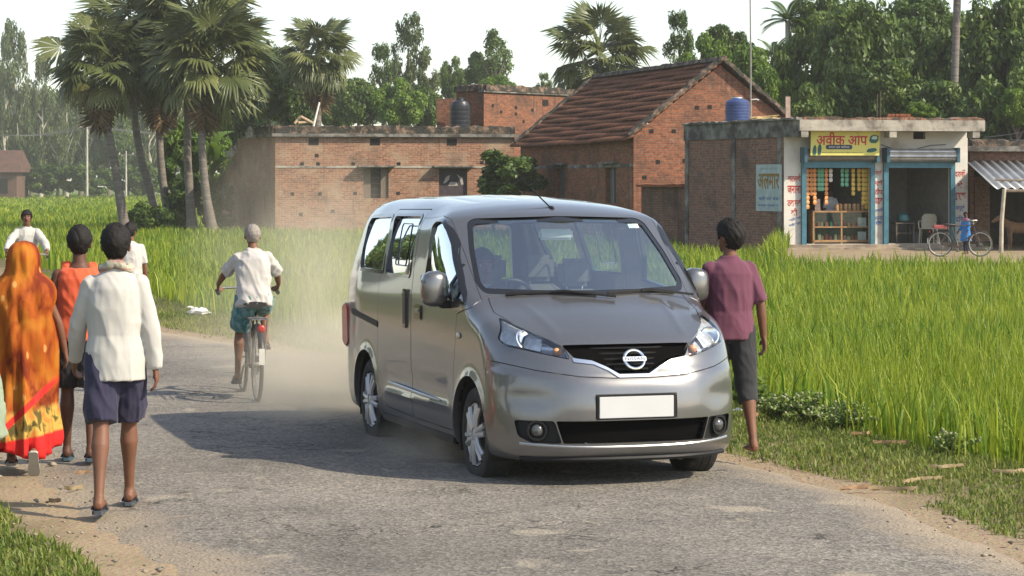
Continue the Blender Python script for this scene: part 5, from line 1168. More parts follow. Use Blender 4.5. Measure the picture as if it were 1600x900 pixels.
# feather palms behind the shop
def frond(Lf, rng, n=22):
    V, T = [], []
    for i in range(n):
        t = (i+1)/n; x = Lf*t*.95; z = .30*Lf*t-.62*Lf*t*t
        for s in (-1, 1):
            l = Lf*.30*math.sin(PI*(.12+.86*t))**.7; b = len(V); an = R(52)-R(22)*t
            V += [(x, 0, z), (x+.05*Lf, s*.012, z), (x+l*math.cos(an), s*l*math.sin(an), z-.35*l), (x+l*.5*math.cos(an)-.03*Lf, s*l*.5*math.sin(an), z-.05*l)]
            T += [(b, b+1, b+2), (b, b+2, b+3)]
    return np.array(V), np.array(T)
def feather_palm(path, label, nl, Lf, seed, rad=.12, m=None):
    rng = np.random.default_rng(seed); base = Vector(path[0]); r = thing('palm_tree', label, 'palm tree', base); P = [Vector(p)-base for p in path]
    mb = MB(); mb.tube(P, [rad*1.2]+[rad]*(len(P)-1), 10); mb.build('trunk', WHITEB if m is None else m, r, 50); L = []
    for i in range(nl):
        v, t = frond(Lf*rng.uniform(.85, 1.1), rng); v = orient(v, i*2.4+rng.normal(0, .2), R(62)-R(75)*i/nl, rng.normal(0, .3), P[-1]); L.append((v, t, .3+.4*rng.random()))
    leaf_set(L, 'crown', L_MID, r); return r
feather_palm(path_px([(1232, 400), (1231, 200), (1231, 32)], 112), 'slim feather palm whose small crown shows above the gable end', 13, 1.5, 21)
feather_palm(path_px([(1205, 400), (1207, 200), (1208, 88)], 116), 'shorter feather palm just left of the slim one, behind the gable', 11, 1.4, 22)
feather_palm([Vector((D(1490, 0, 96).x, 96, -.3)), D(1491, 150, 96), D(1495, 20, 96), D(1498, -70, 96)], 'tall bare grey trunk rising out of view behind the shop roof', 14, 2.6, 23, .15, PBARK)
# ---- broadleaf trees: a few crowns, each tree its own object
def crown_mesh(name, seed, kind):
    rng = np.random.default_rng(seed); C, S = [], []
    if kind == 'round': k, nl, ls = 46, 260, .075
    elif kind == 'airy': k, nl, ls = 40, 170, .060
    elif kind == 'bush': k, nl, ls = 26, 200, .115
    else: k, nl, ls = 60, 300, .062
    V, T, A = [], [], []
    for i in range(k):
        u = rng.normal(size=3); u /= np.linalg.norm(u); rr = rng.uniform(.35, .92)**.7
        c = u*rr; 
        if kind == 'airy': c = np.array([u[0]*.85*rr, u[1]*.85*rr, rng.uniform(-1, .95)]); c[:2] *= 1-.55*max(0, c[2])**1.5+.15*rng.random()
        elif kind != 'bush': c[2] = c[2]*.85 if c[2] > 0 else c[2]*.6
        s = rng.uniform(.20, .36) if kind != 'airy' else rng.uniform(.17, .30)
        n = int(nl*(s/.28)**2); q = rng.normal(size=(n, 3)); q /= np.linalg.norm(q, axis=1)[:, None]; rad_ = s*rng.random(n)[:, None]**.45
        p = c+q*rad_*np.array([1, 1, .78]); nrm = q*.6+rng.normal(size=(n, 3))*.55+np.array([0, 0, .45]); nrm /= np.linalg.norm(nrm, axis=1)[:, None]
        a = np.cross(nrm, rng.normal(size=(n, 3))); a /= np.linalg.norm(a, axis=1)[:, None]; b = np.cross(nrm, a); l = ls*rng.uniform(.6, 1.3, n)[:, None]
        quad = np.stack([p-a*l, p+b*l*.45, p+a*l, p-b*l*.45], 1); o = 4*sum(len(x)//4 for x in V); V.append(quad.reshape(-1, 3)); kk = np.arange(n)[:, None]*4+o
        T.append(np.concatenate([kk+np.array([[0, 1, 2]]), kk+np.array([[0, 2, 3]])], 1).reshape(-1, 3)); A.append(np.repeat(np.clip(rng.uniform(.2, .75)+rng.normal(0, .17, n), 0, 1), 4))
    V, T, A = np.vstack(V), np.vstack(T), np.concatenate(A)
    o = np_mesh(name, V, T, None, attr=A); me = o.data; bpy.data.objects.remove(o); return me
CROWNS = {}
def crown(kind, var, m):
    key = (kind, var, m.name)
    if key not in CROWNS:
        me = crown_mesh('crown', hash_(kind)*7+var, kind); me.materials.append(m); CROWNS[key] = me
    return CROWNS[key]
def hash_(s): return sum(ord(c)*(i+3) for i, c in enumerate(s))
def limb_mesh(h, rx, seed, m, lean=0.0, rad=None, low=.45):
    rng = np.random.default_rng(seed); rad = rad or .03*h; mb = MB(); top = Vector((lean*h, 0, h)); P = [Vector((0, 0, -.4)), Vector((lean*h*.3+rng.normal(0, .01*h), 0, h*.35)), Vector((lean*h*.7, rng.normal(0, .01*h), h*.7)), top]
    mb.tube(P, [rad*1.25, rad*.9, rad*.6, rad*.25], 9)
    for i in range(6):
        t = rng.uniform(low, .85); a = i*2.4; s = P[1].lerp(P[3], (t-.35)/.65); e = s+Vector((math.cos(a)*rx*.6, math.sin(a)*rx*.6, h*.18)); mb.tube([s, s.lerp(e, .5)+Vector((0, 0, -.01*h)), e], [rad*.45, rad*.3, rad*.12], 6)
    return mb
def tree(px, ytop, ybot, wpx, d, kind, m, label, group=None, cat='tree', var=0, base=-.3, bark=BARK, lean=0.0, name='tree', trunk=True, rot=None):
    """crown fills ytop..ybot and wpx in the picture at distance d"""
    c = D(px, (ytop+ybot)/2, d); rx = wpx*d/F/2; rz = (ybot-ytop)*d/F/2
    r = thing(name, label, cat, (c.x-lean*(c.z-base), d, base), 0, group)
    o = link('crown', crown(kind, var, m), None, r); o.location = (lean*(c.z-base), 0, c.z-base); o.scale = (rx, rx, rz*1.1); o.rotation_euler = (0, 0, rot if rot is not None else random.uniform(0, 6.28))
    if trunk:
        h = (c.z-base)+rz*.4; limb_mesh(h, rx, int(px*7+d), bark, lean, max(.08, .022*h), max(.3, 1-2*rz/h)).build('trunk', bark, r, 60)
    return r
GF = 'tree line across the far edge of the field'; LF = ['dense green tree in the hazy line at the far edge of the field', 'tall airy tree rising from the hazy line beyond the field', 'low bushy tree at the foot of the hazy far tree line']
for i, px in enumerate(range(-40, 470, 27)):
    random.seed(100+i); j = random.uniform
    tree(px+j(-8, 8), 128+j(-22, 30), 285+j(-4, 5), 75+j(-8, 25), 372+j(-12, 25), 'dense', L_DARK if i % 3 else L_MID, LF[0], GF, var=i % 3)
for i, (px, yt, yb, w, d) in enumerate(((24, 38, 250, 62, 345), (66, 100, 270, 50, 350), (104, 118, 275, 46, 352), (138, 130, 280, 48, 356), (232, 110, 270, 52, 352), (8, 66, 240, 44, 360), (90, 165, 285, 44, 340))):
    tree(px, yt, yb, w, d, 'airy', L_PALE, LF[1], GF, var=i % 2, bark=WHITEB, lean=(-.05, .02, 0, .03, -.02, .02, 0)[i])
for i, px in enumerate(range(-20, 300, 34)):
    random.seed(300+i); j = random.uniform
    tree(px+j(-10, 10), 256+j(-12, 12), 301, 56+j(-8, 18), 338+j(-8, 8), 'bush', L_MID if i % 2 else L_DARK, LF[2], GF, var=i % 2, trunk=False, name='bushy_tree')
# behind the houses
for a in ((420, 62, 205, 118, 130, 'dense', L_DARK, 'dark dense tree behind the low brick house, right of the palm cluster', 0), (455, 105, 215, 90, 134, 'dense', L_DARK, 'lower dark tree between the palm cluster and the single palm', 1),
          (372, 120, 240, 90, 128, 'round', L_DARK, 'dark tree directly behind the rightmost palm of the cluster', 1),
          (638, 26, 190, 72, 172, 'airy', L_PALE, 'tallest airy tree with a pointed top behind the low brick house', 0), (668, 92, 196, 58, 168, 'airy', L_PALE, 'pale drooping airy tree just right of the tallest one', 1),
          (600, 78, 190, 62, 178, 'airy', L_MID, 'airy tree left of the tallest one behind the low brick house', 1), (560, 112, 215, 96, 160, 'dense', L_MID, 'rounded green tree right of the single palm', 2),
          (622, 122, 210, 80, 155, 'round', L_BRIGHT, 'bright round tree in front of the tallest airy tree', 0), (660, 135, 215, 70, 158, 'round', L_MID, 'rounded tree left of the black water tank', 1), (525, 130, 220, 60, 165, 'dense', L_DARK, 'dark tree half hidden by the single palm', 0),
          (709, 88, 170, 46, 190, 'round', L_MID, 'small round tree above the black water tank', 0), (772, 50, 150, 78, 185, 'airy', L_MID, 'loose rounded tree above the taller brick house', 0), (748, 78, 160, 46, 187, 'round', L_DARK, 'small dark tree at the left foot of the loose rounded one', 2),
          (775, 118, 160, 60, 170, 'round', L_BRIGHT, 'low bright treetop peeping over the taller brick house', 1), (850, 118, 165, 32, 190, 'airy', L_MID, 'small thin treetop left of the palm over the tiled roof', 1),
          (1062, 28, 150, 62, 120, 'airy', L_DARK, 'thin dark tree right of the palm over the tiled roof', 1), (1105, 52, 190, 90, 116, 'round', L_BRIGHT, 'bright leafy tree behind the ridge of the tiled house', 0), (1170, 68, 215, 105, 112, 'round', L_BRIGHT, 'bright leafy tree behind the gable end', 1),
          (1128, 36, 110, 70, 122, 'round', L_DARK, 'dark treetop above the bright tree behind the ridge', 2), (1200, 100, 240, 80, 104, 'round', L_BRIGHT, 'bright tree beside the foot of the gable, behind the blue tank', 2)):
    tree(a[0], a[1], a[2], a[3], a[4], a[5], a[6], a[7], var=a[8], bark=BARK)
GS = 'dense trees behind the shop'; LS = 'dense leafy tree in the thicket behind the shop roof'
for i, (px, yt, yb, w, d, m) in enumerate(((1275, 20, 250, 130, 106, L_MID), (1345, 0, 240, 150, 104, L_DARK), (1420, 5, 245, 150, 108, L_MID), (1500, 20, 260, 150, 104, L_DARK), (1575, -8, 270, 150, 100, L_DARK), (1640, 0, 280, 150, 102, L_MID), (1310, 90, 260, 110, 98, L_DARK), (1385, 95, 250, 120, 97, L_DARK), (1470, 110, 270, 130, 95, L_DARK), (1545, 120, 280, 120, 93, L_DARK), (1610, 110, 290, 120, 92, L_DARK), (1590, 130, 215, 60, 91, L_BRIGHT), (1262, 130, 250, 80, 96, L_MID), (1290, -6, 120, 100, 112, L_DARK), (1440, -20, 90, 110, 112, L_DARK))):
    tree(px, yt, yb, w, d, 'dense' if i % 3 else 'round', m, LS, GS, var=i % 3)
tree(1436, 158, 192, 46, 82, 'round', L_BRIGHT, 'small round bright green bush showing over the shop roof', cat='bush', name='bush', var=1)
# shrubs
tree(797, 236, 318, 108, 94, 'bush', L_DARK, 'dark broad-leaved shrub against the tiled house, behind the van roof', cat='shrub', name='shrub', var=0, base=-.5)
tree(770, 262, 318, 60, 96, 'bush', L_DARK, 'smaller shrub joined to the left of the dark broad-leaved one', cat='shrub', name='shrub', var=1, base=-.5)
for i, (px, yt, yb, w, d, m, lb) in enumerate(((288, 190, 300, 80, 112, L_BRIGHT, 'tall bright green shrub behind the palm trunks'), (338, 195, 290, 60, 113, L_BRIGHT, 'bright shrub between the rightmost palm and the broken brick wall'), (300, 270, 362, 90, 108, L_MID, 'green bush at the foot of the middle palms'), (240, 315, 366, 70, 102, L_MID, 'low bush at the foot of the leaning palms'), (345, 290, 362, 50, 106, L_DARK, 'dark bush at the foot of the broken brick wall'), (218, 320, 364, 44, 106, L_BRIGHT, 'small bright bush left of the leaning palms'))):
    tree(px, yt, yb, w, d, 'bush', m, lb, cat='shrub', name='shrub', var=i % 2, base=-.5, trunk=False)
def broad_plant(px, py, d, n, Lf, label, seed, m):
    rng = np.random.default_rng(seed); b = D(px, py, d); b.z = -.4; r = thing('banana_plant', label, 'plant', b); L = []; h = D(px, py, d).z+.4
    for i in range(n):
        V, T = [], []; k = 9; l = Lf*rng.uniform(.8, 1.1)
        for q in range(k+1):
            t = q/k; w = .17*Lf*math.sin(PI*min(1, .06+.94*t))**.6; x = l*t*.9; z = .55*l*t-.75*l*t*t; V += [(x, -w, z-.05*w), (x, 0, z+.03), (x, w, z-.05*w)]
            if q < k: a = 3*q; T += [(a, a+3, a+1), (a+1, a+3, a+4), (a+1, a+4, a+2), (a+2, a+4, a+5)]
        L.append((orient(np.array(V), i*2.4+rng.normal(0, .2), R(rng.uniform(10, 60)), rng.normal(0, .3), (0, 0, h*rng.uniform(.6, 1))), np.array(T), rng.uniform(.4, 1)))
    leaf_set(L, 'leaves', m, r); mb = MB(); mb.tube([(0, 0, -.1), (0, 0, h)], [.13, .08], 8); mb.build('stem', mat('banana_stem', (.16, .17, .06), .7, 0, .3), r, 40)
broad_plant(330, 222, 110, 9, 1.7, 'banana plant with long arching leaves behind the rightmost palm', 5, L_BRIGHT)
broad_plant(285, 240, 114, 8, 1.6, 'banana plant between the trunks of the middle palms', 6, L_BRIGHT)
# ---- poles and wires
def pole(px, yt, yb, rad, label, d):
    b = D(px, yb, d); h = D(px, yt, d).z-b.z; r = thing('utility_pole', label, 'utility pole', (b.x, d, b.z)); mb = MB(); mb.tube([(0, 0, -.6), (0, 0, h)], [rad, rad*.7], 8); mb.build('pole', WHITEB, r, 40)
    mb = MB(); mb.box((0, 0, h-.5), (2.2, .12, .14)); mb.build('crossarm', WOOD, r); 
    for q in (-.9, 0, .9): mb = MB(); mb.lathe([(.06, 0), (.09, .08), (.05, .22)], (q, 0, h-.43), 8); mb.build('insulator', mat('porcelain', (.5, .48, .45), .3), r, 40)
    return Vector((b.x, d, b.z+h-.4))
w1 = pole(136, 193, 299, .17, 'pale concrete power pole at the far edge of the field', 318); w2 = pole(197, 236, 300, .14, 'thin short power pole between the two leftmost palms, far behind', 322); w3 = pole(-60, 200, 300, .17, 'power pole just outside the left edge', 316)
mb = MB()
for q in (-.9, 0, .9):
    for a, b in ((w3, w1), (w1, w2+Vector((60, 10, 0)))): mb.tube([a.lerp(b, t)+Vector((q, 0, -6.0*t*(1-t)*.6)) for t in np.linspace(0, 1, 14)], .035, 4)
tag(mb.build('power_line', mat('wire_grey', (.12, .12, .12), .5)), 'thin power lines strung between the far poles', 'power line', None, 'stuff')
for i, (y0, y1, lb) in enumerate(((215, 186, 'upper cable running off to the right above the lean-to'), (217, 212, 'lower sagging cable above the lean-to'))):
    a = D(1537, y0, 74); b = D(1680, y1, 70); mb = MB(); mb.tube([a.lerp(b, t)+Vector((0, 0, -.25*t*(1-t)*4*.3)) for t in np.linspace(0, 1, 12)], .014, 5); tag(mb.build('cable', MATS['wire_grey']), lb, 'cable')

GO = 'trees beyond the left side of the road, mirrored in the windows of the van'
for i in range(9):
    random.seed(500+i); x, y = -34-6*(i % 2)+random.uniform(-3, 3), 2+8.5*i
    r = thing('tree', 'leafy tree standing off to the left of the road, seen only as a reflection', 'tree', (x, y, -.3), 0, GO); h = random.uniform(8, 12); o = link('crown', crown('dense', i % 3, L_DARK), None, r); o.location = (0, 0, h*.62); o.scale = (h*.5, h*.5, h*.45); limb_mesh(h*.8, h*.4, i, BARK).build('trunk', BARK, r, 60)
# ================================================================= people
def skin(name, c): return mat(name, c, .55, 0, .10, 9, .12, 120, spec=.35)
SK1, SK2, SK3 = skin('skin_brown', (.165, .073, .041)), skin('skin_dark', (.10, .044, .026)), skin('skin_tan', (.26, .125, .072))
HAIR = mat('black_hair', (.014, .012, .011), .72, 0, .3, 40, .35, 60, spec=.25, stretch=(3, 3, .7), dist=.012)
GREYHAIR = mat('grey_hair', (.25, .22, .195), .8, 0, .25, 60, .35, 90, dist=.006)
def cloth(name, c, **k):
    a = dict(rough=.92, var=.06, vs=3, bump=.22, bs=9, stretch=(1.6, 1.6, .8), dist=.02, sheen=.1); a.update(k); return mat(name, c, **a)
def folds(me, amp, sc):
    """soft cloth folds: long ridges that run down and a little across"""
    n = len(me.vertices); co = np.empty(n*3, np.float32); me.vertices.foreach_get('co', co); co = co.reshape(-1, 3).astype(float); no = np.empty(n*3, np.float32); me.vertex_normals.foreach_get('vector', no); no = no.reshape(-1, 3)
    x, y, z = co.T; k = .30/sc; sd = float(abs(co[:, :2]).sum() % 7)
    def ridge(u, v, s, q): r = 1-np.abs(2*fbm(u, v, s, q, 2)-1); return r*r
    a = ridge((x+.8*y+.22*z)*1.5, z*.42+y*.3, 3.4*k, 3+sd); b_ = ridge((x-.6*y)*.9+.75*z, z*.35-.5*x, 3.0*k, 8+sd); c = fbm(x+y, z, 7*k, 5, 2)
    d = amp*(.75*(a-.45)+.65*(b_-.45)+.25*(c-.5)); d = np.maximum(d, -.30*amp)
    co += no*d[:, None]; me.vertices.foreach_set('co', np.ascontiguousarray(co, np.float32).ravel()); me.update()
def remesh(mb, name, m, parent, vox=.009, sm_it=4, wr=0.0, wscale=.10, loc=None):
    me = mb.mesh(name, False); o = link(name, me, m, None)
    r = o.modifiers.new('r', 'REMESH'); r.mode = 'VOXEL'; r.voxel_size = vox
    s = o.modifiers.new('s', 'SMOOTH'); s.iterations = sm_it; s.factor = .5
    nm = fresh_mesh(o); bpy.data.objects.remove(o); nm.name = name; nm.materials.clear(); smooth(nm)
    if wr: folds(nm, wr, wscale)
    return link(name, nm, m, parent)
def chain(mb, pts, rx, ry=None, n=14, up=None, sub=1): mb.tube(pts, rx, n, ry=ry, upv=up); return mb
class Body:
    """joint positions of a figure facing +Y, scaled from a 1.70 m adult"""
    def __init__(s, h=1.70, lean=0.0, legs=((0, 0), (0, 0)), arms=((0, 8, 10), (0, 8, 10)), hip=None, w=1.0, twist=0, headyaw=0, headpitch=0, spread=(3, 3)):
        k = h/1.755; s.k = k; s.w = w; s.J = {}; s.yaw = headyaw
        hipz = hip if hip is not None else None
        L1, L2 = .43*k, .42*k
        def legdirs(f, b): f, b = R(f), R(b); return Vector((0, math.sin(f), -math.cos(f))), Vector((0, math.sin(f-b), -math.cos(f-b)))
        if hipz is None:
            hipz = max(-(legdirs(*l[:2])[0]*L1+legdirs(*l[:2])[1]*L2).z for l in legs)+.085*k
        s.hipz = hipz; s.lean = lean; c = Vector((0, 0, hipz)); s.pel = c
        up = Vector((0, math.sin(R(lean)), math.cos(R(lean)))); s.up = up; s.fw = Vector((0, math.cos(R(lean)), -math.sin(R(lean))))
        s.chest = c+up*.38*k; s.neck = c+up*.55*k; s.head = s.neck+(up*.55+Vector((0, 0, 1))*.45).normalized()*.135*k+Vector((0, .015*k, 0)); s.rot = Matrix.Rotation(R(headyaw), 3, 'Z') @ Matrix.Rotation(R(headpitch), 3, 'X')
        s.legs = []
        for sd, l, sp_ in zip((-1, 1), legs, spread):
            a, b = legdirs(*l[:2]); ex = Vector((sd*math.tan(R(sp_)), 0, 0)); h0 = c+Vector((sd*.088*k*w, 0, 0)); kn = h0+(a+ex*.6).normalized()*L1; an = kn+(b+ex*.3).normalized()*L2; s.legs.append((h0, kn, an, l[2] if len(l) > 2 else 0))
        s.arms = []
        for sd, (f, ab, e) in zip((-1, 1), [a[:3] for a in arms]):
            sh = c+up*.462*k+Vector((sd*.168*k*w, 0, 0)); f, ab = R(f), R(ab); d = Vector((sd*math.sin(ab), math.sin(f)*math.cos(ab), -math.cos(f)*math.cos(ab))); el = sh+d*.285*k
            f2 = f+R(e); d2 = Vector((sd*math.sin(ab)*.5, math.sin(f2), -math.cos(f2))).normalized(); wr = el+d2*.245*k; s.arms.append((sh, el, wr, d2))
    def skin_mb(s, hands=((0,), (0,)), feet=True):
        k, w = s.k, s.w; mb = MB(); X = Vector((1, 0, 0)); c, up = s.pel, s.up
        t = lambda z: c+up*z*k
        mb.tube([t(-.06), t(.03), t(.14), t(.30), t(.42), t(.49), t(.53), t(.56), s.head-Vector((0, .01*k, .06*k))], [q*k*w for q in (.12, .155, .135, .155, .16, .12, .066, .054, .050)], 18, ry=[q*k for q in (.09, .105, .09, .108, .10, .075, .058, .055, .052)], upv=X)
        H = s.head; Rm = s.rot
        mb.ball(H+Rm @ Vector((0, -.012, .022))*k, (.074*k, .094*k, .092*k), 20, 14, Rm); mb.ball(H+Rm @ Vector((0, .018, -.035))*k, (.060*k, .074*k, .078*k), 18, 12, Rm); mb.ball(H+Rm @ Vector((0, .055, -.085))*k, (.030*k, .030*k, .026*k), 12, 8, Rm)
        mb.tube([H+Rm @ Vector((0, .088, .020))*k, H+Rm @ Vector((0, .105, -.018))*k, H+Rm @ Vector((0, .086, -.030))*k], [.010*k, .016*k, .014*k], 8)
        for sd in (-1, 1):
            mb.ball(H+Rm @ Vector((sd*.080, -.006, -.008))*k, (.012*k, .021*k, .033*k), 10, 8, Rm); mb.tube([H+Rm @ Vector((sd*.048, .066, .034))*k, H+Rm @ Vector((sd*.012, .084, .030))*k], [.011*k, .012*k], 7)
        for i, (sh, el, wr, d2) in enumerate(s.arms):
            m1 = sh.lerp(el, .45); f1 = el.lerp(wr, .30)
            mb.ball(sh-Vector((0, 0, .010*k)), .046*k*w, 12, 8)
            mb.tube([sh, m1, el, f1, wr], [q*k*w for q in (.045, .044, .037, .039, .026)], 12)
            s.hand(mb, i)
        for h0, kn, an, fp in s.legs:
            m1 = h0.lerp(kn, .4); bk = Vector((0, -.016*k, 0)); m2 = kn.lerp(an, .26)+bk; m3 = kn.lerp(an, .62)+bk*.4
            mb.tube([h0+Vector((0, 0, .05*k)), m1, kn, m2, m3, an], [q*k*w for q in (.087, .077, .051, .059, .040, .031)], 14)
            if feet: s.foot(mb, an, fp)
        return mb
    def foot(s, mb, an, pitch):
        k = s.k; M = Matrix.Rotation(R(pitch), 3, 'X'); q = lambda y, z: an+M @ Vector((0, y, z))*k
        mb.tube([an, q(-.012, -.045)], [.034*k, .036*k], 10)
        mb.tube([q(-.055, -.050), q(-.035, -.048), q(.03, -.045), q(.09, -.056), q(.135, -.062), q(.172, -.066)], [q_*k for q_ in (.020, .031, .034, .040, .043, .024)], 12, ry=[q_*k for q_ in (.022, .034, .036, .026, .019, .011)], upv=(1, 0, 0))
    def hand(s, mb, i):
        k = s.k; sh, el, wr, d = s.arms[i]; sd = (-1, 1)[i]; side_ = Vector((sd, 0, 0)); side_ = (side_-d*side_.dot(d)).normalized(); ft = d.cross(side_)*(-sd)   # ft: towards the front of the hanging hand
        if ft.y < 0 and abs(d.z) > .5: ft = -ft
        pal = wr+d*.085*k
        mb.tube([wr-d*.01*k, wr+d*.03*k, wr+d*.065*k, pal], [q*k for q in (.026, .036, .041, .036)], 12, ry=[q*k for q in (.021, .018, .017, .013)], upv=ft)
        curl = s.curl[i] if hasattr(s, 'curl') else .5
        for j, (o, l) in enumerate(((.030, .070), (.010, .079), (-.010, .073), (-.029, .058))):
            p0 = wr+d*.072*k+ft*o*k; c1 = -side_*curl; d1 = (d+c1*.5+ft*o*1.2).normalized(); d2 = (d+c1*1.7).normalized(); d3 = (d*.6+c1*2.6).normalized()
            p1 = p0+d1*l*.55*k; p2 = p1+d2*l*.35*k; p3 = p2+d3*l*.28*k
            mb.tube([p0, p1, p2, p3], [.0095*k, .0090*k, .0085*k, .0065*k], 8)
        t0 = wr+d*.022*k+ft*.024*k; t1 = t0+(d*.55+ft*.8-side_*.35).normalized()*.038*k; t2 = t1+(d*.9+ft*.3-side_*.3).normalized()*.032*k
        mb.tube([t0, t1, t2], [.013*k, .0108*k, .008*k], 8)
    def hair(s, name, m, parent, low=-.078, thick=.010, front=.045, rough=.009, seed=0):
        k = s.k; Rm = s.rot; n1, n2 = 72, 44; V = []; keep = []; rng = np.random.default_rng(seed)
        for i in range(n2+1):
            ph = PI*i/n2
            for j in range(n1):
                th = 2*PI*j/n1; d = Vector((math.sin(ph)*math.cos(th), math.sin(ph)*math.sin(th), math.cos(ph)))
                nz = (float(fbm(np.array(d.x*2+d.z+5), np.array(d.y*2-d.z+seed), 2.2, seed))-.5)*2*rough+rng.normal(0, .0018)
                tp = 1-.16*float(sstep(.1, -.9, d.z)); p = Vector((d.x*(.0745+thick*.7+nz)*tp, d.y*(.095+thick+nz)*tp-.012, d.z*(.093+thick*1.5+nz)+.022)); V.append(p)
        Fc = []
        for i in range(n2):
            for j in range(n1):
                a, b, c, d = i*n1+j, i*n1+(j+1) % n1, (i+1)*n1+(j+1) % n1, (i+1)*n1+j; q = (V[a]+V[b]+V[c]+V[d])/4
                lim = .058 if q.y > front else (low+max(0, (q.y+.03))*.95 if q.y > -.03 else low)
                if abs(q.x) > .055 and q.z < .012 and -.032 < q.y < .035: continue
                if q.z > lim: Fc.append((a, b, c, d))
        mb = MB(); mb.add([s.head+Rm @ (v*k) for v in V], Fc); o = mb.build(name, m, parent, None, 0, False); smooth(o.data)
        md = o.modifiers.new('t', 'SOLIDIFY'); md.thickness = .012*k; md.offset = -1
        L = (.30 if m is GREYHAIR else 1.0)*k; V2, F2 = [], []
        for i in rng.integers(0, len(Fc), 900):
            q = sum((V[a] for a in Fc[i]), Vector())/4; q = q+Vector(rng.normal(0, .002, 3)); nn = Vector((q.x/.008, (q.y+.012)/.012, (q.z-.022)/.012)).normalized(); fl = Vector((.25*rng.normal(), (.35 if q.z > .06 else -.25)+.3*rng.normal(), -.9+(.9 if q.z > .07 else 0)+.2*rng.normal())); fl = (fl-nn*fl.dot(nn)*.8); tip = q*k+(nn*rng.uniform(.003, .011)+fl*rng.uniform(.010, .026))*L; w_ = nn.cross(fl).normalized()*.0035*k; b = len(V2)
            V2 += [s.head+Rm @ (q*k-w_), s.head+Rm @ (q*k+w_), s.head+Rm @ tip]; F2.append((b, b+1, b+2))
        mb = MB(); mb.add(V2, F2); mb.build('hair_tufts', m, o, None, 0, False)['kind'] = 'stuff'; return o
    def face(s, parent, beard=False):
        k = s.k; Rm = s.rot; P = lambda x, y, z: s.head+Rm @ Vector((x, y, z))*k
        for sd in (-1, 1):
            mb = MB(); mb.ball(P(sd*.031, .070, .012), (.0135*k, .010*k, .0085*k), 10, 8, Rm); mb.build('eye', mat('eye_white', (.55, .52, .48), .3), parent, 60)
            mb = MB(); mb.ball(P(sd*.031, .0775, .012), (.006*k, .0045*k, .006*k), 8, 6, Rm); mb.build('iris', mat('iris_dark', (.02, .012, .008), .2), parent, 60)
            mb = MB(); mb.tube([P(sd*.050, .072, .034), P(sd*.032, .084, .038), P(sd*.014, .086, .033)], [.003*k, .0055*k, .004*k], 6); mb.build('eyebrow', HAIR, parent)
        mb = MB(); mb.tube([P(-.024, .078, -.058), P(-.008, .090, -.055), P(.008, .090, -.055), P(.024, .078, -.058)], [.003*k, .0065*k, .0065*k, .003*k], 6); mb.build('mouth', mat('lips', (.14, .05, .04), .5), parent, 60)
        if beard: mb = MB(); mb.tube([P(-.026, .080, -.045), P(0, .097, -.041), P(.026, .080, -.045)], [.004*k, .007*k, .004*k], 6); mb.build('moustache', HAIR, parent)
    def shirt_mb(s, hem=-.02, sleeve=1.0, infl=.020, flare=.0, neck=True, sl_w=1.0, tank=False):
        k, w = s.k, s.w; c, up = s.pel, s.up; t = lambda z: c+up*z*k; X = Vector((1, 0, 0)); mb = MB(); i = infl
        zs = [hem, hem+.02, .05, .14, .30, .42, .470, .498]+([.526, .550] if not tank else [.50]); rx = [.165+i+flare, .165+i+flare, .163+i+flare*.6, .150+i*1.2, .160+i*1.2, .162+i*.8, .155+i*.5, .128+i*.4]+([.088, .068] if not tank else [.10]); ry = [.118+i+flare, .118+i+flare, .115+i+flare*.5, .105+i, .115+i, .106+i, .092+i*.6, .080+i*.5]+([.070, .062] if not tank else [.07])
        o = sorted(range(len(zs)), key=lambda q: zs[q]); mb.tube([t(zs[q]) for q in o], [rx[q]*k*w for q in o], 22, ry=[ry[q]*k for q in o], upv=X)
        for sh, el, wr, d in s.arms:
            if tank: continue
            sdx = 1 if sh.x > c.x else -1; sh = sh+Vector((-.014*sdx, 0, -.014))*k; mb.ball(sh, (.056+i*.45)*k*w, 12, 8)
            a = [sh, sh.lerp(el, .5), el, el.lerp(wr, .35), el.lerp(wr, .70), wr]; r_ = [q*k*w*sl_w for q in (.055+i*.45, .050+i*.65, .043+i*.75, .042+i*.75, .036+i*.7, .031+i*.65)]
            if sleeve >= 1: P, Q = a, r_
            elif sleeve >= .5: P, Q = a[:3], r_[:3]; P = P+[el.lerp(wr, (sleeve-.5)*2)] if sleeve > .5 else P; Q = Q+[r_[3]] if sleeve > .5 else Q
            else: e = sh.lerp(el, sleeve*2); P, Q = [sh, sh.lerp(e, .5), e], [r_[0], r_[1]*1.02, r_[1]*1.08]
            mb.tube(P, Q, 14)
        return mb
    def shorts_mb(s, length=.75, infl=.022, top=.10, flare=.012):
        k, w = s.k, s.w; c, up = s.pel, s.up; t = lambda z: c+up*z*k; X = Vector((1, 0, 0)); mb = MB(); i = infl
        mb.tube([t(-.10), t(-.05), t(.0), t(.06), t(top)], [q*k*w for q in (.12, .155+i, .165+i, .155+i, .148+i*.5)], 20, ry=[q*k for q in (.08, .105+i, .112+i, .108+i, .10+i*.5)], upv=X)
        for h0, kn, an, fp in s.legs:
            a = [h0+Vector((0, 0, .03*k)), h0.lerp(kn, .35), h0.lerp(kn, .7), kn, kn.lerp(an, .5), an]; r_ = [(.088+i)*k*w, (.084+i+flare*.5)*k*w, (.074+i+flare)*k*w, (.062+i+flare)*k*w, (.056+i)*k*w, (.046+i*.9)*k*w]; n = length*3 if length <= 1 else 3+(length-1)*2
            m = int(n); P, Q = a[:m+1], r_[:m+1]; f = n-m
            if f > .01: P.append(a[m].lerp(a[m+1], f)); Q.append(r_[m]*(1-f)+r_[m+1]*f)
            mb.tube(P, Q, 16)
        return mb
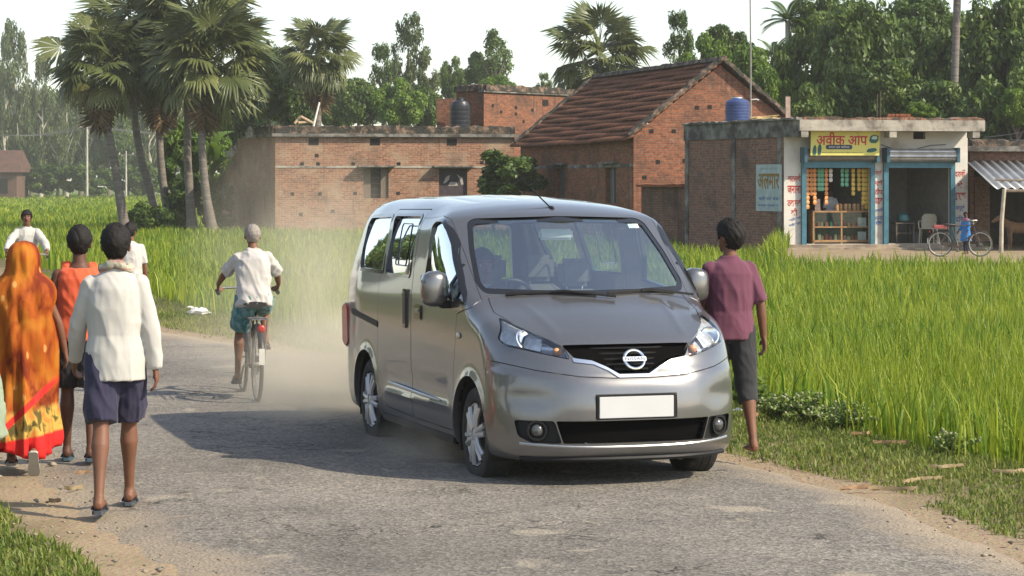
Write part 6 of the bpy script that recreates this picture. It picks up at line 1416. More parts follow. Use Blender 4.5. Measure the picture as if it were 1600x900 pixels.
    def sandals(s, parent, m, ms, which=(0, 1)):
        k = s.k
        for q in which:
            h0, kn, an, fp = s.legs[q]; M = Matrix.Rotation(R(fp), 3, 'X'); pt = lambda x, y, z: an+M @ Vector((x, y, z))*k
            prof = [(-.072, .020), (-.06, .036), (-.01, .036), (.05, .040), (.12, .047), (.165, .040), (.188, .018)]; out = [(x, y) for y, x in prof]+[(-x, y) for y, x in prof[::-1]]
            mb = MB(); mb.prism(out, lambda u, v, w_: pt(u, v, w_), -.100, -.080); o = mb.build('sandal', m, parent)
            for sd in (-1, 1): mb = MB(); mb.tube([pt(0, .135, -.078), pt(sd*.025, .10, -.040), pt(sd*.046, .035, -.080)], [.006*k, .008*k, .007*k], 6); mb.build('sandal_strap', ms, o, 40)
def place(name_label, cat, X, Y, rz, z=ROADZ): return thing('person', name_label, cat, (X, Y, z), rz)
WHITE = cloth('white_cotton', (.46, .44, .405)); WHITE2 = cloth('white_tshirt', (.46, .435, .41), var=.05); ORANGE = cloth('orange_vest', (.62, .10, .035)); NAVY = cloth('navy_shorts', (.022, .020, .048)); BLACKC = cloth('black_shorts', (.014, .013, .015)); PURPLE = cloth('purple_tshirt', (.125, .038, .066), var=.12); GREYC = cloth('charcoal_shorts', (.020, .021, .023))
TEAL = cloth('teal_checked_cloth', (.035, .13, .14), dark=(.16, .26, .26), dscale=14, damt=.48, var=.25); PINK = cloth('pink_cloth', (.42, .09, .12)); PLAID = cloth('grey_plaid', (.26, .28, .30), dark=(.07, .08, .10), dscale=16, damt=.5)
RUB = mat('sandal_rubber', (.055, .065, .075), .7, 0, .2); RUBS = mat('sandal_strap_dark', (.03, .03, .035), .6)
def px_xy(px, py): g = G(px, py); return g.x, g.y
# --- man in a white shirt walking away, nearest
def walker(label, X, Y, rz, B, sk, vox=.008): r = place(label, 'man', X, Y, rz); remesh(B.skin_mb(), 'body', sk, r, vox, 3); return r
X, Y = px_xy(180, 804); B = Body(1.70, 2, ((-14, 8, 0), (19, 8, 0)), ((12, 15, 18), (-6, 12, 8)), headyaw=4, w=.94, spread=(-1.5, -2.5)); B.curl = (.8, .6)
r = walker('man walking away in a white long-sleeved shirt, navy shorts and flip-flops', X, Y, R(4), B, SK1)
B.hair('hair', HAIR, r, seed=1); B.face(r); remesh(B.shirt_mb(-.135, 1.0, .021, .012), 'shirt', WHITE, r, .008, 4, .011, .13); remesh(B.shorts_mb(.90, .022, .06, .016), 'shorts', NAVY, r, .009, 4, .014, .08); B.sandals(r, RUB, RUBS)
mb = MB(); n = 28; mb.tube([B.neck+Vector(((.080)*math.cos(2*PI*i/n), .070*math.sin(2*PI*i/n)+.004, -.002+.012*math.sin(2*PI*i/n*3)-.02*math.sin(2*PI*i/n))) for i in range(n)], [.022+.005*math.sin(i*1.7) for i in range(n)], 10, closed=True); remesh(mb, 'neck_scarf', cloth('checked_scarf', (.42, .40, .30), dark=(.30, .14, .12), dscale=9, damt=.45, var=.3, stretch=(.6, .6, 4)), r, .007, 2, .012, .04)
for i in (0, 1): sh, el, wr, d = B.arms[i]; mb = MB(); mb.tube([wr-d*.035, wr+d*.005], [.036, .037], 14); mb.build('cuff', WHITE, r, 50)
# --- man in an orange vest
X, Y = px_xy(124, 727); B = Body(1.62, 1, ((8, 6, 0), (-10, 10, 0)), ((-4, 12, 8), (14, 9, 20)), headyaw=0, w=.95, spread=(2, 2)); B.curl = (.7, .7)
r = walker('man walking away in an orange sleeveless vest and black shorts', X, Y, R(6), B, SK2); B.hair('hair', HAIR, r, seed=2); B.face(r); B.sandals(r, mat('sandal_blue', (.05, .09, .12), .7), RUBS)
mb = B.shirt_mb(-.04, 0, .016, .006, tank=True); 
for sh, el, wr, d in B.arms: mb.tube([sh*.62+B.neck*.38+Vector((0, .05, -.10)), sh*.60+B.neck*.40+Vector((0, .0, .028)), sh*.62+B.neck*.38+Vector((0, -.06, -.10))], [.040, .036, .040], 10, ry=[.03, .025, .03])
remesh(mb, 'vest', ORANGE, r, .008, 3, .012, .08); remesh(B.shorts_mb(.90, .020, .05, .012), 'shorts', BLACKC, r, .009, 4, .012, .08)
# --- woman in an orange sari
def sari(X, Y, rz):
    B = Body(1.50, 2, ((12, 6, 0), (-8, 24, -55)), ((6, 8, 16), (2, 25, 8)), w=.92); r = place('woman walking away wrapped head to ankle in an orange printed sari with a red hem', 'woman', X, Y, rz); B.legs = [B.legs[1], B.legs[0]] if False else B.legs
    B.curl = (.6, .7); remesh(B.skin_mb(), 'body', SK1, r, .008, 3); B.hair('hair', HAIR, r, seed=3); B.face(r)
    k = B.k; rings = []; n = 64
    prof = [(.115, .215, .245, .050), (.17, .22, .245, .050), (.30, .21, .235, .045), (.50, .205, .20, .036), (.70, .21, .175, .026), (.86, .215, .175, .018), (.98, .205, .165, .014), (1.08, .20, .160, .012), (1.20, .215, .160, .012), (1.28, .210, .150, .010), (1.335, .17, .135, .008), (1.375, .128, .130, .006), (1.42, .116, .136, .005), (1.48, .112, .140, .004), (1.53, .102, .132, .003), (1.575, .078, .100, .002), (1.60, .04, .05, .001), (1.608, .01, .01, 0)]
    zz = np.array([p[0] for p in prof]); rxf, ryf, wvf = [pchip(zz, [p[i] for p in prof]) for i in (1, 2, 3)]
    for z in np.r_[np.linspace(.115, 1.3, 44), np.linspace(1.32, 1.608, 24)]:
        rx, ry, wv = float(rxf(z)), float(ryf(z)), float(wvf(z)); ring = []
        for j in range(n):
            th = 2*PI*j/n; f = wv*(.50*math.sin(13*th+1.3+.8*math.sin(z*3))+.40*math.sin(21*th+z*2.2)+.35*math.sin(5*th+z*4)); dg = .022*(abs(math.sin(3.6*(z*1.7+th*1.15)+.5*math.sin(z*5)))-.5)*(1 if z < 1.25 else .45)
            hem = .045*math.sin(th*2+.6)*(1-min(1, (z-.115)/.25)) if z < .365 else 0
            cy = -.045*(1-float(sstep(.1, .7, z)))+(B.head.y-.0)*float(sstep(1.1, 1.45, z))
            ring.append(Vector(((rx+f+dg)*math.cos(th), (ry+f+dg)*math.sin(th)+cy, (z+hem)*1.0)))
        rings.append([v*k*1.11 if False else Vector((v.x, v.y, v.z*B.head.z/1.455)) for v in ring])
    mb = MB(); mb.loft(rings, cap=False)
    m = bpy.data.materials.new('orange_sari'); m.use_nodes = True; N, L = nodes(m); b = N['Principled BSDF']; b.inputs['Roughness'].default_value = .75; b.inputs['Sheen Weight'].default_value = 0.0; b.inputs['Specular IOR Level'].default_value = .2
    tc = N.new('ShaderNodeTexCoord'); mp = N.new('ShaderNodeMapping'); mp.inputs['Scale'].default_value = (1, 1, .6); L.new(tc.outputs['Object'], mp.inputs[0])
    def noise(s, d=4):
        q = N.new('ShaderNodeTexNoise'); q.inputs['Scale'].default_value = s; q.inputs['Detail'].default_value = d; q.inputs['Distortion'].default_value = .6; L.new(mp.outputs[0], q.inputs[0]); return q.outputs['Fac']
    def ramp(src, st):
        q = N.new('ShaderNodeValToRGB'); e = q.color_ramp.elements
        for i, (p, c) in enumerate(st): w_ = e[i] if i < 2 else e.new(p); w_.position = p; w_.color = (*c, 1)
        L.new(src, q.inputs[0]); return q.outputs[0]
    def mix(f, a, c):
        q = N.new('ShaderNodeMix'); q.data_type = 'RGBA'
        for i, v in ((0, f), (6, a), (7, c)):
            if hasattr(v, 'node'): L.new(v, q.inputs[i])
            else: q.inputs[i].default_value = (*v, 1)
        return q.outputs[2]
    c1 = ramp(noise(6), [(.40, (.15, .018, .004)), (.50, (.33, .072, .006)), (.64, (.40, .135, .012))]); vo = N.new('ShaderNodeTexVoronoi'); vo.inputs['Scale'].default_value = 8.5; L.new(mp.outputs[0], vo.inputs['Vector'])
    c1 = mix(ramp(vo.outputs['Distance'], [(.10, (.85, .85, .85)), (.16, (0, 0, 0))]), c1, (.52, .27, .08)); sep = N.new('ShaderNodeSeparateXYZ'); L.new(tc.outputs['Object'], sep.inputs[0])
    ad = N.new('ShaderNodeMath'); ad.operation = 'MULTIPLY_ADD'; ad.inputs[1].default_value = -.16; L.new(sep.outputs[0], ad.inputs[0]); L.new(sep.outputs[2], ad.inputs[2])
    c2 = ramp(noise(15), [(.40, (.10, .075, .02)), (.50, (.50, .33, .07)), (.62, (.58, .20, .04))]); lo = ramp(ad.outputs[0], [(.36, (1, 1, 1)), (.40, (0, 0, 0))]); c1 = mix(lo, c1, c2)
    dgl = N.new('ShaderNodeMath'); dgl.operation = 'MULTIPLY_ADD'; dgl.inputs[1].default_value = -.95; L.new(sep.outputs[0], dgl.inputs[0]); L.new(sep.outputs[2], dgl.inputs[2]); band = ramp(dgl.outputs[0], [(.34, (0, 0, 0)), (.35, (1, 1, 1)), (.395, (1, 1, 1)), (.405, (0, 0, 0))])
    bz = ramp(sep.outputs[2], [(.55, (1, 1, 1)), (.62, (0, 0, 0))]); mm = N.new('ShaderNodeMix'); mm.data_type = 'RGBA'; mm.blend_type = 'MULTIPLY'; mm.inputs[0].default_value = 1; L.new(band, mm.inputs[6]); L.new(bz, mm.inputs[7]); c1 = mix(mm.outputs[2], c1, (.58, .025, .02))
    c1 = mix(ramp(ad.outputs[0], [(.195, (1, 1, 1)), (.21, (0, 0, 0))]), c1, (.58, .022, .02)); L.new(c1, b.inputs['Base Color'])
    bp = N.new('ShaderNodeBump'); bp.inputs['Distance'].default_value = .03; bp.inputs['Strength'].default_value = .4; L.new(noise(9, 3), bp.inputs['Height']); L.new(bp.outputs[0], b.inputs['Normal'])
    o = mb.build('sari', m, r); smooth(o.data); md = o.modifiers.new('t', 'SOLIDIFY'); md.thickness = .008
    # opening left for the face: the veil sits behind it; hands show at the right
    B.sandals(r, mat('sandal_grey_sole', (.36, .34, .30), .8), RUBS)
    mb = MB(); h0, kn, an, fp = B.legs[0]; mb.tube([an+Vector((.036*math.cos(a), .036*math.sin(a)+.004, .02)) for a in np.linspace(0, 2*PI, 18)[:-1]], .004, 6, closed=True); mb.build('anklet', chrome_m, r)
chrome_m = mat('silver_anklet', (.7, .7, .68), .25, 1.0, 0)
X, Y = px_xy(36, 737); sari(X, Y, R(8))
# --- figure at the left edge: only the flared hem of a pale green tunic shows
X, Y = D(-62, 0, 15.4).x, 15.4; B = Body(1.58, 1, ((8, 6, 0), (-8, 8, 0)), ((4, 7, 10), (-4, 7, 10)), w=.92); B.curl = (.6, .6)
r = place('woman at the left edge in a pale green tunic, only its hem in view', 'woman', X, Y, R(5)); remesh(B.skin_mb(), 'body', SK1, r, .012, 3); B.hair('hair', HAIR, r, low=-.10, seed=6); B.face(r); B.sandals(r, RUB, RUBS)
remesh(B.shorts_mb(1.9, .02, .05, .0), 'trousers', cloth('dark_green_print', (.035, .075, .05), dark=(.30, .32, .22), dscale=12, damt=.42), r, .012, 3)
mb = B.shirt_mb(-.10, 1.0, .018, .02); mb.tube([Vector((0, 0, z)) for z in (.30, .45, .62, .78, .92)], [.285, .275, .25, .22, .18], 22, ry=[.20, .19, .175, .16, .13], upv=(1, 0, 0)); remesh(mb, 'tunic', cloth('pale_green_tunic', (.27, .33, .23), dark=(.07, .11, .08), dscale=5, damt=.36), r, .011, 4, .03, .11)
# --- bystander in a white T-shirt further up the road
X, Y = D(204, 0, 29).x, 29.0; B = Body(1.45, 2, ((10, 5, 0), (-12, 12, 0)), ((4, 8, 12), (-2, 9, 14)), w=.95, headyaw=-30); B.curl = (.6, .6)
r = walker('man in a white T-shirt and pink waist cloth, up the road behind the others', X, Y, R(12), B, SK1, .010); B.hair('hair', HAIR, r, seed=4); B.face(r); B.sandals(r, RUB, RUBS); remesh(B.shirt_mb(-.03, .42, .02, .004), 'shirt', WHITE2, r, .010, 4, .012, .08); remesh(B.shorts_mb(1.2, .03, .12, .03), 'waist_cloth', PINK, r, .011, 4, .012, .08)
# --- man in a purple T-shirt beside the van
X, Y = D(1141, 0, 17.0).x, 17.0; B = Body(1.645, 1, ((10, 6, 0), (-12, 12, 0)), ((14, 5, 14), (-7, 13, 10)), w=.97, headyaw=38); B.curl = (.6, .7)
r = walker('barefoot man in a purple T-shirt and dark shorts walking away beside the van', X, Y, R(10), B, SK1); r.location.z = .06; B.hair('hair', HAIR, r, seed=5, rough=.012, thick=.017); B.face(r); remesh(B.shirt_mb(-.07, .46, .022, .004), 'shirt', PURPLE, r, .008, 3, .011, .13); remesh(B.shorts_mb(1.30, .016, .05, .0), 'trousers', GREYC, r, .009, 3, .012, .09)
# ---------------------------------------------------------------- bicycles
def bicycle(label, loc, rz, steer=0.0, frame_c=(.02, .02, .022), rusty=False, group=None):
    r = thing('bicycle', label, 'bicycle', loc, rz, group); fm = mat('bike_paint' if not rusty else 'bike_rust', frame_c, .4, .2, .3, 12, dark=(.13, .08, .05), dscale=14, damt=.36); st = mat('bike_steel', (.42, .40, .37), .35, .9, .2, 20); rb = mat('bike_tyre', (.06, .055, .05), .85, 0, .25); rw = .335
    RA, FA, BB, ST, HT, HB = Vector((0, -.52, rw)), Vector((0, .56, rw)), Vector((0, -.05, .29)), Vector((0, -.22, .80)), Vector((0, .38, .84)), Vector((0, .42, .64))
    def wheel(c):
        e = bpy.data.objects.new('wheel', None); COL.objects.link(e); e.parent = r; e.location = c; n = 44
        cir = lambda q, x=0: [Vector((x, q*math.cos(2*PI*i/n), q*math.sin(2*PI*i/n))) for i in range(n)]
        MB().tube(cir(rw-.018), .018, 8, closed=True).build('tyre', rb, e, 60); MB().tube(cir(rw-.040), .011, 6, closed=True, ry=.014).build('rim', st, e, 60)
        mb = MB(); 
        for i in range(18):
            a = 2*PI*i/18; h = .03*(1 if i % 2 else -1); mb.tube([Vector((h, .018*math.cos(a+.9), .018*math.sin(a+.9))), Vector((0, (rw-.045)*math.cos(a), (rw-.045)*math.sin(a)))], .0022, 4)
        mb.build('spokes', st, e)['kind'] = 'stuff'
        MB().tube([(-.045, 0, 0), (.045, 0, 0)], .02, 10).build('hub', st, e, 40)
    wheel(RA); wheel(FA)
    fr = MB(); 
    for a, b, q in ((HT, ST, .016), (HB, BB, .017), (ST, BB, .016)): fr.tube([a, b], q, 8)
    fr.tube([HT+Vector((0, -.02, .04)), HB], .019, 8); fr.tube([ST, ST+Vector((0, -.02, .05))], .013, 8)
    for s in (-.05, .05): fr.tube([BB+Vector((s*.5, 0, 0)), RA+Vector((s, 0, 0))], .010, 6); fr.tube([ST+Vector((s*.4, 0, -.03)), RA+Vector((s, 0, 0))], .009, 6)
    fr.build('frame', fm, r, 40)
    fk = MB(); 
    for s in (-.05, .05): fk.tube([HB+Vector((s*.4, 0, 0)), HB+Vector((s, .02, -.06)), FA+Vector((s, -.02, .06)), FA+Vector((s, 0, 0))], .011, 6)
    fk.build('fork', fm, r, 40)
    hb = MB(); tp = HT+Vector((0, .0, .13)); hb.tube([HT, tp], .014, 8); hb.tube([(-.27, .16, .93), (-.27, .30, .955), (-.22, .42, .965), (0, .44, .97), (.22, .42, .965), (.27, .30, .955), (.27, .16, .93)], .012, 8); ho = hb.build('handlebar', st, r, 40)
    for s in (-1, 1): MB().tube([(s*.27, .15, .928), (s*.27, .27, .95)], .018, 8).build('grip', rb, ho, 40)
    for s in (-1, 1): MB().tube([(s*.23, .43, .95), (s*.25, .34, .88), (s*.26, .24, .885)], .006, 5).build('brake_lever', st, ho, 40)
    sd = MB(); rings = []
    for y, wd, z in ((-.40, .095, .875), (-.36, .115, .885), (-.27, .10, .875), (-.17, .045, .87), (-.10, .024, .865), (-.085, .012, .86)): rings.append([Vector((wd*math.cos(a), y, z-.028+.028*math.sin(a))) for a in np.linspace(0, 2*PI, 13)[:-1]])
    sd.loft(rings); sd.build('saddle', mat('saddle_vinyl', (.022, .020, .019), .55), r, 60)
    ca = MB()
    for s in (-.07, 0, .07): ca.tube([(s, -.30, .735), (s, -.76, .735)], .007, 5)
    for y in (-.31, -.50, -.75): ca.tube([(-.075, y, .737), (.075, y, .737)], .007, 5)
    for s in (-.075, .075): ca.tube([(s, -.62, .735), (s*.8, -.53, rw)], .007, 5)
    ca.build('carrier', st, r)['kind'] = 'stuff'
    for c, a0, a1, dy in ((RA, 20, 190, 0), (FA, 50, 170, 0)):
        mb = MB(); rg = []
        for q in np.linspace(R(a0), R(a1), 22): rg.append([c+Vector((x, (rw+.02-.012*(abs(x)/.03)**2)*math.cos(q) * (1 if True else 1), (rw+.02-.012*(abs(x)/.03)**2)*math.sin(q))) for x in (-.03, -.015, 0, .015, .03)])
        rg = [[Vector((v.x, 2*c.y-v.y if c is RA else v.y, v.z)) for v in g] for g in rg]
        mb.loft(rg, cap=False, closed=False); o = mb.build('mudguard', fm, r, 50); md = o.modifiers.new('t', 'SOLIDIFY'); md.thickness = .003
        if c is RA:
            mb = MB(); mb.box((0, -.52-rw*.93-.018, .42), (.05, .008, .14)); mb.build('white_mudflap', mat('mudflap_white', (.62, .60, .55), .6), r)
    cr = MB(); cr.lathe([(.09, -.004), (.09, .004), (.03, .006)], BB+Vector((.05, 0, 0)), 22, Matrix.Rotation(PI/2, 3, 'Y')); cr.tube([BB+Vector((-.06, 0, 0)), BB+Vector((.06, 0, 0))], .014, 8); cr.tube([BB+Vector((-.065, 0, 0)), BB+Vector((-.085, .05, -.155))], .010, 6); cr.tube([BB+Vector((.065, 0, 0)), BB+Vector((.085, -.05, .155))], .010, 6); cr.build('crank', st, r, 40)
    for s, o_ in ((-1, Vector((-.125, .05, -.155))), (1, Vector((.125, -.05, .155)))): MB().box(BB+o_, (.085, .075, .022)).build('pedal', rb, r)
    cg = MB(); cg.prism(rnd([(-.50, .30), (.02, .20), (.06, .28), (.02, .38), (-.50, .37)], .04), lambda u, v, w_: Vector((w_, u, v)), .052, .060); cg.build('chain_guard', fm, r, 30)
    MB().ball((0, -.80, .66), (.035, .015, .035), 10, 8).build('rear_reflector', mat('reflector_red', (.4, .02, .02), .3), r, 60)
    return r
def rider(bike, label, h, sk, hair, shirt, lower, low_len, seed, sleeve, lean=12, w=1.0, rotz=0):
    r = thing('person', label, 'man', bike.location, bike.rotation_euler.z); k = h/1.755; hip = Vector((0, -.27, .885)); B = Body(h, lean, ((20, 30), (60, 75)), ((50, 8, 10), (50, 8, 10)), hip=.885, w=w); dy = Vector((0, -.27, 0))
    for nm in ('pel', 'chest', 'neck', 'head'): setattr(B, nm, getattr(B, nm)+dy)
    legs = []
    for sd, pedal in ((-1, Vector((-.12, .0, .135))), (1, Vector((.12, -.10, .445)))):
        h0 = B.pel+Vector((sd*.085*k, 0, 0)); an = pedal+Vector((0, -.06, .10)); a, b = .43*k, .42*k; v = an-h0; d = min(v.length, (a+b)*.995); an = h0+v.normalized()*d; x = (a*a-b*b+d*d)/(2*d); hh = math.sqrt(max(0, a*a-x*x)); fwd = Vector((sd*.10, 1, .35)); fwd = (fwd-v.normalized()*fwd.dot(v.normalized())).normalized(); legs.append((h0, h0+v.normalized()*x+fwd*hh, an, -4))
    B.legs = legs; arms = []
    for sd in (-1, 1):
        sh = B.pel+B.up*.462*k+Vector((sd*.168*k*w, 0, 0)); wr = Vector((sd*.285, .155, .985)); a, b = .285*k, .245*k; v = wr-sh; d = min(v.length, (a+b)*.99); wr = sh+v.normalized()*d; x = (a*a-b*b+d*d)/(2*d); hh = math.sqrt(max(0, a*a-x*x)); o = Vector((sd*.8, -.5, -.5)); o = (o-v.normalized()*o.dot(v.normalized())).normalized(); el = sh+v.normalized()*x+o*hh; arms.append((sh, el, wr, Vector((-sd*.05, .75, -.45)).normalized()))
    B.arms = arms; B.curl = (1.1, 1.1)
    remesh(B.skin_mb(), 'body', sk, r, .009, 3); B.hair('hair', hair, r, seed=seed, thick=.003 if hair is GREYHAIR else .011, low=-.050 if hair is GREYHAIR else -.078, rough=.004 if hair is GREYHAIR else .009); B.face(r, beard=hair is HAIR); remesh(B.shirt_mb(-.07, sleeve, .024, .008), 'shirt', shirt, r, .009, 4, .018, .10); remesh(B.shorts_mb(low_len, .026, .06, .02), 'shorts' if low_len < 1.2 else 'trousers', lower, r, .010, 3, .012, .08); B.sandals(r, RUB, RUBS); return B
X, Y = D(402, 0, 21.3).x, 21.3; a = R(13); bk = bicycle('old black bicycle ridden away up the dusty road left of the van', (X-math.sin(a)*.52-.0, Y+math.cos(a)*.52, ROADZ-.01), a)
rider(bk, 'grey-haired man in a white T-shirt and teal shorts cycling away', 1.46, SK1, GREYHAIR, WHITE2, TEAL, .82, 8, .46, 10)
X, Y = D(42, 0, 33.0).x, 33.0; a = R(180+12); bk2 = bicycle('bicycle ridden towards us at the left, mostly behind the woman in the sari', (X, Y, ROADZ-.01), a)
rider(bk2, 'man in an open-necked white shirt cycling towards us at the left', 1.45, SK1, HAIR, WHITE, PLAID, 1.9, 9, 1.0, 8)
# parked by the shop
p = G(1499, 401, .02); bk3 = bicycle('bicycle leaning parked before the open room of the shop', (p.x, p.y, .02), R(-90+4), rusty=True, frame_c=(.05, .035, .03)); bk3.rotation_euler.x = 0
mb = MB(); mb.tube([(-.04, -.42, .28), (-.16, -.46, .0)], .008, 6); mb.build('side_stand', MATS['bike_steel'], bk3); mb = MB(); mb.box((0, -.52, .79), (.14, .36, .10)); mb.build('carrier_bundle', mat('red_bundle', (.30, .07, .07), .9, 0, .3), bk3, None, .02)
# ---- child by the bicycle
p = G(1513, 397.5, .02); B = Body(1.16, 0, ((2, 2), (-2, 2)), ((6, 9, 20), (10, 9, 30)), w=1.05, headyaw=60); B.curl = (.6, .6); r = place('small girl in a blue dress and red scarf standing by the parked bicycle', 'child', p.x, p.y+.35, R(120), .02)
remesh(B.skin_mb(), 'body', SK2, r, .010, 3); B.hair('hair', HAIR, r, seed=12, low=-.10); B.face(r); mb = B.shirt_mb(-.05, .8, .018, .02); mb.tube([Vector((0, 0, z)) for z in (.36, .50, .64)], [.17, .155, .12], 18, ry=[.14, .13, .09], upv=(1, 0, 0)); remesh(mb, 'dress', cloth('blue_dress', (.02, .17, .46)), r, .010, 3, .014, .06)
remesh(B.shorts_mb(1.9, .014, .05, 0), 'leggings', cloth('dark_leggings', (.03, .03, .05)), r, .011, 2); mb = MB(); mb.tube([B.neck+Vector((.085*math.cos(t), .07*math.sin(t), -.03)) for t in np.linspace(0, 2*PI, 20)[:-1]], .025, 8, closed=True); mb.tube([B.neck+Vector((.09, -.05, -.03)), B.neck+Vector((.11, -.11, -.22)), B.neck+Vector((.10, -.13, -.42))], [.03, .045, .05], 8, ry=.02); remesh(mb, 'scarf', cloth('red_scarf', (.42, .04, .06)), r, .010, 2)
# ---- shopkeeper
p = SA+SU*s_at(SA-SN*1.35, SU, 1297)-SN*1.35; B = Body(1.66, 4, ((0, 2), (0, 2)), ((22, 12, 30), (22, 12, 30))); r = place('shopkeeper in a pale shirt standing behind the counter', 'man', p.x, p.y, R(180+10), .157); remesh(B.skin_mb(), 'body', SK2, r, .012, 3); B.hair('hair', HAIR, r, seed=14); B.face(r); remesh(B.shirt_mb(-.08, .6, .022, .006), 'shirt', cloth('pale_shirt', (.60, .60, .60)), r, .011, 3); remesh(B.shorts_mb(1.9, .02, .06, 0), 'trousers', GREYC, r, .012, 3)
# ---- driver
def driver():
    fwd = Vector((math.sin(VAN_A), -math.cos(VAN_A), 0)); rt = Vector((math.cos(VAN_A), math.sin(VAN_A), 0)); o = Vector((VAN_X0, VAN_Y0, 0))+fwd*(-1.96)+rt*(-.37)
    r = thing('person', 'driver in a checked shirt at the wheel of the van', 'man', o, VAN_A+PI); hip = .72; B = Body(1.68, -12, ((88, 70), (88, 70)), ((45, 12, 25), (45, 12, 25)), hip=hip)
    arms = []
    for sd in (-1, 1):
        sh = B.arms[(sd+1)//2][0]; wr = Vector((sd*.17, .36, 1.12)); v = wr-sh; d = min(v.length, .52); wr = sh+v.normalized()*d; x = (.285**2-.245**2+d*d)/(2*d); hh = math.sqrt(max(0, .285**2-x*x)); q = Vector((sd*.6, -.2, -.8)); q = (q-v.normalized()*q.dot(v.normalized())).normalized(); arms.append((sh, sh+v.normalized()*x+q*hh, wr, Vector((-sd*.3, .7, .5)).normalized()))
    B.arms = arms; B.curl = (1.2, 1.2); remesh(B.skin_mb(), 'body', SK1, r, .010, 3); B.hair('hair', HAIR, r, seed=15); B.face(r, True); remesh(B.shirt_mb(-.05, .5, .02, 0), 'shirt', cloth('checked_shirt', (.36, .38, .42), dark=(.10, .11, .15), dscale=16, damt=.5), r, .010, 3); remesh(B.shorts_mb(1.9, .02, .06, 0), 'trousers', GREYC, r, .012, 3)
driver()
# ================================================================= small things
def tank(px, ytop, d, zb, rpx, label, m, lid):
    r_ = rpx*d/F; h = D(px, ytop, d).z-zb; c = D(px, 0, d); t = thing('water_tank', label, 'water tank', (c.x, d, zb)); prof = [(r_*.96, 0)]
    for i in range(7):
        z = h*.78*i/7; prof += [(r_, z+.03*h), (r_, z+.085*h), (r_*.965, z+.095*h), (r_*.965, z+.105*h)]
    prof += [(r_*.98, h*.80), (r_*.80, h*.90), (r_*.42, h*.94), (r_*.40, h*.96)]
    mb = MB(); mb.lathe(prof, n=28); mb.build('tank_body', m, t, 40); mb = MB(); mb.lathe([(r_*.40, h*.955), (r_*.42, h*.97), (r_*.40, h), (.01, h*1.005)], n=20); mb.build('tank_lid', lid, t, 40); return t
tank(719, 153, 106.4, 3.98, 16, 'black ribbed water tank on the roof beside the taller brick house', mat('tank_black', (.02, .022, .028), .4, 0, .1), MATS['tank_black'])
tank(1152, 152, 77.2, 3.84, 19, 'blue ribbed water tank with a pale lid on the shop roof', mat('tank_blue', (.035, .06, .17), .45, 0, .15, 4, dark=(.12, .14, .2), dscale=3, damt=.3), mat('tank_lid_pale', (.45, .55, .62), .5))
b = D(1173, 180, 79); b.z = 3.8; t = thing('antenna_mast', 'thin antenna mast with a short bent arm beside the blue tank', 'mast', b); mb = MB(); mb.tube([(0, 0, 0), (0, 0, 2.5), (-.03, 0, D(1173, -60, 79).z-b.z)], [.03, .026, .02], 8); mb.build('pole', mat('galv_pole', (.25, .23, .21), .5, .4, .2), t, 40); mb = MB(); z = D(1173, 156, 79).z-b.z; mb.tube([(0, 0, z), (.18, 0, z+.02), (.27, 0, z-.01)], .02, 6); mb.build('bent_arm', mat('pipe_white', (.6, .6, .57), .5), t)
mb = MB()
rng = np.random.default_rng(3)
for i in range(70):
    a = D(1172+rng.uniform(0, 24), 186, 76.6+rng.uniform(0, .8)); a.z = 3.85+rng.uniform(0, .22); l = rng.uniform(.35, .6); mb.tube([a, a+Vector((l, rng.uniform(-.1, .1), rng.uniform(-.04, .05)))], .016, 4)
tag(mb.build('straw_bundle', mat('straw', (.48, .36, .17), .85, 0, .25, 9)), 'loose bundle of straw lying beside the blue tank', 'straw')['kind'] = 'stuff'
c = D(1408, 179, 74.5); t = thing('brick_stack', 'low stack of loose red bricks on the shop roof', 'brick stack', (c.x, 74.5, 3.85)); mb = MB()
for k in range(3):
    for i in range(8-k): mb.box((-.42+.115*i+.03*k, .02*math.sin(i*7+k), .04+.08*k), (.105, .24, .072), rng.uniform(-.08, .08))
mb.build('bricks', DEEP, t)['kind'] = 'stuff'
c = D(1231, 170, 75.5); mb = MB(); mb.box((c.x, 75.5, 4.2), (.14, .14, .9)); tag(mb.build('concrete_stub', mat('pink_concrete', (.38, .27, .22), .9, 0, .25, 5)), 'stub of a reddish concrete pillar on the shop roof', 'pillar')
for i, px in enumerate((1370, 1375)):
    c = D(px, 170, 76); mb = MB(); mb.tube([(c.x, 76, 3.8), (c.x+.02, 76, 4.75+.1*i)], .014, 6); tag(mb.build('iron_rod', MATS['rusty_iron']), 'left of two bare iron rods standing on the shop roof' if i == 0 else 'right of two bare iron rods standing on the shop roof', 'iron rod')
a, b = D(486, 195, 105), D(499, 160, 105.5); a.z = 4.0; mb = MB(); mb.tube([a, b], [.05, .04], 8); tag(mb.build('whitewashed_pole', mat('pole_white', (.62, .60, .55), .8)), 'white pole leaning up from the roof of the low brick house', 'pole')
for i, (x0, y0, x1, y1) in enumerate(((460, 193, 471, 182), (470, 182, 490, 193), (466, 192, 484, 190))):
    a, b = D(x0, y0, 105), D(x1, y1, 105.2); mb = MB(); mb.tube([a, b], .06, 6); tag(mb.build('timber_offcut', mat('fresh_timber', (.42, .30, .19), .8, 0, .2)), ('timber offcut leaning up to the right on the low roof', 'timber offcut leaning down to the right on the low roof', 'timber offcut lying flat on the low roof')[i], 'timber')
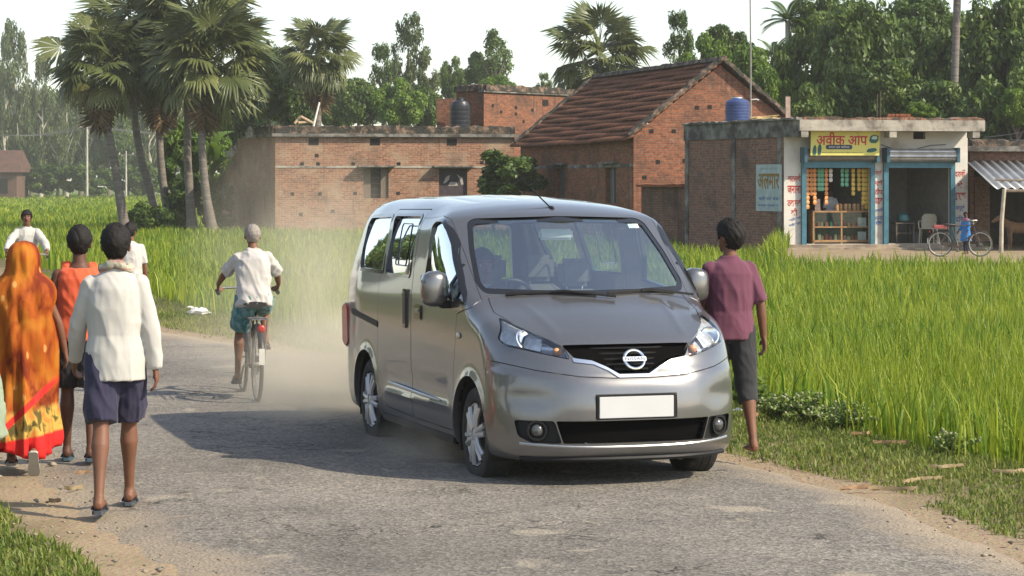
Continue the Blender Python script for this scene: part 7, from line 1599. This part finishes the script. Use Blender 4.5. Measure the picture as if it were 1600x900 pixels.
# ---------------------------------------------------------------- inside the shop
def inside(px, back, z=.157): P = SA-SN*back; s = s_at(P, SU, px); return P+SU*s+Vector((0, 0, z))
TW = math.atan2(SU.y, SU.x)
tk = mat('counter_wood', (.30, .17, .075), .6, 0, .25, 4, stretch=(1, 1, 6)); gl = glass('counter_glass', (.85, .9, .88), .03, .6)
a, b = inside(1266, .55), inside(1356, .55); W = (b-a).length; t = thing('shop_counter', 'wooden glass-fronted shop counter holding packets on two shelves', 'counter', (a+b)/2, TW); H, Dp = .98, .50
for x in (-W/2+.03, 0, W/2-.03): MB().box((x, -Dp/2+.02, H/2), (.05, .04, H)).build('upright', tk, t)
for z, q in ((.08, .07), (.50, .04), (H-.02, .05)): MB().box((0, 0, z), (W, Dp, q)).build('shelf', tk, t)
for x in (-W/2+.015, W/2-.015): MB().box((x, .0, H/2), (.03, Dp-.04, H-.02)).build('side_panel', tk, t)
MB().box((0, Dp/2-.01, H/2), (W-.04, .02, H-.04)).build('back_panel', mat('counter_back', (.16, .19, .16), .8, 0, .2), t); MB().box((0, -Dp/2+.015, H/2), (W-.06, .006, H-.1)).build('glass_pane', gl, t)
cols = [mat('packet_'+n, c, .4, 0, .25, 9) for n, c in (('red', (.50, .06, .05)), ('pink', (.60, .28, .26)), ('cream', (.62, .52, .36)), ('green', (.12, .36, .22)), ('white', (.65, .62, .58)), ('orange', (.62, .25, .07)))]
rng = np.random.default_rng(9)
for sh in (0, 1):
    for i in range(13):
        x = -W/2+.10+i*(W-.2)/12; h = rng.uniform(.09, .17); o = thing_c = MB().box((0, 0, h/2), (rng.uniform(.06, .10), .07, h), rng.uniform(-.3, .3), taper=.8).build('packet', cols[int(rng.integers(0, 6)) if sh else int(rng.integers(0, 3))]); q = t.matrix_basis @ Vector((x, -.10+rng.uniform(-.05, .1), .115 if not sh else .52)); o.location = q
        tag(o, 'small packet on the lower shelf of the glass counter' if not sh else 'small packet on the upper shelf of the glass counter', 'packet', 'packets on the counter shelves')
for x, z in ((W*.36, .66), (W*.36, .24)):
    o = MB().box((0, 0, .13), (.24, .05, .26)).build('paper_sheet', mat('paper_white', (.66, .66, .66), .8)); o.location = t.matrix_basis @ Vector((x, -.19, z-.14)); tag(o, 'white sheet standing on the %s counter shelf' % ('upper' if z > .5 else 'lower'), 'paper')
jar_l = mat('jar_lid', (.55, .30, .12), .5); jar_g = mat('jar_contents', (.34, .20, .09), .35, 0, .5, 20)
def jar(p, i):
    o = thing('jar', 'sweet jar in the row along the counter top', 'jar', p, 0, 'jars on the shop counter'); MB().lathe([(.055, 0), (.062, .02), (.062, .15), (.05, .175)], n=14).build('jar_body', jar_g, o, 40); MB().lathe([(.054, .172), (.054, .205), (.01, .21)], n=14).build('lid', jar_l, o, 40); return o
jr = None
for i in range(8):
    p = t.matrix_basis @ Vector((-W*.05+i*.135, -.06+.05*(i % 2), H+.006)); o = jar(p, i) if jr is None else copy_tree(jr); jr = jr or o; o.location = p
for i in range(3):
    o = MB().box((0, 0, .06+.0), (.16-.01*i, .18, .115)).build('carton', mat('carton_pink', (.52, .40, .34), .8, 0, .15)); o.location = t.matrix_basis @ Vector((-W*.38, -.02, H+.006+.118*i)); tag(o, ('lowest carton of the small pile on the counter', 'middle carton of the small pile on the counter', 'top carton of the small pile on the counter')[i], 'carton')
for px, n, cl, lb in ((1262, 9, 5, 'orange'), (1268, 6, 5, 'orange'), (1273, 8, 5, 'orange'), (1280, 5, 3, 'green'), (1285, 5, 3, 'green'), (1291, 8, 5, 'orange'), (1298, 3, 4, 'white'), (1316, 4, 3, 'green'), (1323, 4, 3, 'green'), (1333, 6, 6, 'yellow'), (1342, 5, 6, 'yellow'), (1349, 8, 6, 'yellow'), (1354, 9, 6, 'yellow')):
    if len(cols) < 7: cols.append(mat('packet_yellow', (.62, .42, .07), .4, 0, .25, 9))
    p = inside(px, .30, 2.40); mb = MB()
    for k in range(n): mb.loft([[Vector((x*w_, y, -.135*k-z)) for x, y in ((-1, -.018*q), (1, -.018*q), (1, .018*q), (-1, .018*q))] for z, w_, q in ((0, .022, .1), (.02, .052, .8), (.065, .055, 1.2), (.11, .052, .8), (.132, .022, .1))])
    mb.tube([(0, 0, .1), (0, 0, -.135*n)], .004, 4)
    o = mb.build('packet_strip', cols[cl]); o.location = p; o.rotation_euler.z = TW+rng.uniform(-.3, .3); tag(o, 'strip of %s snack packets hanging from the top of the shop opening' % lb, 'snack strip', '%s snack strips in the shop opening' % lb, )
# open room: plastic chair, table and pot, hanging sacks
def chair():
    p = inside(1450, .75); r = thing('plastic_chair', 'cream moulded plastic armchair in the open shop room', 'chair', p, TW+R(150)); m = mat('plastic_cream', (.52, .44, .31), .4, 0, .05)
    for x, y in ((-.22, -.2), (.22, -.2), (-.20, .22), (.20, .22)): MB().tube([(x*1.12, y*1.12, 0), (x, y, .43)], [.018, .026], 6, ry=[.025, .035]).build('leg', m, r, 40)
    MB().box((0, 0, .44), (.48, .46, .03)).build('seat', m, r, 30, .008)
    rings = []
    for z, y, w_ in ((.45, -.20, .22), (.62, -.235, .235), (.80, -.275, .22), (.88, -.29, .15)): rings.append([Vector((w_*u_, y-.05*(1-u_*u_)+.05+e, z)) for u_, e in [(q, 0) for q in np.linspace(-1, 1, 9)]+[(q, .018) for q in np.linspace(1, -1, 9)]])
    MB().loft(rings).build('backrest', m, r, 50)
    for s in (-1, 1): MB().tube([(s*.24, -.22, .66), (s*.27, .0, .66), (s*.25, .22, .62), (s*.23, .24, .44)], [.02, .026, .022, .018], 6).build('armrest', m, r, 40)
chair()
def table():
    p = inside(1411, .95); r = thing('small_table', 'small dark table in the open shop room', 'table', p, TW); m = mat('dark_table', (.10, .075, .055), .7, 0, .2)
    MB().box((0, 0, .60), (.62, .45, .04)).build('tabletop', m, r); MB().box((0, 0, .30), (.56, .40, .03)).build('shelf', m, r)
    for x in (-.27, .27):
        for y in (-.18, .18): MB().box((x, y, .29), (.045, .045, .58)).build('leg', m, r)
    o = thing('pot', 'teal metal pot standing on the small table', 'pot', p+Vector((0, 0, .622))); MB().lathe([(.13, 0), (.19, .05), (.20, .15), (.17, .22), (.18, .24), (.165, .235)], n=20).build('bowl', mat('teal_enamel', (.04, .15, .16), .35), o, 40); MB().lathe([(.175, .236), (.10, .28), (.02, .30), (.018, .33)], n=18).build('lid', MATS['teal_enamel'], o, 40)
    o = thing('bucket', 'grey bucket on the floor of the open shop room', 'bucket', inside(1432, 1.2)); MB().lathe([(.11, 0), (.15, .30), (.155, .31), (.14, .30)], n=18).build('pail', mat('bucket_grey', (.16, .17, .18), .5), o, 40); MB().tube([(.15*math.cos(t_), 0, .30+.16*math.sin(t_)) for t_ in np.linspace(0, PI, 12)], .006, 5).build('handle', MATS['bucket_grey'], o)
table()
p = inside(1452, 2.25, 1.35); mb = MB(); mb.tube([p, p+Vector((0, 0, .35)), p+Vector((.02, 0, .8)), p+Vector((0, 0, 1.15))], [.20, .24, .20, .05], 12, ry=[.08, .1, .09, .04]); tag(remesh(mb, 'hanging_sack', cloth('maroon_sack', (.20, .06, .06), dark=(.35, .22, .18), dscale=8, damt=.4), None, .02, 3, .04, .12), 'maroon printed sack hanging on the back wall of the open room', 'sack')
p = inside(1474, 1.9, 1.75); mb = MB(); mb.box(p+Vector((0, 0, .28)), (.24, .06, .5), TW, taper=.8); tag(mb.build('hanging_bag', mat('yellow_bag', (.48, .46, .05), .6, 0, .2), None, None, .02), 'yellow-green bag hanging near the right wall of the open room', 'bag')
# ---------------------------------------------------------------- calf in the shed
def calf():
    p = inside(1596, 0, 0); r = thing('calf', 'small brown calf standing in the shade of the lean-to', 'calf', (15.0, 71.9, .02), R(12)); m = mat('calf_hide', (.24, .13, .07), .8, 0, .2, 3); mb = MB()
    mb.tube([(.55, 0, .62), (.42, 0, .66), (.15, 0, .62), (-.12, 0, .62), (-.30, 0, .68), (-.42, 0, .74)], [.08, .15, .165, .17, .16, .10], 14, ry=[.07, .12, .14, .145, .12, .08]); mb.tube([(-.34, 0, .72), (-.50, 0, .84), (-.60, 0, .92)], [.12, .085, .075], 12, ry=[.09, .065, .06]); mb.tube([(-.55, 0, .95), (-.68, 0, .90), (-.82, 0, .82), (-.87, 0, .80)], [.07, .07, .048, .035], 12, ry=[.062, .06, .042, .034])
    for y in (-.09, .09):
        mb.tube([(-.30, y, .62), (-.31, y, .34), (-.29, y, .30), (-.30, y, .07), (-.32, y, .0)], [.07, .038, .036, .024, .034], 10); mb.tube([(.46, y, .64), (.40, y, .42), (.53, y, .30), (.49, y, .08), (.47, y, 0)], [.10, .055, .032, .024, .034], 10); mb.tube([(-.56, y*.6, .97), (-.55, y*1.5, .98), (-.54, y*2.0, .94)], [.02, .035, .012], 8, ry=[.012, .016, .008])
    mb.tube([(.56, 0, .68), (.62, 0, .50), (.61, 0, .28)], [.022, .014, .020], 8); remesh(mb, 'body', m, r, .014, 3)
    for s in (-1, 1): MB().ball((-.64, s*.055, .925), .013, 8, 6).build('eye', mat('animal_eye', (.01, .008, .006), .2), r, 60)
calf()
# ---------------------------------------------------------------- weeds, husks and litter on the verges
def weed(px, py, n, hh, spread, leaf, m, label, seed, flowers=False):
    rng = np.random.default_rng(seed); b = G(px, py); r = thing('weed', label, 'weed', (b.x, b.y, float(land_z(np.array([b.x]), np.array([b.y]))[0])-.01)); mb = MB(); V, T, A = [], [], []; o = 0; FV = []
    for i in range(n):
        a = rng.uniform(0, 2*PI); q = rng.uniform(.1, 1)*spread; tip = Vector((math.cos(a)*q, math.sin(a)*q, hh*rng.uniform(.5, 1)*(1-.35*q/spread))); mid = tip*.5+Vector((0, 0, hh*.12)); mb.tube([Vector((0, 0, 0)), mid, tip], [.006, .004, .002], 4)
        for k in range(9):
            t_ = rng.uniform(.25, 1); p = (mid*(1-abs(2*t_-1)) + (tip if t_ > .5 else Vector((0, 0, 0)))*abs(2*t_-1)); v = np.array([(0, 0, 0), (leaf*.5, leaf*.30, .01), (leaf, 0, -.01), (leaf*.5, -leaf*.30, .01)])*rng.uniform(.6, 1.2); v = orient(v, rng.uniform(0, 6.28), rng.uniform(-.3, .9), rng.normal(0, .5), p); V.append(v); T.append(np.array([(0, 1, 2), (0, 2, 3)])+o); A.append(np.full(4, rng.uniform(.2, 1))); o += 4
        if flowers: FV.append(tip)
    mb.build('stems', mat('weed_stem', (.16, .19, .06), .7, 0, .2), r)['kind'] = 'stuff'; np_mesh('leaves', np.vstack(V), np.vstack(T), m, r, attr=np.concatenate(A))
    if flowers:
        f = MB(); [f.ball(t_+Vector((0, 0, .006)), .011, 6, 4) for t_ in FV]; f.build('seed_heads', mat('seed_head', (.32, .33, .19), .9), r)['kind'] = 'stuff'
L_WEED = leaf_mat('weed_leaf', (.11, .20, .03), (.27, .36, .08), .5, .4)
weed(1168, 645, 34, .40, .26, .075, L_WEED, 'leafy light green weed on the verge close to the purple-shirted man', 1)
weed(1195, 655, 22, .28, .22, .06, L_WEED, 'low leafy weed just right of the taller one beside the van', 2)
weed(1262, 672, 46, .30, .30, .045, leaf_mat('pale_weed_leaf', (.12, .21, .04), (.32, .40, .12), .6, .3), 'wide pale feathery weed with tiny seed heads at the rice edge', 3, True)
weed(1318, 682, 40, .26, .30, .042, MATS['pale_weed_leaf'], 'second pale feathery weed, right of the wide one', 4, True)
weed(1215, 668, 30, .24, .24, .04, MATS['pale_weed_leaf'], 'small pale weed left of the wide feathery one', 5, True)
weed(1485, 722, 26, .20, .25, .04, MATS['pale_weed_leaf'], 'thin pale weed at the rice edge near the right side', 6, True)
weed(1180, 620, 30, .46, .22, .07, L_WEED, 'tall leafy weed at the rice edge behind the purple-shirted man', 7)
def husk(px, py, l, w_, rz, label, seed, c=(.27, .165, .09)):
    rng = np.random.default_rng(seed); b = G(px, py); z = float(land_z(np.array([b.x]), np.array([b.y]))[0]); mb = MB(); rings = []
    for t_ in np.linspace(0, 1, 10):
        q = .42*w_*math.sin(PI*min(.985, max(.02, t_)))*(1+.35*math.sin(t_*11+seed)); y = .13*l*math.sin(t_*4+seed)+.02*l*math.sin(t_*13); rings.append([Vector((l*(t_-.5), y+q*u_, .018*math.sin(PI*(u_+1)/2)+.03*l*t_*t_+.012*rng.random()+e)) for u_, e in [(k, .004) for k in np.linspace(-1, 1, 7)]+[(k, 0) for k in np.linspace(1, -1, 7)]])
    mb.loft(rings); o = mb.build('dry_husk', mat('dry_husk%02d' % int(c[0]*100) if False else ('husk_brown' if c[2] < .1 else 'husk_pale'), c, .85, 0, .25, 12), None, 50); o.location = (b.x, b.y, z+.015); o.rotation_euler = (0, 0, rz); tag(o, label, 'dry husk')
husk(1394, 709, .27, .045, .1, 'brown curled husk on the verge grass, right of the weeds', 1); husk(1345, 694, .16, .04, .5, 'small brown husk at the foot of the pale weeds', 2); husk(1585, 755, .30, .05, .2, 'pale dry husk on the verge at the right edge', 3, (.27, .20, .11)); husk(1478, 748, .24, .03, -.1, 'pale split husk lying across the verge grass', 4, (.27, .20, .11)); husk(1335, 770, .20, .03, .1, 'flat brown husk at the sandy road edge', 5); husk(1440, 762, .34, .016, .6, 'long bent stalk leading down to the road edge', 6, (.27, .20, .11)); husk(1395, 772, .30, .012, .05, 'thin dry stalk along the road edge', 7, (.27, .20, .11)); husk(1172, 664, .14, .04, .3, 'small brown scrap by the bare feet of the purple-shirted man', 8)
husk(115, 770, .12, .010, .3, 'thin dry stalk on the sandy left verge', 9, (.27, .20, .11)); husk(85, 790, .08, .014, -.5, 'short brown scrap on the sandy left verge', 10); husk(130, 745, .10, .010, .1, 'dry twig-like scrap behind the front walker', 11)
def scrap(px, py, s, label, seed, c=(.72, .70, .66)):
    b = G(px, py); z = float(land_z(np.array([b.x]), np.array([b.y]))[0]); rng = np.random.default_rng(seed); mb = MB(); mb.ball((0, 0, .3), (1, .7, .32), 10, 7); mb.v = [(x*s*rng.uniform(.75, 1.2), y*s*rng.uniform(.75, 1.2), z_*s*rng.uniform(.7, 1.2)) for x, y, z_ in mb.v]; o = mb.build('litter', mat('litter_white', c, .6)); o.location = (b.x, b.y, z+.01); tag(o, label, 'litter')
scrap(312, 499, .17, 'white crumpled litter on the far verge left of the cyclist', 1); scrap(297, 489, .07, 'small white scrap left of the larger crumpled one', 2); scrap(1152, 655, .05, 'small pale scrap beside the leafy weed', 3)
# ---------------------------------------------------------------- air and dust
def volume(name, c, d, dens, col, noise=None):
    mb = MB(); mb.box(c, d) if noise is None else mb.ball((0, 0, 0), tuple(x/2 for x in d), 24, 16); m = bpy.data.materials.new(name); m.use_nodes = True; N, L = nodes(m); N.remove(N['Principled BSDF']); v = N.new('ShaderNodeVolumePrincipled'); v.inputs['Color'].default_value = (*col, 1); v.inputs['Density'].default_value = dens; v.inputs['Anisotropy'].default_value = .15; L.new(v.outputs[0], N['Material Output'].inputs['Volume'])
    o = mb.build(name, m)
    if noise is not None:
        o.location = c; tc = N.new('ShaderNodeTexCoord'); mp = N.new('ShaderNodeMapping'); mp.inputs['Scale'].default_value = tuple(2/x for x in d); L.new(tc.outputs['Object'], mp.inputs[0]); g = N.new('ShaderNodeTexGradient'); g.gradient_type = 'SPHERICAL'; L.new(mp.outputs[0], g.inputs[0])
        n = N.new('ShaderNodeTexNoise'); n.inputs['Scale'].default_value = noise; n.inputs['Detail'].default_value = 3; L.new(tc.outputs['Object'], n.inputs[0]); r = N.new('ShaderNodeMapRange'); r.inputs[1].default_value = .36; r.inputs[2].default_value = .66; L.new(n.outputs['Fac'], r.inputs[0])
        mu = N.new('ShaderNodeMath'); mu.operation = 'MULTIPLY'; L.new(g.outputs['Fac'], mu.inputs[0]); L.new(r.outputs[0], mu.inputs[1]); m2 = N.new('ShaderNodeMath'); m2.operation = 'MULTIPLY'; m2.inputs[1].default_value = dens; L.new(mu.outputs[0], m2.inputs[0]); L.new(m2.outputs[0], v.inputs['Density'])
    return o
tag(volume('haze', (0, 590, 28), (2500, 1240, 60), 0.00038, (.90, .90, .87)), kind='stuff')
DC = (.98, .90, .74)
for i, (c, d, dn, ns) in enumerate((((-2.1, 24.2, .7), (2.8, 5.0, 3.8), .55, 1.1), ((-1.15, 20.6, .25), (2.9, 4.2, 1.5), 2.3, 1.3), ((-1.45, 22.3, .3), (2.6, 3.6, 1.3), 1.1, 1.2), ((-.55, 17.0, .12), (1.1, 1.6, .55), 1.6, 2.5))):
    tag(volume('dust_cloud', c, d, dn, DC, ns), kind='stuff')
SC.cycles.volume_step_rate = 1.5; SC.cycles.volume_max_steps = 96; SC.cycles.volume_bounces = 2
